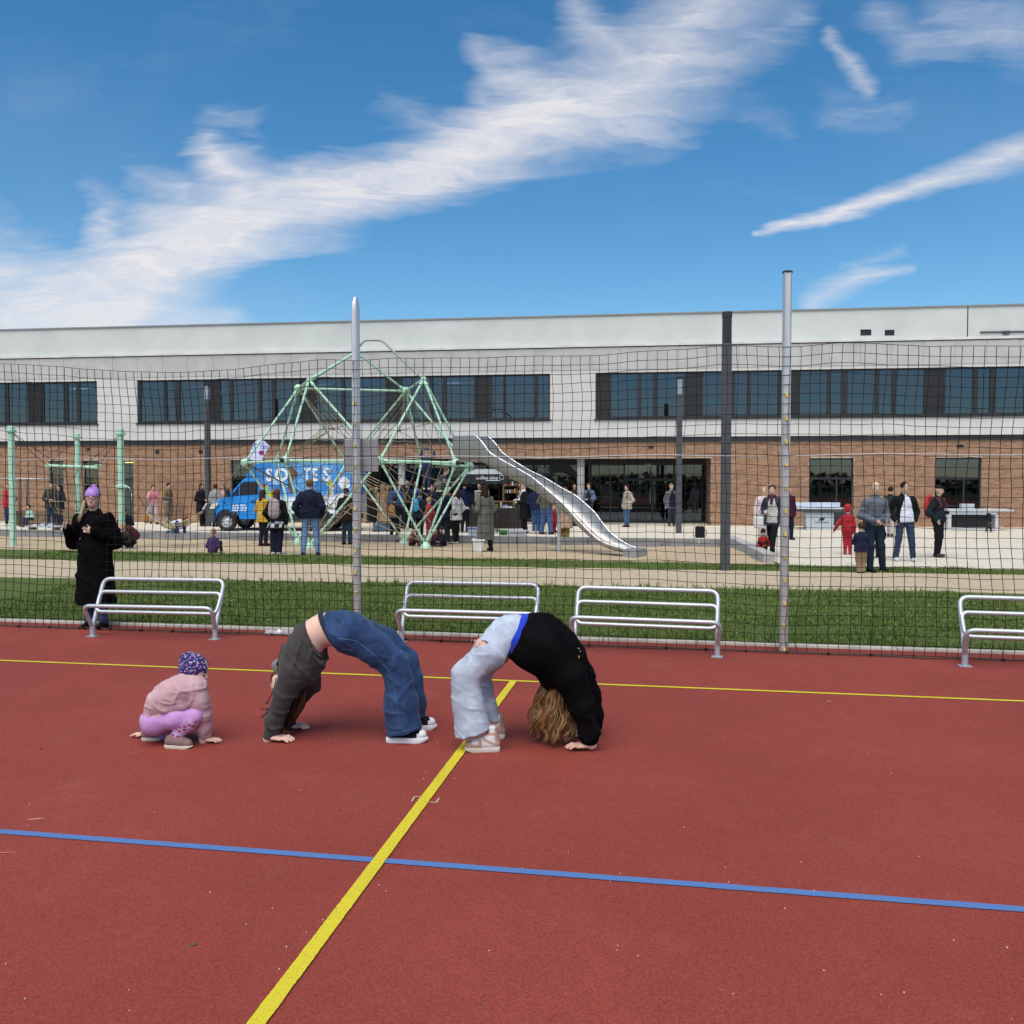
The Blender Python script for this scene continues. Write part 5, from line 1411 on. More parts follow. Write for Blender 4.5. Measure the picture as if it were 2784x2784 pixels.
for ch, a, b in (('S', 725, 750), ('O', 756, 786), ('T', 832, 850), ('E', 852, 872), ('S', 880, 910)):
    x = (px_v(a) + px_v(b)) / 2; lettering(ch, .62, wp, box, (x, -.106, (vz(1272) + vz(1313)) / 2), bold=.018, sx=(px_v(b) - px_v(a)) / .40, name='letter')
# print of a brown horse head and coloured shapes
def decal(pts, m, name, y=-.107): mb = MB(); mb.prism([(px_v(a), vz(b)) for a, b in pts], y, y + .004); return mb.build(name, m, box)
decal([(789,1275),(796,1268),(800,1266),(803,1271),(811,1281),(815,1290),(814,1294),(808,1297),(803,1295),(804,1302),(801,1316),(800,1342),(794,1342),(791,1310),(789,1296)], mat('brown_print', (.13, .045, .015), .5), 'printed_shape')
decal([(725,1318),(734,1320),(742,1338),(750,1328),(756,1345),(740,1352),(728,1345)], mat('yellow_print', (.55, .50, .03), .5), 'printed_shape')
decal([(718,1316),(725,1312),(727,1322),(720,1328)], mat('red_print', (.5, .05, .06), .5), 'printed_shape')
decal([(733,1322),(740,1330),(734,1345),(729,1334)], mat('green_print', (.10, .42, .36), .5), 'printed_shape', -.109)
decal([(893,1310),(904,1302),(910,1312),(903,1325),(896,1322)], mat('lime_print', (.45, .48, .05), .5), 'printed_shape')
decal([(903,1322),(914,1322),(912,1348),(905,1350)], mat('cream_print', (.62, .50, .28), .5), 'printed_shape')
decal([(882,1344),(888,1352),(892,1385),(886,1390),(880,1365)], mat('crimson_print', (.35, .02, .06), .5), 'printed_shape')
decal([(928,1300),(945,1296),(956,1306),(958,1322),(948,1330),(934,1328),(926,1316)], mat('pale_print', (.68, .70, .74), .5), 'printed_shape')
decal([(918,1345),(940,1340),(962,1350),(964,1392),(912,1392),(906,1376)], mat('pale_print2', (.62, .66, .72), .5), 'printed_shape')

# feather flag behind the van's roof
fb = at(706, 1225, 32.5)
flag = thing('feather_flag', 'white curved feather flag with blue script and a magenta ball, above the blue van', 'flag', (fb.x - .35, 32.5, 0), 0)
def fl(px, py): q = at(px, py, 32.5); return (q.x - fb.x + .35, q.z)
out = [fl(*p) for p in ((676,1236),(681,1222),(687,1208),(694,1200),(703,1195),(714,1197),(724,1203),(731,1211),(733,1213),(728,1220),(722,1232),(714,1245),(712,1253),(690,1253),(677,1246))]
mb = MB(); mb.prism(out, -.012, .012); mb.build('cloth', mat('flag_cloth', (.66, .66, .80), .8, 0, .05), flag)
q = fl(676, 1246); mb = MB(); mb.tube([(.15, 0, 0), (q[0] - .02, 0, q[1] - 1.0), (q[0] - .02, 0, q[1]), fl(681, 1222)[:1] + (0,) + fl(681, 1222)[1:], fl(694, 1200)[:1] + (0,) + fl(694, 1200)[1:]], .018, 6); mb.build('pole', M['black'], flag, True)
mb = MB(); mb.box((-.25, -.25, 0), (.5, .25, .04)); mb.build('base', M['black'], flag)
x, z = fl(706, 1214); lettering('S  tei', .30, mat('flag_blue', (.10, .16, .50), .6), flag, (x, -.016, z), shear=.25)
x, z = fl(711, 1231); mb = MB(); mb.lathe([(.095, 0), (.095, .008)], 20, Matrix.Translation((x, -.013, z)) @ Matrix.Rotation(pi / 2, 4, 'X')); mb.build('emblem', mat('magenta_print', (.30, .03, .12), .6), flag)

# ------------------------------------------------------------------ coffee stand
def coffee():
    Y = 31.0; c = at(1335, 1445, Y); b = thing('parasol', 'square parasol with pale top and dark scalloped valance over the coffee counter', 'parasol', (c.x, Y, 0), 0)
    def L(px, py, y=Y): q = at(px, py, y); return (q.x - c.x, q.z)
    x0, ze = L(1262, 1306); x1, _ = L(1382, 1306); _, zt = L(1300, 1276); _, zv = L(1300, 1288)
    w = (x1 - x0) / 2; xm = (x0 + x1) / 2; rim = zv - .02
    mb = MB(); v = [(xm - w, -w, rim), (xm + w, -w, rim), (xm + w, w, rim), (xm - w, w, rim)]; k = .45
    t = [(xm - w * k, -w * k, zt), (xm + w * k, -w * k, zt), (xm + w * k, w * k, zt), (xm - w * k, w * k, zt)]
    mb.add(v + t, [(0,1,5,4),(1,2,6,5),(2,3,7,6),(3,0,4,7),(4,5,6,7),(3,2,1,0)]); mb.build('top', mat('pale_canvas', (.30, .31, .32), .8, 0, .06), b)
    mb = MB(); n = 10
    for a, d in ((v[0], v[1]), (v[1], v[2]), (v[2], v[3]), (v[3], v[0])):
        a, d = Vector(a), Vector(d)
        for i in range(n * 4):
            s0_, s1_ = i / (n * 4), (i + 1) / (n * 4); z = lambda s_: -.30 - .055 * abs(sin(s_ * n * pi / 1.6))
            p, q = a + (d - a) * s0_, a + (d - a) * s1_; mb.quad(p + Vector((0, 0, z(s0_))), q + Vector((0, 0, z(s1_))), q, p)
    o = mb.build('valance', mat('black_canvas', (.012, .012, .016), .8, 0, .1), b); sm = o.modifiers.new('thick', 'SOLIDIFY'); sm.thickness = .01
    lettering('coffee-bike', .17, wp, b, (xm + .05, -w - .012, rim - .13)); mb = MB(); mb.box((xm + .02, -w - .012, rim - .225), (xm + .5, -w - .006, rim - .205)); mb.build('lettering_line', wp, b)
    mb = MB(); mb.tube([(xm + .55 + .08 * cos(a), -w - .012, rim - .11 + .07 * sin(a)) for a in np.linspace(0, 2 * pi, 12)[:-1]], .008, 4, closed=True); mb.build('lettering_ring', wp, b)
    mb = MB(); mb.tube([(xm, 0, .0), (xm, 0, zt)], .035, 8)
    for p in t + v: mb.tube([(xm, 0, zt - .05), Vector(p) - Vector((0, 0, .03))], .012, 5)
    mb.build('pole', M['anth'], b, True); mb = MB(); mb.box((xm - .35, -.35, 0), (xm + .35, .35, .07)); mb.build('base', M['conc'], b)
coffee()
wood = mat('brown_wood', (.16, .07, .03), .6, 0, .2, 4)
def table(label, px, py, w, d, hgt, topm, legm, z0=0, name='folding_table', rz=0.):
    c = gp(px, py, z0); t = thing(name, label, 'table', c, rz)
    mb = MB(); mb.box((-w/2, -d/2, hgt - .04), (w/2, d/2, hgt)); mb.build('table_top', topm, t, bevel=.006)
    for x in (-1, 1):
        for y in (-1, 1): mb = MB(); mb.tube([(x * (w/2 - .08), y * (d/2 - .07), 0), (x * (w/2 - .08), y * (d/2 - .07), hgt - .04)], .018, 6); mb.build('leg', legm, t, True)
    return t, c
t1, c1 = table('dark table with pale stack of paper cups under the parasol', 1300, 1447, 1.5, .7, .82, M['anth'], M['black'])
t2, c2 = table('table with red and white goods right of the woman in the long grey green coat', 1368, 1446, .95, .6, .84, M['anth'], M['black'])
bar_ = thing('coffee_counter', 'dark brown coffee counter with machine and shelves behind the folding tables', 'counter', gp(1345, 1436), 0)
mb = MB(); mb.box((-1.0, -.3, 0), (1.0, .3, .98)); mb.build('cabinet', mat('dark_cabinet', (.03, .022, .018), .5, 0, .2), bar_, bevel=.02)
mb = MB(); mb.box((-1.06, -.36, .98), (1.06, .36, 1.03)); mb.build('counter_top', wood, bar_, bevel=.01)
mb = MB(); mb.box((.30, -.15, 1.03), (.36, .2, 2.05)); mb.box((.95, -.15, 1.03), (1.01, .2, 2.05))
for z in (1.32, 1.58, 1.84, 2.02): mb.box((.36, -.15, z), (.95, .2, z + .03))
sh = mb.build('shelf_rack', wood, bar_)
mb = MB(); mb.box((-.75, -.2, 1.03), (-.2, .2, 1.42)); mb.box((-.7, -.24, 1.36), (-.25, -.2, 1.42)); mb.build('coffee_machine', M['inox'], bar_, bevel=.02)
gcol = [(.6,.58,.55), (.35,.05,.04), (.55,.30,.08), (.10,.22,.10), (.5,.5,.55), (.25,.12,.06)]
gm_ = [mat('goods_%d' % i, c, .6, 0, .1) for i, c in enumerate(gcol)]
for z in (1.35, 1.61, 1.87):
    for i in range(6): mb = MB(); x = .40 + i * .09; mb.lathe([(.034, z + .001), (.034, z + rng.uniform(.09, .16))], 8, Matrix.Translation((x, -.05, 0))); mb.build('jar', gm_[int(rng.integers(6))], sh)
def goods(tb, items, w, hgt, where, nm):
    g = random.Random(len(items))
    for i, (what, shape, m, hh) in enumerate(items):
        o = thing(nm, what + ' ' + where, 'goods', (tb.location.x + (i / (len(items) - 1) - .5) * w, tb.location.y + g.uniform(-.15, .12), hgt), 0); mb = MB()
        if shape == 'cup': mb.lathe([(.035, 0), (.045, hh)], 10); mb.build('cup', gm_[m], o, True, angle=R(40))
        else: mb.box((-.09, -.07, 0), (.09, .07, hh)); mb.build('pack', gm_[m], o, bevel=.005)
goods(t1, [('tall white paper cup', 'cup', 0, .2), ('low grey pack', 'pack', 4, .06), ('short brown cup', 'cup', 5, .12), ('flat white pack', 'pack', 0, .05), ('tall grey cup stack', 'cup', 4, .24), ('high brown pack', 'pack', 5, .14), ('short red cup', 'cup', 1, .1)], 1.2, .82, 'on the dark table under the parasol', 'table_goods')
goods(t2, [('flat red pack', 'pack', 1, .07), ('orange cup', 'cup', 2, .13), ('tall white cup', 'cup', 0, .2), ('grey pack', 'pack', 4, .1), ('short white pack', 'pack', 0, .06), ('green bottle', 'cup', 3, .22)], .75, .84, 'on the table right of the long coat', 'table_goods')
def crate(label, px, py, w, d, hh, col, z0=0., lid=None):
    c = gp(px, py, z0); t = thing('storage_crate', label, 'crate', c, R(2)); m = mat('crate_plastic', col, .5, 0, .08, 3)
    mb = MB(); k = .04
    lo = [(-w/2 + k, -d/2 + k, 0), (w/2 - k, -d/2 + k, 0), (w/2 - k, d/2 - k, 0), (-w/2 + k, d/2 - k, 0)]; hi = [(-w/2, -d/2, hh), (w/2, -d/2, hh), (w/2, d/2, hh), (-w/2, d/2, hh)]
    mb.add(lo + hi, [(3,2,1,0),(0,1,5,4),(1,2,6,5),(2,3,7,6),(3,0,4,7)]); mb.quad((-w/2+.03, -d/2+.03, hh*.8), (w/2-.03, -d/2+.03, hh*.8), (w/2-.03, d/2-.03, hh*.8), (-w/2+.03, d/2-.03, hh*.8)); mb.build('tub', m, t)
    mb = MB(); mb.box((-w/2-.02, -d/2-.02, hh-.04), (w/2+.02, -d/2, hh)); mb.box((-w/2-.02, d/2, hh-.04), (w/2+.02, d/2+.02, hh)); mb.box((-w/2-.02, -d/2, hh-.04), (-w/2, d/2, hh)); mb.box((w/2, -d/2, hh-.04), (w/2+.02, d/2, hh)); mb.build('rim', mat('crate_rim', lid or col, .5), t)
    return t
crate('pale grey plastic crate on the plaza edge, right of the coffee tables', 1407, 1458, .60, .4, .20, (.38, .40, .45)); crate('grey crate with blue rim beside the white jacket woman', 1286, 1457, .36, .4, .28, (.33, .36, .45), 0, (.05, .09, .30))
crate('small green crate between the tables', 1369, 1455, .30, .3, .16, (.02, .16, .06))
crate('white square bucket standing on the sand by the long coat', 1300, 1500, .30, .3, .33, (.66, .66, .64), -.05)
# speaker / black bag
t = thing('black_bag', 'black bag leaning on the plaza behind the slide', 'bag', gp(1561, 1430), 0)
mb = MB(); mb.prism([(-.32, 0), (.32, 0), (.30, .18), (.05, .42), (-.22, .55), (-.32, .40)], -.14, .14); mb.build('bag_body', cloth((.02, .022, .03), name='bag'), t, bevel=.03)
t = thing('black_backpack', 'small square black backpack standing alone on the plaza edge by the nearest lamp', 'backpack', gp(1903, 1462) + Vector((0, 0, 0)), 0)
mb = MB(); mb.box((-.14, -.10, 0), (.14, .10, .36)); mb.build('bag_body', cloth((.014, .015, .02), name='bag'), t, bevel=.035)
mb = MB(); mb.tube([(-.06, 0, .35), (-.05, 0, .40), (.05, 0, .40), (.06, 0, .35)], .012, 6); mb.build('handle', M['black'], t, True)
mb = MB(); mb.tube([(.13, .05, .30), (.22, .06, .2), (.20, .05, .06), (.13, .04, .04)], .012, 6); mb.tube([(-.13, .05, .05), (-.24, .02, .10)], .008, 5); mb.build('strap', M['black'], t, True)

# ------------------------------------------------------------------ table tennis tables by the brick wall
wt = mat('white_laminate', (.48, .50, .52), .45, 0, .05, 3); ft = mat('fabric_end', (.42, .46, .51), .6, 0, .06, 3)
c = gp(2232, 1441)
tt = thing('tennis_table', 'white table tennis table with black logo on its solid end, left of the two', 'table', c, R(-8))
k = c.y / FPX
mb = MB(); mb.prism([(-.50, 0), (.43, 0), (.45, .64), (-.54, .64)], 0, .62); mb.build('leg_panel', ft, tt, bevel=.01)
mb = MB(); mb.box((-.86, -.15, .76), (.95, 1.1, .80)); mb.build('table_top', wt, tt, bevel=.004)
mb = MB(); mb.box((-.80, -.12, .66), (.90, 1.0, .74)); mb.build('frame', M['lamp'], tt)
mb = MB(); mb.box((-.95, .2, .83), (.70, .24, 1.0)); mb.build('net_panel', mat('printed_net', (.50, .56, .66), .5, 0, .12, 3), tt)
mb = MB(); mb.prism([(-.10,.34),(-.02,.46),(.05,.46),(-.01,.40),(-.05,.34)], -.012, -.001); mb.prism([(-.03,.34),(.01,.42),(.06,.46),(.17,.46),(.11,.41),(.08,.34)], -.012, -.001); mb.build('logo', M['black'], tt)
lettering('CORNILLEAU', .085, M['black'], tt, (.03, -.004, .275))
c = gp(2660, 1443)
tt = thing('tennis_table', 'white table tennis table with open legs and a small box on it', 'table', c, R(-8))
mb = MB(); mb.box((-1.05, -.1, .70), (1.15, 1.2, .76)); mb.build('table_top', wt, tt, bevel=.004)
mb = MB(); mb.box((-1.0, -.05, .58), (.60, .0, .695)); mb.build('apron', ft, tt)
for x0_, x1_ in ((-1.05, -.93), (.55, .66)): mb = MB(); mb.box((x0_, -.04, 0), (x1_, .8, .578)); mb.build('leg', wt, tt, bevel=.005)
mb = MB(); mb.box((-.92, .30, .10), (.54, .36, .56)); mb.build('back_panel', M['anth'], tt)
mb = MB(); mb.box((-.92, -.03, .03), (.54, .02, .08)); mb.build('stretcher', wt, tt)
t = thing('small_box', 'small pale box lying on the right table tennis table', 'box', Vector(gp(2660, 1443)) + Vector((-.30, .25, .76)), R(-8)); mb = MB(); mb.box((-.22, -.12, 0), (.22, .12, .20)); mb.build('box_body', ft, t, bevel=.01)

# things at the far left: planter, low table, rail
t = thing('planter_box', 'low brown wooden planter box before the school wall at far left', 'planter', gp(150, 1428), 0)
pw = mat('weathered_wood', (.20, .14, .085), .8, 0, .2, 5)
for i in range(3):
    mb = MB(); z = i * .20; mb.box((-1.45, -.3, z + .004), (1.5, -.25, z + .196)); mb.build('plank', pw, t)
mb = MB(); mb.box((-1.44, -.25, 0), (1.49, .3, .58)); mb.build('core', mat('planter_soil', (.08, .06, .04), .9), t)
t = thing('grey_rail', 'thin grey tube rail frame at far left before the brick wall', 'rail', gp(30, 1432), 0)
mb = MB(); mb.tube([(-1.0, 0, 1.9), (1.55, 0, 1.86)], .025, 6); mb.build('top_rail', M['steel'], t, True)
for x in (-.9, .35, .64): mb = MB(); mb.tube([(x, 0, 0), (x, 0, 1.88)], .04, 8); mb.build('upright', M['lamp'], t, True)
t = thing('low_platform', 'low grey platform with white clutter on the plaza at far left', 'platform', gp(150, 1448), R(2))
mb = MB(); mb.box((-.9, -.25, .20), (1.35, .25, .25)); mb.build('deck', M['steel'], t)
for x in (-.8, 0, 1.2): mb = MB(); mb.box((x, -.2, 0), (x + .08, .2, .198)); mb.build('leg', pw, t)
for i in range(8): mb = MB(); x = -.7 + i * .26; mb.box((x, -.12, .251), (x + .15, .05, .251 + rng.uniform(.03, .09))); mb.build('clutter', gm_[(i * 5) % 6] if i % 3 == 0 else wt, t)
# ------------------------------------------------------------------ the people on the plaza, at the climbing frame and by the path
DK = (.018, .020, .026); NV = (.012, .016, .045); JN = (.055, .10, .22); DJ = (.02, .032, .075); BK = (.010, .010, .012); WH = (.62, .62, .62)
BR = (.05, .028, .018); DB = (.022, .014, .011); BL_ = (.34, .24, .12); GY = (.18, .19, .20)
# right of the near post
p = person('bald man in grey hoodie looking down at his hands, beside the boy in khaki trousers', 2372, 1556, 1.77, 8, ((.105,.12,.15), 'sweater', 1.04), ((.016,.03,.05), 'slim'), BK, ((.10,.08,.06), 'bald'), ('waist', 'waist'), 'step', detail=True, hood=True, skin=M['skin'], tilt=4)
person('small boy in navy jacket with mustard hood and khaki trousers, seen from behind', 2341, 1560, 1.00, 170, ((.016,.018,.045), 'parka', 1.15), ((.26,.17,.10), 'wide'), (.03,.03,.035), ((.06,.035,.022), 'short'), ('fwd', 'fwd'), 'close', child=True, scarf=(.24,.17,.035))
person('man in open dark jacket over a white shirt with blue jeans and white shoes', 2458, 1526, 1.74, -8, (BK, 'jacket', 1.05), ((.02,.036,.078), 'slim'), WH, (DB, 'short'), ('pocket', 'pocket'), 'wide', inner=(.62,.64,.74), detail=True)
p = person('man in black cap and dark jacket with a red backpack', 2549, 1514, 1.67, 38, ((.012,.02,.026), 'jacket', 1.05), (BK, 'slim'), (.05,.045,.05), (BK, 'cap'), ('pocket', 'pocket'), 'close', detail=True, turn=10)
backpack('red backpack worn by the man in the black cap', p, (.42,.025,.02), w=.34)
person('child in red snowsuit with pointed hood turning away', 2303, 1508, 1.22, 150, ((.33,.012,.022), 'suit', 1.1), ((.33,.012,.025), 'slim'), (.25,.01,.02), ((.36,.012,.022), 'hood'), ('out', 'down'), 'close', child=True)
person('child in dark trousers half hidden behind the bald man in grey hoodie', 2390, 1516, .95, 180, (NV, 'jacket'), (DK, 'slim'), BK, (BR, 'short'), child=True)
person('woman in dark green parka and white tights behind the man in the white shirt', 2420, 1460, 1.62, 150, ((.022,.032,.024), 'parka'), ((.35,.34,.34), 'tights'), (.08,.012,.02), (DB, 'short'), ('front', 'front'), 'walk')
person('toddler with white hair walking past the right table tennis table', 2687, 1448, .86, 90, (DK, 'jacket', 1.1), ((.05,.05,.045), 'wide'), WH, ((.55,.55,.52), 'short'), ('down', 'down'), 'walk', child=True)
p = person('woman in dark blue coat with maroon scarf and white bag, walking', 2100, 1508, 1.70, -38, ((.032,.037,.060), 'parka', 1.05), (BK, 'slim'), BK, ((.045,.028,.02), 'short'), ('down', 'front'), 'walk', scarf=(.075,.012,.035), inner=(.42,.40,.38), detail=True)
t = thing('tote_bag', 'white cloth bag held by the woman with the maroon scarf', 'bag', at(2062, 1436, p[0].location.y - .05), R(-30)); mb = MB(); mb.box((-.12, -.05, 0), (.12, .05, .28)); mb.build('bag_body', cloth((.55,.53,.52), name='bag'), t, bevel=.03)
mb = MB(); mb.tube([(-.06, 0, .27), (-.05, 0, .42), (.05, 0, .42), (.06, 0, .27)], .012, 6); mb.build('handle', cloth((.5,.48,.47), name='bag'), t, True)
person('person with a pale pink sleeve behind the woman with the maroon scarf', 2076, 1480, 1.62, -20, ((.60,.47,.49), 'jacket'), ((.45,.42,.42), 'slim'), WH, (BL_, 'long'))
person('person in maroon jacket and dark trousers mostly hidden by the right net post', 2143, 1468, 1.62, 20, ((.05,.012,.025), 'parka'), (NV, 'slim'), DK, (DB, 'short'))
person('small child in red jacket and maroon beanie crouching on the sand pit wall', 2076, 1500, .95, -20, ((.48,.02,.02), 'jacket', 1.05), ((.06,.02,.03), 'slim'), (.03,.03,.06), ((.06,.015,.03), 'beanie'), ('front', 'floor'), pose='crouch', child=True, z0=.05)
# entrance
p = person('woman in beige jacket and blue jeans before the entrance doors, turned left', 1705, 1433, 1.64, -60, ((.34,.29,.24), 'parka', 1.1), ((.05,.11,.20), 'slim'), (.03,.012,.012), ((.05,.012,.014), 'short'), ('pocket', 'pocket'), 'close')
backpack('small dark blue backpack of the woman in the beige jacket', p, (.02,.025,.06), w=.26, hgt=.36)
person('man in grey jacket over dark shirt beside the lamp before the entrance doors', 1825, 1431, 1.68, 5, ((.10,.10,.11), 'parka'), ((.03,.035,.05), 'slim'), (.10,.09,.08), ((.25,.17,.10), 'short'), ('pocket', 'down'), 'stand', inner=(.012,.014,.03))
person('young man in blue denim jacket by the concrete column, right of the slide', 1602, 1427, 1.70, -35, ((.09,.13,.22), 'jacket'), (DJ, 'slim'), BK, ((.09,.04,.02), 'short'), ('front', 'down'), inner=(.02,.02,.03))
person('man with glasses behind the slide by the column', 1561, 1424, 1.70, 0, (BR, 'jacket'), (DK, 'slim'), BK, (DB, 'short'))
# coffee stand
person('bald man in black coat with white collar facing left at the coffee stand', 1426, 1450, 1.72, -75, (BK, 'coat', 1.15), (BK, 'slim'), BK, ((.4,.38,.35), 'bald'), ('front', 'front'), 'close', scarf=(.55,.55,.58))
person('man in white shirt behind the bald man in the black coat', 1416, 1436, 1.72, -60, ((.50,.53,.58), 'jacket', .95), (DK, 'slim'), BK, ((.10,.06,.035), 'short'), ('front', 'front'))
person('person in navy hooded jacket and blue jeans seen from behind, left of the slide support', 1456, 1452, 1.66, 160, ((.014,.020,.055), 'jacket', 1.15), ((.03,.075,.18), 'slim'), WH, ((.014,.02,.055), 'hood'), ('front', 'front'), 'close')
person('man in olive jacket and wide jeans under the slide', 1484, 1453, 1.70, 140, ((.085,.08,.055), 'jacket', 1.1), ((.05,.09,.20), 'wide'), DK, (BR, 'short'), ('pocket', 'pocket'), 'wide')
person('person in long red coat under the slide', 1507, 1447, 1.58, 100, ((.30,.008,.018), 'long', 1.0), ((.3,.01,.02), 'slim'), (.2,.01,.02), (BR, 'long'), ('pocket', 'pocket'), 'close')
person('person in long beige coat with ochre trousers standing on the sand under the slide', 1535, 1481, 1.66, 165, ((.40,.27,.19), 'coat', 1.1), ((.24,.14,.02), 'slim'), (.09,.02,.01), (BR, 'long'), ('pocket', 'pocket'), 'close', z0=-.05)
person('woman in long grey green coat and black boots standing on the sand, seen from behind', 1320, 1499, 1.72, -145, ((.098,.10,.082), 'long', 1.12), (BK, 'slim'), (.02,.010,.010), ((.035,.014,.010), 'long'), ('front', 'front'), 'wide', z0=-.05, detail=True)
person('barista with glasses behind the coffee tables', 1303, 1434, 1.72, 0, (BK, 'jacket'), (DK, 'slim'), BK, (DB, 'short'), ('front', 'front'))
person('dark haired woman in black behind the woman in the long grey green coat', 1318, 1440, 1.60, -120, (BK, 'jacket'), (DK, 'slim'), BK, (DB, 'short'), ('front', 'front'))
person('man in navy jacket seen from behind between the white jacket and the parasol', 1264, 1446, 1.76, 170, ((.012,.016,.055), 'jacket', 1.12), (DK, 'slim'), BK, (DB, 'short'), ('front', 'front'))
person('brown haired woman in short white jacket and black trousers beside the climbing frame', 1241, 1478, 1.62, -120, ((.62,.60,.57), 'parka', 1.05), (BK, 'wide'), WH, ((.05,.016,.010), 'long'), ('pocket', 'pocket'), 'close', z0=-.05)
person('person in dark blue jacket and trousers left of the woman in the white jacket', 1205, 1478, 1.68, 150, ((.012,.016,.034), 'parka', 1.15), ((.018,.022,.04), 'wide'), WH, (BR, 'long'), ('fwd', 'fwd'), 'wide', z0=-.05)
person('blonde child in red jacket behind the climbing frame', 1166, 1455, 1.26, 160, ((.30,.012,.015), 'jacket', 1.1), ((.22,.02,.05), 'slim'), (.2,.03,.04), (BL_, 'short'), child=True)
p = person('child in dark jacket with bright blue backpack behind the climbing frame', 1140, 1461, 1.44, 150, ((.02,.02,.03), 'parka', 1.1), (BK, 'slim'), DK, (DB, 'short'), ('front', 'front'))
backpack('bright blue backpack of the child in the dark jacket', p, (.01,.33,.62), w=.28, hgt=.38)
person('tall man with grey hair in dark jacket at the back of the crowd', 1108, 1436, 1.78, 175, (DK, 'jacket'), (DK, 'slim'), BK, ((.25,.20,.15), 'short'))
person('man in royal blue jacket at the back of the crowd', 1130, 1436, 1.76, 150, ((.015,.05,.24), 'jacket', 1.1), (DJ, 'slim'), BK, ((.15,.09,.05), 'short'))
person('woman in dark blue coat under the climbing children', 1175, 1440, 1.66, 0, ((.014,.016,.03), 'jacket'), (DK, 'slim'), BK, (BR, 'long'))
person('man in blue padded vest with grey sleeves and grey trousers behind the ropes', 1077, 1446, 1.74, 165, ((.015,.045,.13), 'jacket', 1.15), ((.13,.12,.125), 'wide'), BK, (BR, 'short'), ('front', 'front'))
person('woman in long camel coat behind the ropes, right of the left net post', 1042, 1445, 1.68, 170, ((.24,.15,.09), 'long', 1.05), (BR, 'slim'), DK, ((.20,.12,.07), 'long'), ('front', 'front'), 'close')
p = person('person in dark blue with tan bag at the ropes', 1073, 1474, 1.35, 160, ((.014,.016,.03), 'jacket', 1.1), (BK, 'slim'), DK, (DB, 'short'), ('fwd', 'fwd'), 'wide', z0=-.05)
backpack('tan leather backpack of the person at the ropes', p, (.30,.15,.05), w=.26, hgt=.34)
for i, (px, lab, col, hh) in enumerate(((1056, 'woman in wine red top behind the camel coat', (.12,.02,.03), 1.66), (1022, 'person in brown dress deep behind the left net post', (.06,.03,.02), 1.60), (1218, 'person in rust brown jacket behind the woman in the white jacket', (.14,.05,.025), 1.62), (1190, 'person in black at the back of the crowd below the climbing children', DK, 1.70), (1095, 'woman in mustard scarf at the back of the crowd', (.14,.10,.05), 1.62))):
    person(lab, px, 1441 - i, hh, 30 * i, (col, 'jacket'), (DK, 'slim'), BK, (DB, 'long' if i != 1 else 'short'), ('front', 'front'))
for px, lab, col, a in ((1180, 'small child in dark red sitting at the foot of the climbing frame', (.12,.015,.03), 30), (1205, 'small child in dark grey sitting left of the woman in the white jacket', DK, -30), (1120, 'small child in dark red crawling at the foot of the ropes', (.14,.02,.02), 60)):
    person(lab, px, 1484, .98, a, (col, 'jacket'), (DK, 'slim'), (.10,.02,.03), (BR, 'beanie'), ('front', 'front'), pose='sit', child=True, z0=-.05)
b = thing('blue_bag', 'blue and grey bag on the ground under the ropes', 'bag', gp(1040, 1445), R(15)); mb = MB(); mb.prism([(-.38, 0), (.36, 0), (.30, .30), (.0, .40), (-.30, .26)], -.15, .15); mb.build('bag_body', cloth((.06,.10,.15), name='bag'), b, bevel=.04)
# climbing children
person('child in dark blue climbing in the rope net, seen from behind', 1160, 1330, 1.22, 170, ((.012,.03,.08), 'jacket'), (DJ, 'slim'), WH, ((.03,.10,.20), 'beanie'), ('up', 'up'), pose='stand', child=True, loc=at(1160, 1332, 24.9))
person('boy in grey hoodie crouching in the rope net beside the child in blue', 1193, 1337, 1.20, 70, ((.06,.07,.07), 'jacket'), ((.16,.16,.165), 'slim'), WH, ((.12,.06,.03), 'short'), ('fwd', 'fwd'), pose='crouch', child=True, loc=at(1190, 1337, 24.8))
# middle: by the van
person('broad man in navy sweater and light blue jeans seen from behind, hands in pockets', 844, 1511, 1.86, 180, ((.010,.014,.032), 'jacket', 1.22), ((.13,.21,.36), 'slim'), (.02,.025,.05), ((.14,.07,.035), 'short'), ('pocket', 'pocket'), 'wide', z0=-.05, detail=True, wide=1.12)
p = person('girl with long red brown hair and checked shirt tied round her waist, seen from behind', 753, 1508, 1.62, 178, (BK, 'sweater', 1.05), ((.010,.012,.03), 'wide'), (.58,.55,.57), ((.075,.025,.014), 'long'), ('pocket', 'down'), 'close', z0=-.05, detail=True)
backpack('pale pink grey backpack on the girl with long red brown hair', p, (.33,.27,.27), w=.30, hgt=.44)
chk = bpy.data.materials.new('checked_cloth'); chk.use_nodes = True; T = NT(chk.node_tree); q = chk.node_tree.nodes['Principled BSDF']; q.inputs['Roughness'].default_value = .9
ck = T.n('ShaderNodeTexChecker'); T.put(ck.inputs['Vector'], T.n('ShaderNodeTexCoord').outputs['Object']); ck.inputs['Scale'].default_value = 9; ck.inputs[1].default_value = (.5, .52, .53, 1); ck.inputs[2].default_value = (.015, .015, .018, 1); T.put(q.inputs['Base Color'], ck.outputs[0])
F = SDF((-.4, -.35, .4), (.4, .35, 1.15), .016); s_ = p[1]['s']
F.cone((0, 0, .93 * s_), (0, .03, .70 * s_), .185 * s_, .25 * s_, .04, ((0, 1, 0), 1.3)); F.cut((0, 0, .92 * s_), (0, 0, 1)); F.cut((0, 0, .72 * s_), (0, 0, -1)); F.ripple(.012, 30, 4); F.build('waist_shirt', chk, p[0])
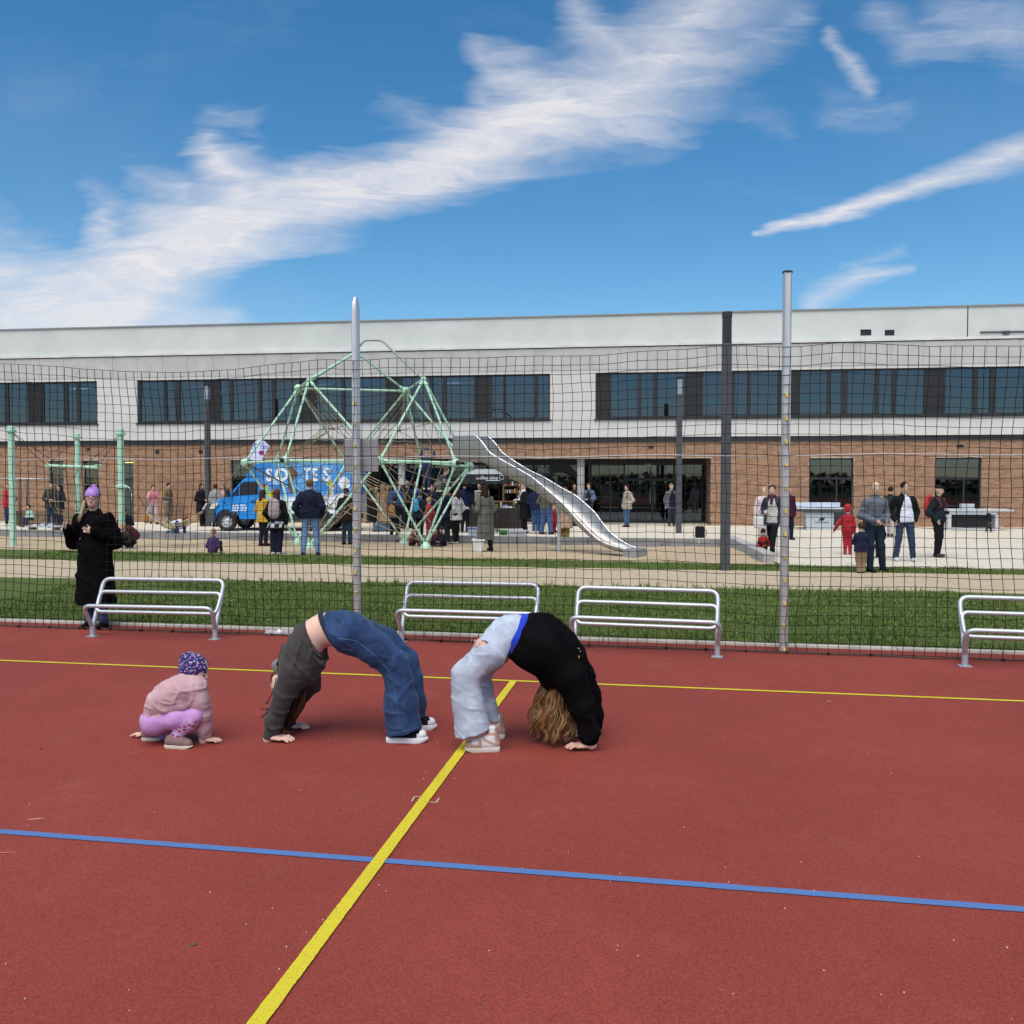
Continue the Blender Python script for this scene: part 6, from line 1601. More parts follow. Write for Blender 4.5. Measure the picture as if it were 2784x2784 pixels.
person('woman in yellow jacket with brown hair half hidden by the girl with the checked shirt', 716, 1484, 1.58, 150, ((.50,.30,.03), 'parka', 1.05), ((.012,.014,.02), 'slim'), (.03,.012,.01), (BR, 'long'), ('front', 'fwd'), 'close', z0=-.05)
person('person in dark brown jacket and blue jeans just left of the left net post', 943, 1481, 1.62, 172, ((.022,.014,.012), 'parka', 1.15), ((.018,.03,.07), 'slim'), (.02,.012,.010), (BR, 'short'), ('front', 'front'), 'stand', z0=-.05)
person('child in purple patterned jacket with fair ponytail sitting on the sand, seen from behind', 578, 1503, 1.12, 178, (mat('purple_print', (.035,.012,.075), .8, 0, 0, 26, .3, 40, col2=(.12,.05,.22)), 'jacket', 1.1), (DK, 'slim'), BK, ((.27,.16,.10), 'tail'), ('front', 'front'), pose='sit', child=True, z0=-.05)
person('woman with long dark hair in black, hand at her mouth, left of the lamp column', 548, 1431, 1.68, 60, ((.016,.014,.020), 'coat', 1.1), (BK, 'slim'), (.05,.015,.018), ((.05,.026,.016), 'long'), ('face', 'front'), 'close')
person('person in grey hoodie half hidden behind the lamp column left of the van', 587, 1432, 1.66, 165, ((.22,.24,.25), 'jacket', 1.15), (DK, 'slim'), BK, (BR, 'short'), ('front', 'front'), 'close')
person('person in pale pink behind the bonnet of the blue van', 608, 1424, 1.64, 0, ((.45,.29,.27), 'jacket'), (DK, 'slim'), BK, ((.10,.05,.03), 'long'), ('front', 'front'))
# left part
person('woman in pink jacket and black boots holding something to her face', 418, 1425, 1.64, 35, ((.56,.24,.28), 'jacket', 1.0), ((.40,.30,.30), 'slim'), BK, (BR, 'short'), ('face', 'face'), 'walk')
p = person('person in long grey coat with yellow backpack facing right', 459, 1421, 1.70, 75, ((.14,.115,.10), 'long', 1.0), ((.30,.27,.25), 'slim'), (.10,.08,.07), (DB, 'short'), ('front', 'front'), 'close')
backpack('yellow backpack of the person in the long grey coat', p, (.50,.27,.02), w=.28, hgt=.40)
b = thing('brown_guitar_bag', 'round brown shoulder bag hanging low beside the woman in pink', 'bag', gp(401, 1424) + Vector((0, -.1, .10)), 0); mb = MB(); mb.ball(Vector((0, 0, .12)), .16, 12, scale=(1, .5, 1.2)); mb.build('bag_body', cloth((.30,.14,.03), name='bag'), b, True)
person('small child in white hat and blue jacket by the dark green door', 370, 1417, .92, 175, ((.012,.04,.15), 'jacket', 1.1), ((.30,.30,.33), 'slim'), WH, ((.50,.53,.55), 'beanie'), child=True)
person('child with white vest and blue sleeves crawling on the rope hammock', 480, 1449, 1.12, 62, ((.55,.57,.60), 'jacket', 1.05), ((.13,.20,.27), 'slim'), (.16,.13,.11), ((.16,.05,.02), 'short'), pose='crawl', child=True, loc=at(474, 1451, 24.75), sleeves=(.025,.035,.17))
person('person in long red jacket and jeans partly behind the far left mint post', 24, 1430, 1.70, -20, ((.34,.012,.03), 'parka', 1.12), ((.03,.05,.12), 'slim'), WH, (BR, 'short'), ('pocket', 'pocket'), 'stand')
person('child in mint jacket sitting at the planter at far left', 84, 1432, 1.15, -15, ((.33,.48,.42), 'jacket', 1.05), (DJ, 'slim'), DK, (BR, 'short'), ('front', 'front'), pose='seat', child=True)
person('man in dark olive jacket and jeans before the leftmost school door', 141, 1434, 1.74, 20, ((.045,.045,.04), 'parka', 1.15), ((.016,.03,.07), 'slim'), DK, (DB, 'short'), ('front', 'front'), 'stand')
person('woman with short dark hair in dark blue beside the man in the olive jacket', 163, 1434, 1.66, -25, ((.020,.020,.035), 'parka', 1.05), ((.03,.035,.05), 'slim'), DK, (DB, 'long'), ('front', 'fwd'), 'stand')
person('adult in black bending behind the children at the clamped mint post', 346, 1448, 1.55, 10, (DK, 'jacket'), (BK, 'slim'), BK, ((.05,.02,.02), 'short'), ('front', 'front'), pose='crouch', tilt=20)
p = person('child in dark jacket with maroon backpack crouching at the clamped mint post', 358, 1493, 1.25, -30, ((.035,.03,.026), 'jacket', 1.1), (BK, 'slim'), (.35,.35,.42), (BL_, 'short'), ('front', 'front'), pose='crouch', child=True, z0=-.05)
F = SDF((-.3, -.2, .1), (.3, .6, .8), .02); b = thing('backpack', 'maroon backpack on the child crouching at the clamped mint post', 'backpack', p[0].location, p[0].rotation_euler.z)
J = p[1]; c = J['Pl'] + J['sd'] * .24 * J['s'] + np.array((0, .15, .10)); F.cone(c - J['sd'] * .10, c + J['sd'] * .12, .14, .11, .03); F.build('bag_body', cloth((.085,.012,.030), name='bag'), b)
person('child in navy cap with bright stripe crouching behind the woman in the long black coat', 318, 1490, 1.15, 15, (mat('stripe_jacket', (.03,.03,.035), .8, 0, 0, 7, .2, col2=(.30,.42,.06)), 'jacket', 1.1), (DK, 'slim'), DK, (NV, 'beanie'), ('front', 'front'), pose='crouch', child=True, z0=-.05)

# the woman at the net
p, J = person('woman in long black coat, lilac beanie and glasses holding the net from behind', 262, 1706, 1.66, 2, ((.0030,.0026,.0032), 'long', 1.10), ((.03,.045,.12), 'slim'), (.008,.008,.009), ((.40,.22,.60), 'beanie'), ('grip', 'grip'), 'stand', h=.012, detail=True, wide=1.0, turn=0, skin=M['skin2'],
     armj={1: ((.27, .05, 1.08), (.06, -.20, 1.23)), -1: ((-.30, .02, 1.06), (-.26, -.18, 1.27))})
hc, hx, hy, hd, s_ = J['hc'], J['hx'], J['hy'], J['hd'], J['s']
mb = MB()
for i in (1, -1):
    c = hc + hx * i * .036 + hy * .102 + hd * .012
    mb.tube([Vector(c + hx * .029 * cos(a) + hd * .025 * sin(a)) for a in np.linspace(0, 2 * pi, 15)[:-1]], .0032, 6, closed=True)
    mb.tube([Vector(c + hx * i * .029), Vector(hc + hx * i * .082 + hy * .0 + hd * .015)], .003, 5)
mb.tube([Vector(hc - hx * .009 + hy * .106 + hd * .012), Vector(hc + hx * .009 + hy * .106 + hd * .012)], .003, 5)
mb.build('glasses', cloth((.03, .008, .008), .4, 'spectacle_frame'), p, True)
mb = MB()
for i in range(16):
    a = hc + hx * (-.078 - .004 * (i % 4)) + hy * (.02 + .008 * (i % 5)) - hd * .02; g = rng.normal(0, .01, 3)
    mb.tube([Vector(a), Vector(a - hd * .08 + hx * -.006 + hy * .03 + g * .6), Vector(a - hd * .16 + hx * -.020 + hy * .055 + g * .7), Vector(a - hd * .23 + hx * -.045 + hy * .07 + g)], [.007, .008, .008, .004], 5)
mb.build('hair_strand', cloth((.36, .27, .17), .5, 'hair'), p, True)
# ------------------------------------------------------------------ the three girls on the court
def tracer(x0, y0, sc, Y0):
    """a pixel of an enlarged detail of the photograph -> a point at the figure's distance (plus dy)"""
    def t(u, v, dy=0.): p = at(x0 + u * sc, y0 + v * sc, Y0 + dy); return np.array(p)
    return t, sc * Y0 / FPX
def tb(t, a, b):
    # a box round two traced corners, wide enough at every depth between them
    d0, d1 = (a[2] if len(a) > 2 else 0), (b[2] if len(b) > 2 else 0)
    P = np.array([t(u, v, d) for u in (a[0], b[0]) for v in (a[1], b[1]) for d in (d0, d1)]); return P.min(0), P.max(0)
def fabric(name, col, col2, scale, bump=.4, bs=60, rough=.85, weave=0., detail=4):
    m = bpy.data.materials.new(name); m.use_nodes = True
    T = NT(m.node_tree); p = m.node_tree.nodes['Principled BSDF']; pos = T.n('ShaderNodeNewGeometry').outputs['Position']
    f = T.noise(pos, scale, detail, .6, .4); c = T.mix(T.rng(f, .32, .68), (*col, 1), (*col2, 1))
    fine = T.noise(pos, 420, 2, .7); c = T.mix(1., c, T.mix(fine, (.78, .78, .78, 1), (1.22, 1.22, 1.22, 1)), 'MULTIPLY')
    T.put(p.inputs['Base Color'], c); p.inputs['Roughness'].default_value = rough; p.inputs['Specular IOR Level'].default_value = .2 if max(col) > .02 else .05; p.inputs['Sheen Weight'].default_value = .10 if max(col) > .02 else 0.
    b = T.n('ShaderNodeBump'); b.inputs['Strength'].default_value = bump; b.inputs['Distance'].default_value = .006
    T.put(b.inputs['Height'], T.m('ADD', T.noise(pos, bs, 3, .6), T.m('MULTIPLY', fine, .5))); T.put(p.inputs['Normal'], b.outputs[0])
    return m
HB, HC = .0055, .0065
YD = np.array((0, 1., 0))

def girl_grey():
    t, k = tracer(660, 1620, .28986, 6.02)
    g = thing('person', 'girl in dark grey hoodie and dark blue flared jeans arching in a bridge, bare midriff', 'person', (0, 0, 0))
    n, f = -.13, .15
    lo, hi = tb(t, (120, 1420, -0.42), (1800, 90, 0.42)); lo[2] = -.01; hi[2] = 1.06; lo[0] -= .08
    sn, en, wn_ = t(470, 760, n), t(358, 1005, n), t(236, 1345, n)
    sf, ef, wf = t(610, 790, f), t(545, 945, f + .02), t(395, 1262, f)
    hips, ch = t(930, 330), t(560, 640)
    # continuous body: hands, arms, head, midriff, legs
    B = SDF(lo, hi, HB)
    for s_, e, w in ((sn, en, wn_), (sf, ef, wf)): B.chain([ch * .3 + s_ * .7, e, w + (0, 0, .012)], [.055, .042, .029], .03)
    wn2 = wn_.copy(); wn2[2] = .034; wf2 = wf.copy(); wf2[2] = .034
    B.cone(wn_, wn2, .030, .029, .02); B.cone(wf, wf2, .028, .028, .02)
    hand(B, wn2, (1, -.10, -.10), (0, 0, 1), 1, .185); hand(B, wf2, (1, .05, -.10), (0, 0, 1), 1, .175)
    for d in (-.055, .055): B.chain([t(540, 640, d), t(665, 370, d), t(770, 300, d), t(900, 310, d), t(1000, 345, d)], [.095, .094, .088, .10, .11], .06)
    B.chain([ch, t(450, 770), t(400, 850)], [.07, .045, .05], .03)
    B.ell(t(385, 850), (.082, .074, .10), .02); B.cone(t(290, 800), t(283, 830), .012, .014, .015); B.ell(t(320, 770), (.03, .045, .03), .02)
    for h_, kn, an, q in ((t(1000, 350, -.07), t(1420, 640, n), t(1480, 1270, n), -1), (t(1040, 320, .08), t(1520, 590, f), t(1610, 1180, f), 1)):
        B.chain([h_, kn, an], [.09, .06, .04], .03); B.cone(an, an + (.10, 0, -.05), .035, .03, .02)
    B.ripple(.0015, 26, 2)
    body = B.build('body', fabric('girl_skin', (.66, .42, .33), (.73, .50, .41), 7, .15, 90, .5), g)
    mb = MB(); mb.ball(Vector(t(306, 812, -.05)), .011, 8); mb.build('eye', M['white'], body, True); mb = MB(); mb.ball(Vector(t(300, 770, -.02)), .016, 8, scale=(.5, 1, .35)); mb.build('mouth', cloth((.32, .12, .10), .5, 'lips'), body, True)
    # hoodie
    H = SDF(lo, hi, HC)
    for d in (-.075, .075): H.chain([t(545, 650, d), t(600, 520, d), t(668, 375, d)], [.150, .142, .116], .06)
    H.cone(t(455, 560), t(590, 380), .06, .075, .05)
    H.chain([t(510, 690, n), sn, t(415, 880, n), en, t(300, 1150, n), t(258, 1300, n)], [.112, .094, .076, .062, .058, .046], .035)
    H.chain([t(590, 720, f), t(615, 820, f), t(560, 910, f), t(470, 1060, f), t(412, 1215, f)], [.09, .08, .06, .046, .042], .04)
    H.chain([t(600, 800, .02), t(655, 790, .05), t(660, 870, .06)], [.07, .05, .036], .03)
    H.chain([t(690, 545, -.05), t(745, 560, -.06), t(788, 572, -.06)], [.095, .066, .036], .03); H.cone(t(690, 640, -.02), t(738, 660, .02), .06, .030, .03)
    H.ell(t(772, 548, -.085), (.045, .05, .035), .01, 'cut')
    ax = t(835, 300) - t(640, 390); H.cut(t(673, 372), ax)
    cu = t(236, 1330, n) - t(285, 1160, n)
    H.creases(.0125, 42, 11, [(.75, 0, .65), (.95, 0, -.2), (.5, .2, .85)], 5, .55); H.ripple(.0012, 90, 12)
    cutp = t(243, 1318, n); fx = SDF
    hm_ = fabric('charcoal_fleece', (.036, .033, .032), (.056, .051, .049), 9, .5, 70, .92)
    H.build('hoodie', hm_, g)
    R_ = SDF(*tb(t, (150, 1400, -.3), (360, 1230, .02)), .0055); R_.cone(t(268, 1262, n), t(244, 1332, n), .047, .043, .01); R_.cut(t(240, 1335, n), cu); R_.cut(t(258, 1262, n), -cu); R_.ripple(.0012, 300, 3, [(1, 0, 0), (0, 1, 0)]); R_.build('cuff', hm_, g)
    R_ = SDF(*tb(t, (300, 1300, .0), (560, 1150, .3)), .006); R_.cone(t(440, 1190, f), t(408, 1245, f), .046, .040, .01); R_.build('cuff', hm_, g)
    K = SDF(*tb(t, (240, 800, -.2), (460, 520, .2)), HC)
    K.chain([t(350, 605), t(322, 640), t(345, 700), t(385, 780)], [.022, .027, .036, .045], .02, None); K.ell(t(300, 770), (.05, .06, .045), .01, 'cut'); K.ripple(.004, 60, 5)
    K.build('hood', fabric('hood_lining', (.16, .15, .14), (.24, .23, .215), 12, .5, 80), g)
    W_ = SDF(*tb(t, (500, 640, -.4), (760, 160, .4)), HC)
    for d in (-.075, .075): W_.chain([t(640, 440, d), t(676, 368, d)], [.128, .114], .06)
    W_.cone(t(540, 440), t(597, 372), .055, .070, .05)
    W_.cut(t(684, 366), ax); W_.cut(t(655, 382), -ax); W_.ripple(.0015, 260, 2, [(0, 1, 0), (.4, 0, -.9)]); W_.build('hem_band', hm_, g)
    mb = MB(); mb.tube([Vector(t(*q)) for q in ((312, 765, -.07), (300, 840, -.08), (268, 930, -.08), (232, 995, -.08))], .0035, 6); mb.ball(Vector(t(228, 1000, -.08)), .009, 8); mb.build('drawstring', M['black'], g, True)
    # jeans
    J = SDF(lo, hi, HC); fl = (YD, 1.12)
    for d in (-.07, .07): J.chain([t(842, 292, d), t(900, 312, d), t(990, 345, d), t(1060, 375, d)], [.102, .118, .128, .120], .05)
    J.chain([t(1030, 372, -.07), t(1240, 490, n), t(1420, 640, n), t(1462, 780, n), t(1482, 1000, n), t(1520, 1300, n)], [.122, .108, .094, .089, .110, .128], .045, (YD, 1.2))
    J.chain([t(1060, 335, .07), t(1330, 430, f), t(1530, 610, f), t(1575, 760, f), t(1605, 1000, f), t(1600, 1210, f)], [.115, .098, .082, .078, .082, .084], .045, (YD, 1.15))
    J.cut(t(824, 287), t(640, 390) - t(835, 300), reach=.26)
    # hems: cut the near leg at its own slant and the far one a little higher
    x, y, z = np.meshgrid(*J.ax, indexing='ij', sparse=True)
    pa, pb = t(1345, 1312, n), t(1650, 1238, n); nz = (pb[2] - pa[2]) / (pb[0] - pa[0])
    J.F = np.maximum(J.F, ((pa[2] + nz * (x - pa[0])) - z) * np.where(y < .01 + 6.02, 1, 1)).astype(np.float32)
    J.creases(.0075, 46, 21, [(.9, 0, -.4), (.6, .2, .8), (.95, .2, .1)], 5, .4); J.ripple(.001, 80, 22)
    jm = fabric('dark_denim', (.007, .019, .062), (.032, .076, .185), 5.5, .35, 90, .8)
    J.build('jeans', jm, g)
    Wb = SDF(*tb(t, (700, 520, -.3), (960, -10, .3)), .006)
    for d in (-.07, .07): Wb.cone(t(770, 280, d), t(862, 300, d), .104, .119, .05)
    Wb.cut(t(850, 297), t(835, 300) - t(640, 390)); Wb.cut(t(800, 283), t(640, 390) - t(835, 300)); Wb.build('waistband', fabric('waist_denim', (.010, .014, .028), (.02, .028, .05), 8, .3), g)
    seam = mat('seam_thread', (.055, .095, .19), .8)
    def on(mesh_o, pts, dy, r=.003):
        """stitching: a thin raised line laid on the side of the cloth that faces the camera"""
        o = mesh_o; res = []
        for u, v in pts:
            p = Vector(t(u, v, -.6)); d = (p - cam.location).normalized() ; ok, q, nn, _ = o.ray_cast(p, d)
            if ok: res.append(q + nn * .0008)
        if len(res) > 2: mb = MB(); mb.tube(res, r, 5); mb.build('seam', seam, g, True)
    jo = [c for c in g.children if c.name.startswith('jeans')][0]
    lerp = lambda P, m=22: [tuple(np.array(P[int(i)]) * (1 - i % 1) + np.array(P[min(len(P) - 1, int(i) + 1)]) * (i % 1)) for i in np.linspace(0, len(P) - 1.001, m)]
    bpy.context.view_layer.update()
    on(jo, lerp([(890, 400), (1060, 420), (1170, 500), (1260, 580), (1370, 700), (1420, 860), (1450, 1020), (1462, 1150), (1458, 1265)], 40), 0, .0026)
    on(jo, lerp([(870, 195), (925, 205), (945, 260), (920, 320)], 14), 0, .0022); on(jo, lerp([(905, 405), (915, 490), (1040, 520), (1060, 440)], 14), 0, .0020)
    on(jo, lerp([(1348, 1300), (1480, 1282), (1600, 1245), (1650, 1228)], 16), 0, .0024)
    mb = MB(); mb.tube([Vector(t(775, 355, -.155)), Vector(t(838, 385, -.165))], .008, 6); mb.build('belt_loop', jm, g, True)
    # shoes
    bk = cloth((.010, .011, .016), .8, 'canvas'); ws = mat('white_rubber', (.70, .70, .72), .5, 0, .05)
    hp = t(1345, 1398, n); shoe_parts(g, (hp[0], hp[1], 0), R(-3), .288, bk, ws, .062, .036, .34, h=.0055, toe=ws)
    hp = t(1475, 1298, f); shoe_parts(g, (hp[0], hp[1], 0), R(4), .262, bk, ws, .055, .036, .34, toe=ws)
    mb = MB()
    for u in (1553, 1587, 1622): mb.ball(Vector(t(u, 1285 + (u - 1553) * .25, n - .045)), .0062, 8); mb.tube([Vector(t(u, 1285, n - .046)), Vector(t(u + 12, 1318, n - .05))], .0035, 5)
    mb.build('laces', ws, g, True)
    # hair: strands hanging from the head behind the near arm
    mb = MB(); q = np.random.default_rng(3)
    for i in range(34):
        a = q.uniform(0, 1); d = q.uniform(-.07, .055); ln = q.uniform(.75, 1.05); ph = q.uniform(0, 6.3)
        s0_ = (430 + a * 165, 890 + q.uniform(-40, 30)); e0_ = (336 + a * 118 + q.normal(0, 8), 900 + (405 - a * 120) * ln)
        for j_ in range(13):
            o = q.normal(0, 1, 3); P = []
            for j in range(9):
                w = j / 8; sp = (12 - 7 * w); u = s0_[0] * (1 - w) + e0_[0] * w + 26 * sin(w * 2.6) * (a - .15) * 2 + 8 * sin(w * 7 + ph) * w + o[0] * sp; v = s0_[1] * (1 - w) + e0_[1] * w + o[1] * 10
                p_ = t(u, v, d + o[2] * .008 + .006 * sin(w * 6 + ph)); p_[2] = max(p_[2], .008); P.append(Vector(p_))
            mb.tube(P, [.003, .0036, .0036, .0034, .0032, .003, .0026, .002, .001], 4)
    for pts in (((300, 720, -.03), (275, 760, -.03), (268, 820, -.03)), ((318, 690, -.02), (270, 745, -.02), (262, 800, -.02)), ((262, 1030, -.04), (225, 1095, -.05), (160, 1148, -.05)), ((250, 1040, -.04), (215, 1110, -.05), (175, 1145, -.05)), ((240, 1062, -.06), (176, 1064, -.06), (178, 1066, -.06))):
        mb.tube([Vector(t(*p)) for p in pts], [.006, .005, .002], 5)
    K = SDF(*tb(t, (300, 1120, -.06), (620, 830, .2)), .008); K.ell(t(400, 880, .01), (.088, .084, .092), .01); K.chain([t(470, 920, .03), t(470, 1010, .04), t(410, 1160, .03)], [.05, .06, .035], .03, (YD, .9)); K.ell(t(300, 840, -.02), (.07, .12, .1), .02, 'cut'); K.ripple(.004, 90, 3)
    hm2 = mat('dark_brown_hair', (.075, .036, .021), .38, 0, .2, 30, island=.6, spec=.4)
    mb.build('hair_strands', hm2, g, True); K.build('hair', hm2, g)
girl_grey()

def girl_black():
    t, k = tracer(1180, 1620, .28986, 5.82)
    g = thing('person', 'girl in black sweater and pale ripped jeans arching in a bridge, curly blonde hair hanging', 'person', (0, 0, 0))
    n, f = -.13, .15
    lo, hi = tb(t, (60, 1520, -0.42), (1680, 110, 0.42)); lo[2] = -.01; hi[2] = 1.06; lo[0] -= .06
    wn_, wf = t(1478, 1395, n), t(1515, 1330, f)
    B = SDF(lo, hi, HB)
    B.chain([t(1220, 700, n * .7), t(1260, 760, n), t(1375, 1010, n), wn_], [.06, .055, .042, .028], .03); B.chain([t(1300, 700, f * .7), t(1370, 730, f), t(1480, 950, f), wf], [.06, .052, .04, .028], .03)
    w2 = wn_ + (.0, 0, -.0); w2[2] = .036; B.cone(wn_, w2, .029, .030, .02); hand(B, w2 + (-.005, 0, 0), (-1, -.06, -.06), (0, 0, 1), -1, .172)
    w3 = wf.copy(); w3[2] = .036; B.cone(wf, w3, .027, .028, .02); hand(B, w3, (-1, -.02, -.06), (0, 0, 1), -1, .172)
    for d in (-.06, .06): B.chain([t(760, 360, d), t(900, 400, d), t(1080, 500, d), t(1230, 650, d)], [.10, .10, .11, .09], .06)
    B.chain([t(1220, 700), t(1190, 830), t(1170, 900)], [.06, .045, .05], .03); B.ell(t(1165, 950), (.08, .075, .10), .02); B.cone(t(1270, 950), t(1276, 975), .012, .014, .015)
    for h_, kn, an in ((t(720, 380, -.08), t(295, 735, n), t(440, 1270, n)), (t(740, 370, .08), t(430, 745, f), t(565, 1170, f))): B.chain([h_, kn, an], [.09, .055, .038], .03); B.cone(an, an + (-.08, 0, -.05), .034, .03, .02)
    B.ell(t(462, 468, n), (.06, .07, .055), .03)
    body = B.build('body', fabric('girl_skin', (.56, .33, .25), (.64, .40, .31), 7, .15, 90, .5), g)
    mb = MB(); mb.ball(Vector(t(1262, 985, -.03)), .010, 8); mb.build('eye', M['white'], body, True)
    # sweater
    H = SDF(lo, hi, HC)
    for d in (-.08, .08): H.chain([t(815, 385, d), t(900, 415, d), t(1010, 450, d), t(1130, 540, d), t(1230, 640, d)], [.140, .165, .182, .170, .135], .07, (YD, 1.1))
    H.chain([t(1180, 640, n * .8), t(1265, 760, n), t(1330, 890, n), t(1385, 1040, n), t(1450, 1280, n), t(1462, 1345, n)], [.12, .105, .085, .078, .062, .050], .05)
    H.chain([t(1290, 620, f * .8), t(1370, 740, f), t(1455, 920, f), t(1505, 1110, f), t(1530, 1270, f)], [.11, .09, .072, .055, .038], .05)
    H.cone(t(1110, 760, -.02), t(1180, 830, 0), .09, .07, .05)
    ax = t(1010, 460) - t(745, 340); H.cut(t(782, 368), -ax)
    H.cut(t(1466, 1388, n), t(1466, 1388, n) - t(1440, 1250, n))
    H.creases(.008, 36, 31, [(.7, 0, .7), (.9, .2, .3), (-.3, .2, .9)], 5, .5); H.ripple(.001, 80, 32)
    bm = fabric('black_knit', (.0034, .0031, .0040), (.0065, .006, .0072), 8, .5, 80, .95)
    H.build('sweater', bm, g)
    C_ = SDF(*tb(t, (1380, 1430, -.3), (1560, 1320, 0)), .006); C_.cone(t(1456, 1330, n), t(1466, 1384, n), .052, .046, .01); C_.cut(t(1466, 1388, n), (.1, 0, -1)); C_.build('cuff', bm, g)
    Tm = SDF(*tb(t, (600, 640, -.4), (980, 30, .4)), HC)
    for d in (-.075, .075): Tm.chain([t(735, 345, d), t(800, 378, d), t(860, 400, d)], [.125, .139, .145], .07, (YD, 1.08))
    Tm.cone(t(792, 215, .0), t(800, 190, .0), .05, .018, .03)
    Tm.cut(t(737, 350), -ax); Tm.ripple(.004, 50, 33); Tm.build('tee_shirt', fabric('royal_blue_cotton', (.012, .035, .42), (.025, .065, .55), 8, .3), g)
    # jeans
    J = SDF(lo, hi, HC)
    for d in (-.065, .065): J.chain([t(765, 350, d), t(700, 380, d), t(620, 440, d)], [.120, .126, .118], .05)
    J.chain([t(690, 392, -.07), t(540, 520, n), t(300, 735, n), t(298, 860, n), t(318, 1000, n), t(365, 1280, n)], [.122, .104, .085, .086, .096, .120], .045, (YD, 1.15))
    J.chain([t(700, 385, .07), t(560, 540, f), t(430, 735, f), t(470, 880, f), t(515, 1040, f), t(562, 1165, f)], [.115, .095, .070, .056, .048, .046], .04)
    J.cut(t(760, 352), ax, reach=.24)
    x, y, z = np.meshgrid(*J.ax, indexing='ij', sparse=True)
    pa, pb = t(205, 1325, n), t(540, 1240, n); nz = (pb[2] - pa[2]) / (pb[0] - pa[0]); fz = t(560, 1172, f)[2]
    J.F = np.maximum(J.F, np.where(y < 5.82 + .03, pa[2] + nz * (x - pa[0]) - z, fz - z)).astype(np.float32)
    J.creases(.0048, 54, 41, [(.5, 0, .85), (.9, 0, .35), (.75, .2, .6), (-.5, .1, .8)], 6, .42); J.ripple(.001, 80, 42)
    J.ell(t(455, 440, n - .05), (.038, .07, .014), .004, 'cut')
    jm = fabric('bleached_denim', (.33, .38, .48), (.50, .57, .67), 9, .35, 90, .85, detail=7)
    J.build('jeans', jm, g)
    mb = MB(); q = np.random.default_rng(8)
    for i in range(26): a = t(420 + q.uniform(-70, 60), 455 + q.uniform(-40, 50), n - .02 + q.uniform(-.06, .05)); b = a + q.normal(0, .012, 3); mb.tube([Vector(a), Vector((a + b) / 2 + np.array((0, 0, .004))), Vector(b)], .0014, 4)
    mb.build('frayed_threads', mat('white_thread', (.7, .72, .74), .9), g)
    # shoes
    wl = mat('white_leather', (.66, .66, .66), .5, 0, .06); pk = mat('blush_leather', (.46, .27, .215), .55, 0, .08); cs = mat('cream_sole', (.58, .54, .47), .6, 0, .06)
    def acc(l, z, out):
        out[:] = 0
        out[(l > .80) | ((l > .62) & (z < .022))] = 1
        out[(l < .16) & (z > .01)] = 1; out[(z > .078) & (z < .10) & (l < .42)] = 1
        out[(np.abs(z - .035 - (l - .3) * .10) < .010) & (l > .1) & (l < .5)] = 1
        out[(l > .52) & (l < .62) & (z < .05)] = 1
        return out
    hp = t(622, 1448, n); shoe_parts(g, (hp[0], hp[1], 0), R(180 + 5), .235, wl, cs, .07, .030, .38, h=.005, high=.05, accents=((pk,), acc))
    hp = t(668, 1340, f); shoe_parts(g, (hp[0], hp[1], 0), R(180 - 4), .225, wl, cs, .07, .028, .38, h=.005, high=.05, accents=((pk,), acc))
    mb = MB()
    for i in range(5): c = t(395 + i * 20, 1362 - i * 26, n - .028); mb.tube([Vector(c), Vector(c + (.02, .03, .008)), Vector(c + (.025, .06, .0))], .0045, 5)
    mb.build('laces', wl, g, True)
    # curly hair
    mb = MB(); q = np.random.default_rng(5)
    for i in range(84):
        a = q.uniform(0, 2 * pi); rr = sqrt(q.uniform(.05, 1)); sx = cos(a) * rr; sy = sin(a) * rr; loose = i > 70
        top = (1135 + sx * 120, 840 + q.uniform(-50, 80) - abs(sx) * 10); ln = q.uniform(.55, 1.02)
        bot = (1108 + sx * 200 + q.normal(0, 60 if loose else 26), 1110 + 285 * ln - 60 * abs(sx) * (sx < 0))
        A = q.uniform(16, 34) * (1.3 if loose else 1); w_ = q.uniform(2.2, 3.8); ph = q.uniform(0, 6.3); m_ = 18; bul = 34 * sx
        for j_ in range(5 if loose else 12):
            o = q.normal(0, 1, 3); dph = q.normal(0, .25); P = []
            for j in range(m_):
                w = j / (m_ - 1); sp = 6 + 9 * sin(pi * min(1, w * 1.1)); th = w * w_ * 3.9 + ph + dph
                u = top[0] * (1 - w) + bot[0] * w + sin(pi * w) * bul + A * (.25 + w) * sin(th) + o[0] * sp; v = top[1] * (1 - w) + bot[1] * w + o[1] * 9
                p_ = t(u, v, sy * (.085 + .035 * w) + A * .0007 * (.25 + w) * cos(th) + o[2] * sp * .0007); p_[2] = max(p_[2], .008); P.append(Vector(p_))
            r0 = q.uniform(.0021, .0031); mb.tube(P, [r0 * (1 if j < m_ - 5 else (m_ - j) / 6) for j in range(m_)], 4)
    hm2 = mat('curly_blonde_hair', (.31, .165, .062), .34, 0, .34, 11, island=.5, spec=.5)
    mb.build('hair_curls', hm2, g, True)
    K = SDF(*tb(t, (960, 1300, -.2), (1320, 780, .2)), .009); K.ell(t(1155, 930), (.088, .085, .115), .01); K.chain([t(1130, 980), t(1110, 1180)], [.085, .07], .03); K.ell(t(1285, 975, -.0), (.035, .12, .05), .02, 'cut'); K.ripple(.006, 70, 3)
    K.build('hair', mat('hair_shade', (.12, .06, .024), .6, 0, .25, 20), g)
    # small print on the back of the sweater
    bpy.context.view_layer.update()
    so = [c for c in g.children if c.name.startswith('sweater')][0]
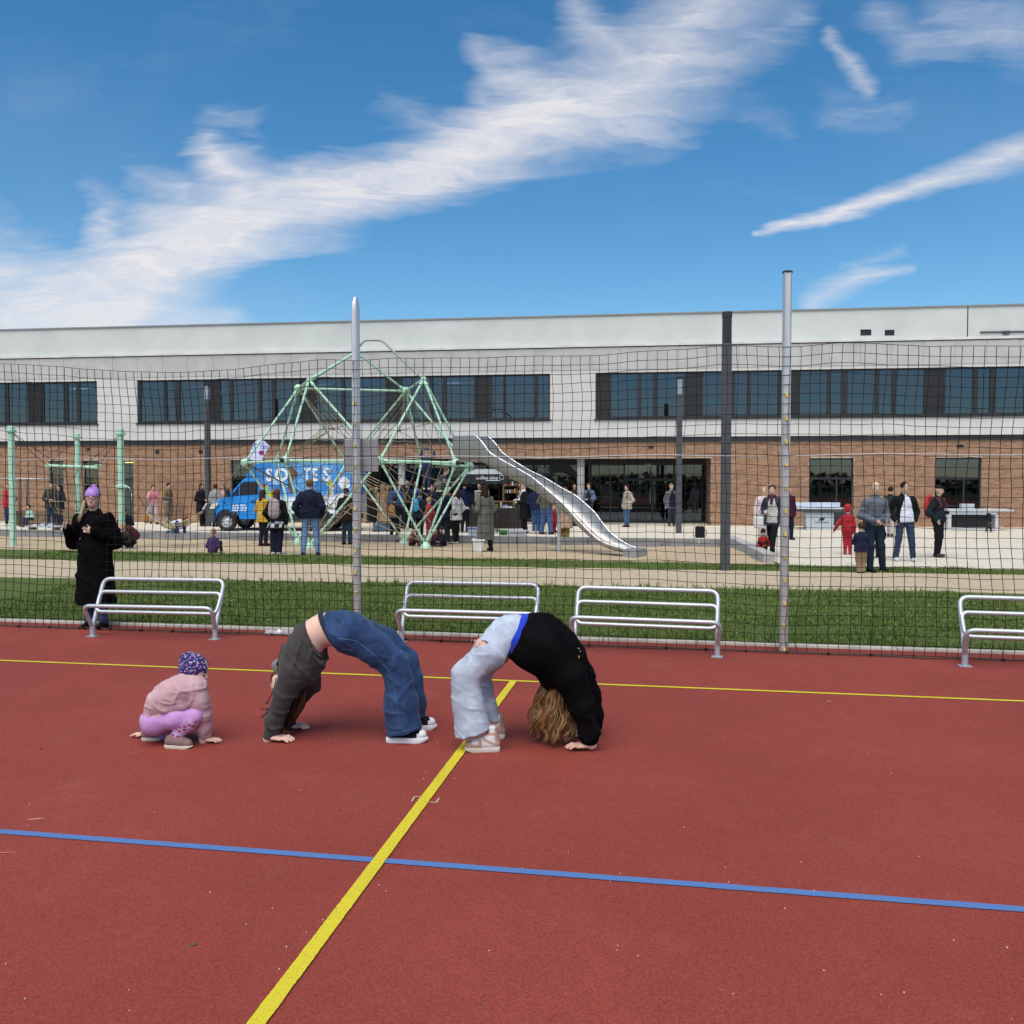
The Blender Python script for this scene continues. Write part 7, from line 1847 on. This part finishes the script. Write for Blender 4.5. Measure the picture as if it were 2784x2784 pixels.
    for (u, v, w, h_, m_) in ((1352, 492, 5, 14, M['white']), (1362, 495, 5, 14, M['white']), (1372, 520, 12, 6, M['white']), (1358, 572, 16, 22, mat('orange_print', (.6, .22, .02), .6))):
        p = Vector(t(u, v, -.6)); d = (p - cam.location).normalized(); ok, c, nn, _ = so.ray_cast(p, d)
        if ok: mb = MB(); c = c + nn * .001; x_ = Vector((0, 0, 1)).cross(nn).normalized(); y_ = nn.cross(x_); w *= k / 2; h_ *= k / 2; mb.quad(c - x_ * w - y_ * h_, c + x_ * w - y_ * h_, c + x_ * w + y_ * h_, c - x_ * w + y_ * h_); mb.build('print', m_, g)
girl_black()

def girl_pink():
    t, k = tracer(300, 1600, .3623, 5.86)
    g = thing('person', 'small child in dusty pink jacket, lilac leggings and floral navy beanie crouching on the court', 'person', (0, 0, 0))
    n, f = -.10, .08
    lo, hi = tb(t, (120, 1260, -0.32), (880, 440, 0.32)); lo[2] = -.01; hi[2] = .85; lo[0] -= .06
    B = SDF(lo, hi, HB)
    wn_, wf = t(700, 1140, .0), t(270, 1120, .12)
    for d in (-.05, .05): B.chain([t(325, 985, d), t(400, 865, d), t(580, 755, d)], [.070, .072, .07], .05)
    B.chain([t(610, 730), t(640, 640), t(630, 600)], [.05, .045, .05], .03); B.ell(t(632, 605), (.088, .08, .098), .02); B.cone(t(712, 655), t(720, 668), .010, .012, .014); B.ell(t(690, 672), (.028, .045, .026), .02)
    B.chain([t(640, 740, -.08), t(690, 920, -.05), wn_], [.05, .04, .027], .03); B.chain([t(590, 760, .1), t(420, 950, .16), wf], [.05, .038, .026], .03)
    w2 = wn_.copy(); w2[2] = .026; B.cone(wn_, w2, .026, .025, .02); hand(B, w2, (1, -.15, -.08), (0, 0, 1), 1, .128)
    w3 = wf.copy(); w3[2] = .028; B.cone(wf, w3, .025, .025, .02); hand(B, w3, (-1, -.05, -.08), (0, 0, 1), 1, .108)
    B.chain([t(330, 1000, -.06), t(640, 955, n), t(490, 1110, n)], [.08, .042, .03], .03); B.chain([t(330, 1000, .06), t(610, 960, f), t(330, 1120, f)], [.08, .042, .03], .03)
    body = B.build('body', fabric('child_skin', (.62, .38, .29), (.70, .46, .36), 7, .12, 90, .5), g)
    mb = MB(); mb.ball(Vector(t(700, 652, -.035)), .0075, 8); mb.build('eye', M['black'], body, True)
    # leggings
    J = SDF(lo, hi, .006)
    for d in (-.055, .055): J.chain([t(330, 968, d), t(325, 1005, d)], [.074, .080], .05)
    J.chain([t(345, 1000, -.06), t(500, 972, n), t(635, 950, n)], [.076, .062, .046], .04); J.chain([t(640, 955, n), t(590, 1010, n), t(492, 1112, n)], [.049, .047, .036], .03)
    J.chain([t(345, 1000, .06), t(500, 985, f), t(610, 965, f)], [.074, .062, .046], .04); J.chain([t(610, 965, f), t(480, 1060, f), t(325, 1125, f)], [.048, .046, .036], .03)
    J.chain([t(300, 985, 0), t(315, 1010, 0)], [.06, .07], .05); J.cut(t(300, 946), t(320, 890) - t(330, 985), reach=.085); J.ripple(.0012, 60, 51)
    lm = fabric('lilac_jersey', (.46, .235, .52), (.55, .30, .61), 9, .2, 80, .8)
    pm = bpy.data.materials.new('petal_print'); pm.use_nodes = True; T = NT(pm.node_tree); p = pm.node_tree.nodes['Principled BSDF']; p.inputs['Roughness'].default_value = .8
    mp_ = T.n('ShaderNodeMapping'); mp_.inputs['Rotation'].default_value = (0, R(35), 0); mp_.inputs['Scale'].default_value = (24, 20, 38); T.put(mp_.inputs[0], T.n('ShaderNodeNewGeometry').outputs['Position'])
    vo = T.n('ShaderNodeTexVoronoi'); vo.inputs['Scale'].default_value = 1.0; vo.inputs['Randomness'].default_value = .7; T.put(vo.inputs['Vector'], mp_.outputs[0])
    T.put(p.inputs['Base Color'], T.mix(T.rng(vo.outputs['Distance'], .30, .36), (.30, .03, .12, 1), (.56, .36, .60, 1)))
    a, b = t(640, 955, n), t(492, 1112, n); ab = b - a
    def mf(C):
        h = ((C - a) @ ab) / (ab @ ab); d = np.linalg.norm(C - (a + np.clip(h, 0, 1)[:, None] * ab), axis=1); return ((d < .056) & (h > .04)).astype(int)
    J.build('leggings', [lm, pm], g, mf)
    # jacket
    H = SDF(lo, hi, .006)
    for d in (-.06, .06): H.chain([t(338, 915, d), t(375, 855, d), t(455, 800, d), t(560, 752, d), t(620, 750, d)], [.070, .080, .094, .094, .072], .05)
    H.cone(t(600, 720), t(640, 665), .07, .058, .04)
    H.chain([t(640, 745, -.07), t(668, 840, -.07), t(690, 940, -.05), t(705, 1040, -.02), t(708, 1105, .0)], [.072, .060, .054, .047, .042], .035)
    H.chain([t(590, 760, .1), t(420, 950, .16), t(280, 1095, .125)], [.065, .05, .036], .03)
    H.chain([t(430, 900, -.11), t(540, 885, -.12)], [.035, .030], .04)
    H.cut(t(340, 946), t(330, 985) - t(320, 890), reach=.235)
    H.cut((0, 0, t(700, 1128)[2]), (0, 0, -1)); H.creases(.0065, 52, 61, [(.3, 0, 1), (.8, 0, -.5), (.6, .2, .8)], 5, .5); H.ripple(.0008, 110, 62)
    H.build('jacket', fabric('dusty_pink_cord', (.46, .285, .315), (.55, .36, .385), 10, .35, 80, .85), g)
    # floral beanie
    K = SDF(*tb(t, (480, 700, -.16), (760, 450, .16)), .0055)
    K.ell(t(622, 594), (.096, .090, .086), .01); K.chain([t(612, 560), t(580, 525)], [.072, .046], .04); K.cut(t(610, 645), t(600, 655) - t(612, 600)); K.ripple(.003, 70, 71)
    fm = bpy.data.materials.new('floral_print'); fm.use_nodes = True; T = NT(fm.node_tree); p = fm.node_tree.nodes['Principled BSDF']; p.inputs['Roughness'].default_value = .85
    pos = T.n('ShaderNodeNewGeometry').outputs['Position']; vo = T.n('ShaderNodeTexVoronoi'); vo.inputs['Scale'].default_value = 72; T.put(vo.inputs['Vector'], pos)
    sc_ = T.n('ShaderNodeSeparateColor'); T.put(sc_.inputs[0], vo.outputs['Color'])
    cr = T.n('ShaderNodeValToRGB'); T.put(cr.inputs[0], sc_.outputs[0]); e = cr.color_ramp; e.interpolation = 'CONSTANT'; e.elements[0].color = (.32, .26, .55, 1); e.elements[1].position = .8; e.elements[1].color = (.45, .12, .20, 1)
    for pos_, c_ in ((.3, (.16, .11, .42, 1)), (.55, (.48, .38, .60, 1))): el = e.elements.new(pos_); el.color = c_
    T.put(p.inputs['Base Color'], T.mix(T.rng(vo.outputs['Distance'], .36, .44), cr.outputs[0], (.020, .012, .075, 1)))
    K.build('beanie', fm, g)
    # shoes
    us = fabric('dusty_suede', (.20, .115, .115), (.27, .165, .16), 14, .3); cs = mat('cream_sole', (.56, .51, .43), .6, 0, .06)
    hp = t(415, 1195, n); shoe_parts(g, (hp[0], hp[1] - .0, 0), R(-9), .192, us, cs, .05, .022, .38)
    hp = t(238, 1160, f - .02); shoe_parts(g, (hp[0], hp[1], 0), R(4), .150, us, cs, .05, .022, .44)
    mb = MB()
    for i in range(3): c = t(535 + i * 16, 1128 + i * 9, n - .02); mb.tube([Vector(c), Vector(c + (.008, -.02, .004)), Vector(c + (.012, .02, .008))], .0035, 5)
    mb.build('laces', cs, g, True)
girl_pink()

# ------------------------------------------------------------------ small litter on the court
leaf_m = mat('dry_leaf', (.10, .055, .03), .8, 0, .2, 40); chip = mat('pale_crumb', (.55, .38, .33), .8)
def litter(name, label, px, py, L, w, h, m, rz):
    o = thing(name, label, 'litter', gp(px, py), rz); mb = MB()
    mb.add([(-L/2, 0, .003), (-L*.2, -w/2, .002), (L*.3, -w*.45, .003), (L/2, 0, h*.6), (L*.2, w/2, h*.5), (-L*.25, w*.4, h*.3), (0, 0, h)], [(0,1,6),(1,2,6),(2,3,6),(3,4,6),(4,5,6),(5,0,6),(5,4,3,2,1,0)]); mb.build('piece', m, o)
litter('bark_chip', 'curled brown leaf bit on the court left of the yellow line', 523, 2570, .035, .014, .012, leaf_m, .2)
litter('bark_chip', 'dark wood chip on the court below the girl in the grey hoodie', 945, 2077, .03, .012, .01, leaf_m, .1)
litter('bark_chip', 'black and white bit on the court left of the crouching child', 112, 2037, .03, .012, .01, M['black'], -.4)
litter('bark_chip', 'small brown bit near the bottom edge right of the yellow line', 1305, 2727, .015, .012, .008, leaf_m, .3)
litter('bark_chip', 'small leaf on the court right of the girl in the black sweater', 2253, 1908, .05, .02, .012, mat('red_leaf', (.30, .10, .06), .8), .1)
litter('bark_chip', 'small leaf just behind the yellow side line near the black sweater', 1626, 1773, .05, .02, .012, leaf_m, .1)
litter('bark_chip', 'small leaf behind the beanie of the crouching child', 460, 1795, .05, .02, .01, leaf_m, .1)
litter('twig', 'pale straw lying on the court above the blue line at left', 98, 2228, .105, .006, .006, mat('straw', (.45, .25, .15), .8), .22)
litter('twig', 'reddish straw lying below the blue line at the left edge', 18, 2319, .12, .005, .005, mat('straw2', (.42, .16, .12), .8), .05)
mb = MB(); q = np.random.default_rng(9)
for px, py in [(741, 2470), (670, 2514), (759, 2637), (818, 2149), (1151, 2118), (1158, 2098), (1237, 2117), (1860, 2250), (1485, 2067), (81, 2187), (571, 2428), (670, 2513), (68, 2717), (1190, 2020), (1735, 2600), (2100, 2210), (2360, 2050), (1980, 2400), (2500, 2330), (2650, 2120), (2240, 2640), (420, 2210), (300, 1790), (697, 1774), (2640, 1960), (2010, 1930), (1545, 2320)] + [(q.uniform(0, 2784), q.uniform(1830, 2784)) for _ in range(40)]:
    c = gp(px, py); r = q.uniform(.002, .0042); mb.ball(c + Vector((0, 0, r * .8)), r, 6)
tag(mb.build('crumbs', chip), kind='stuff')
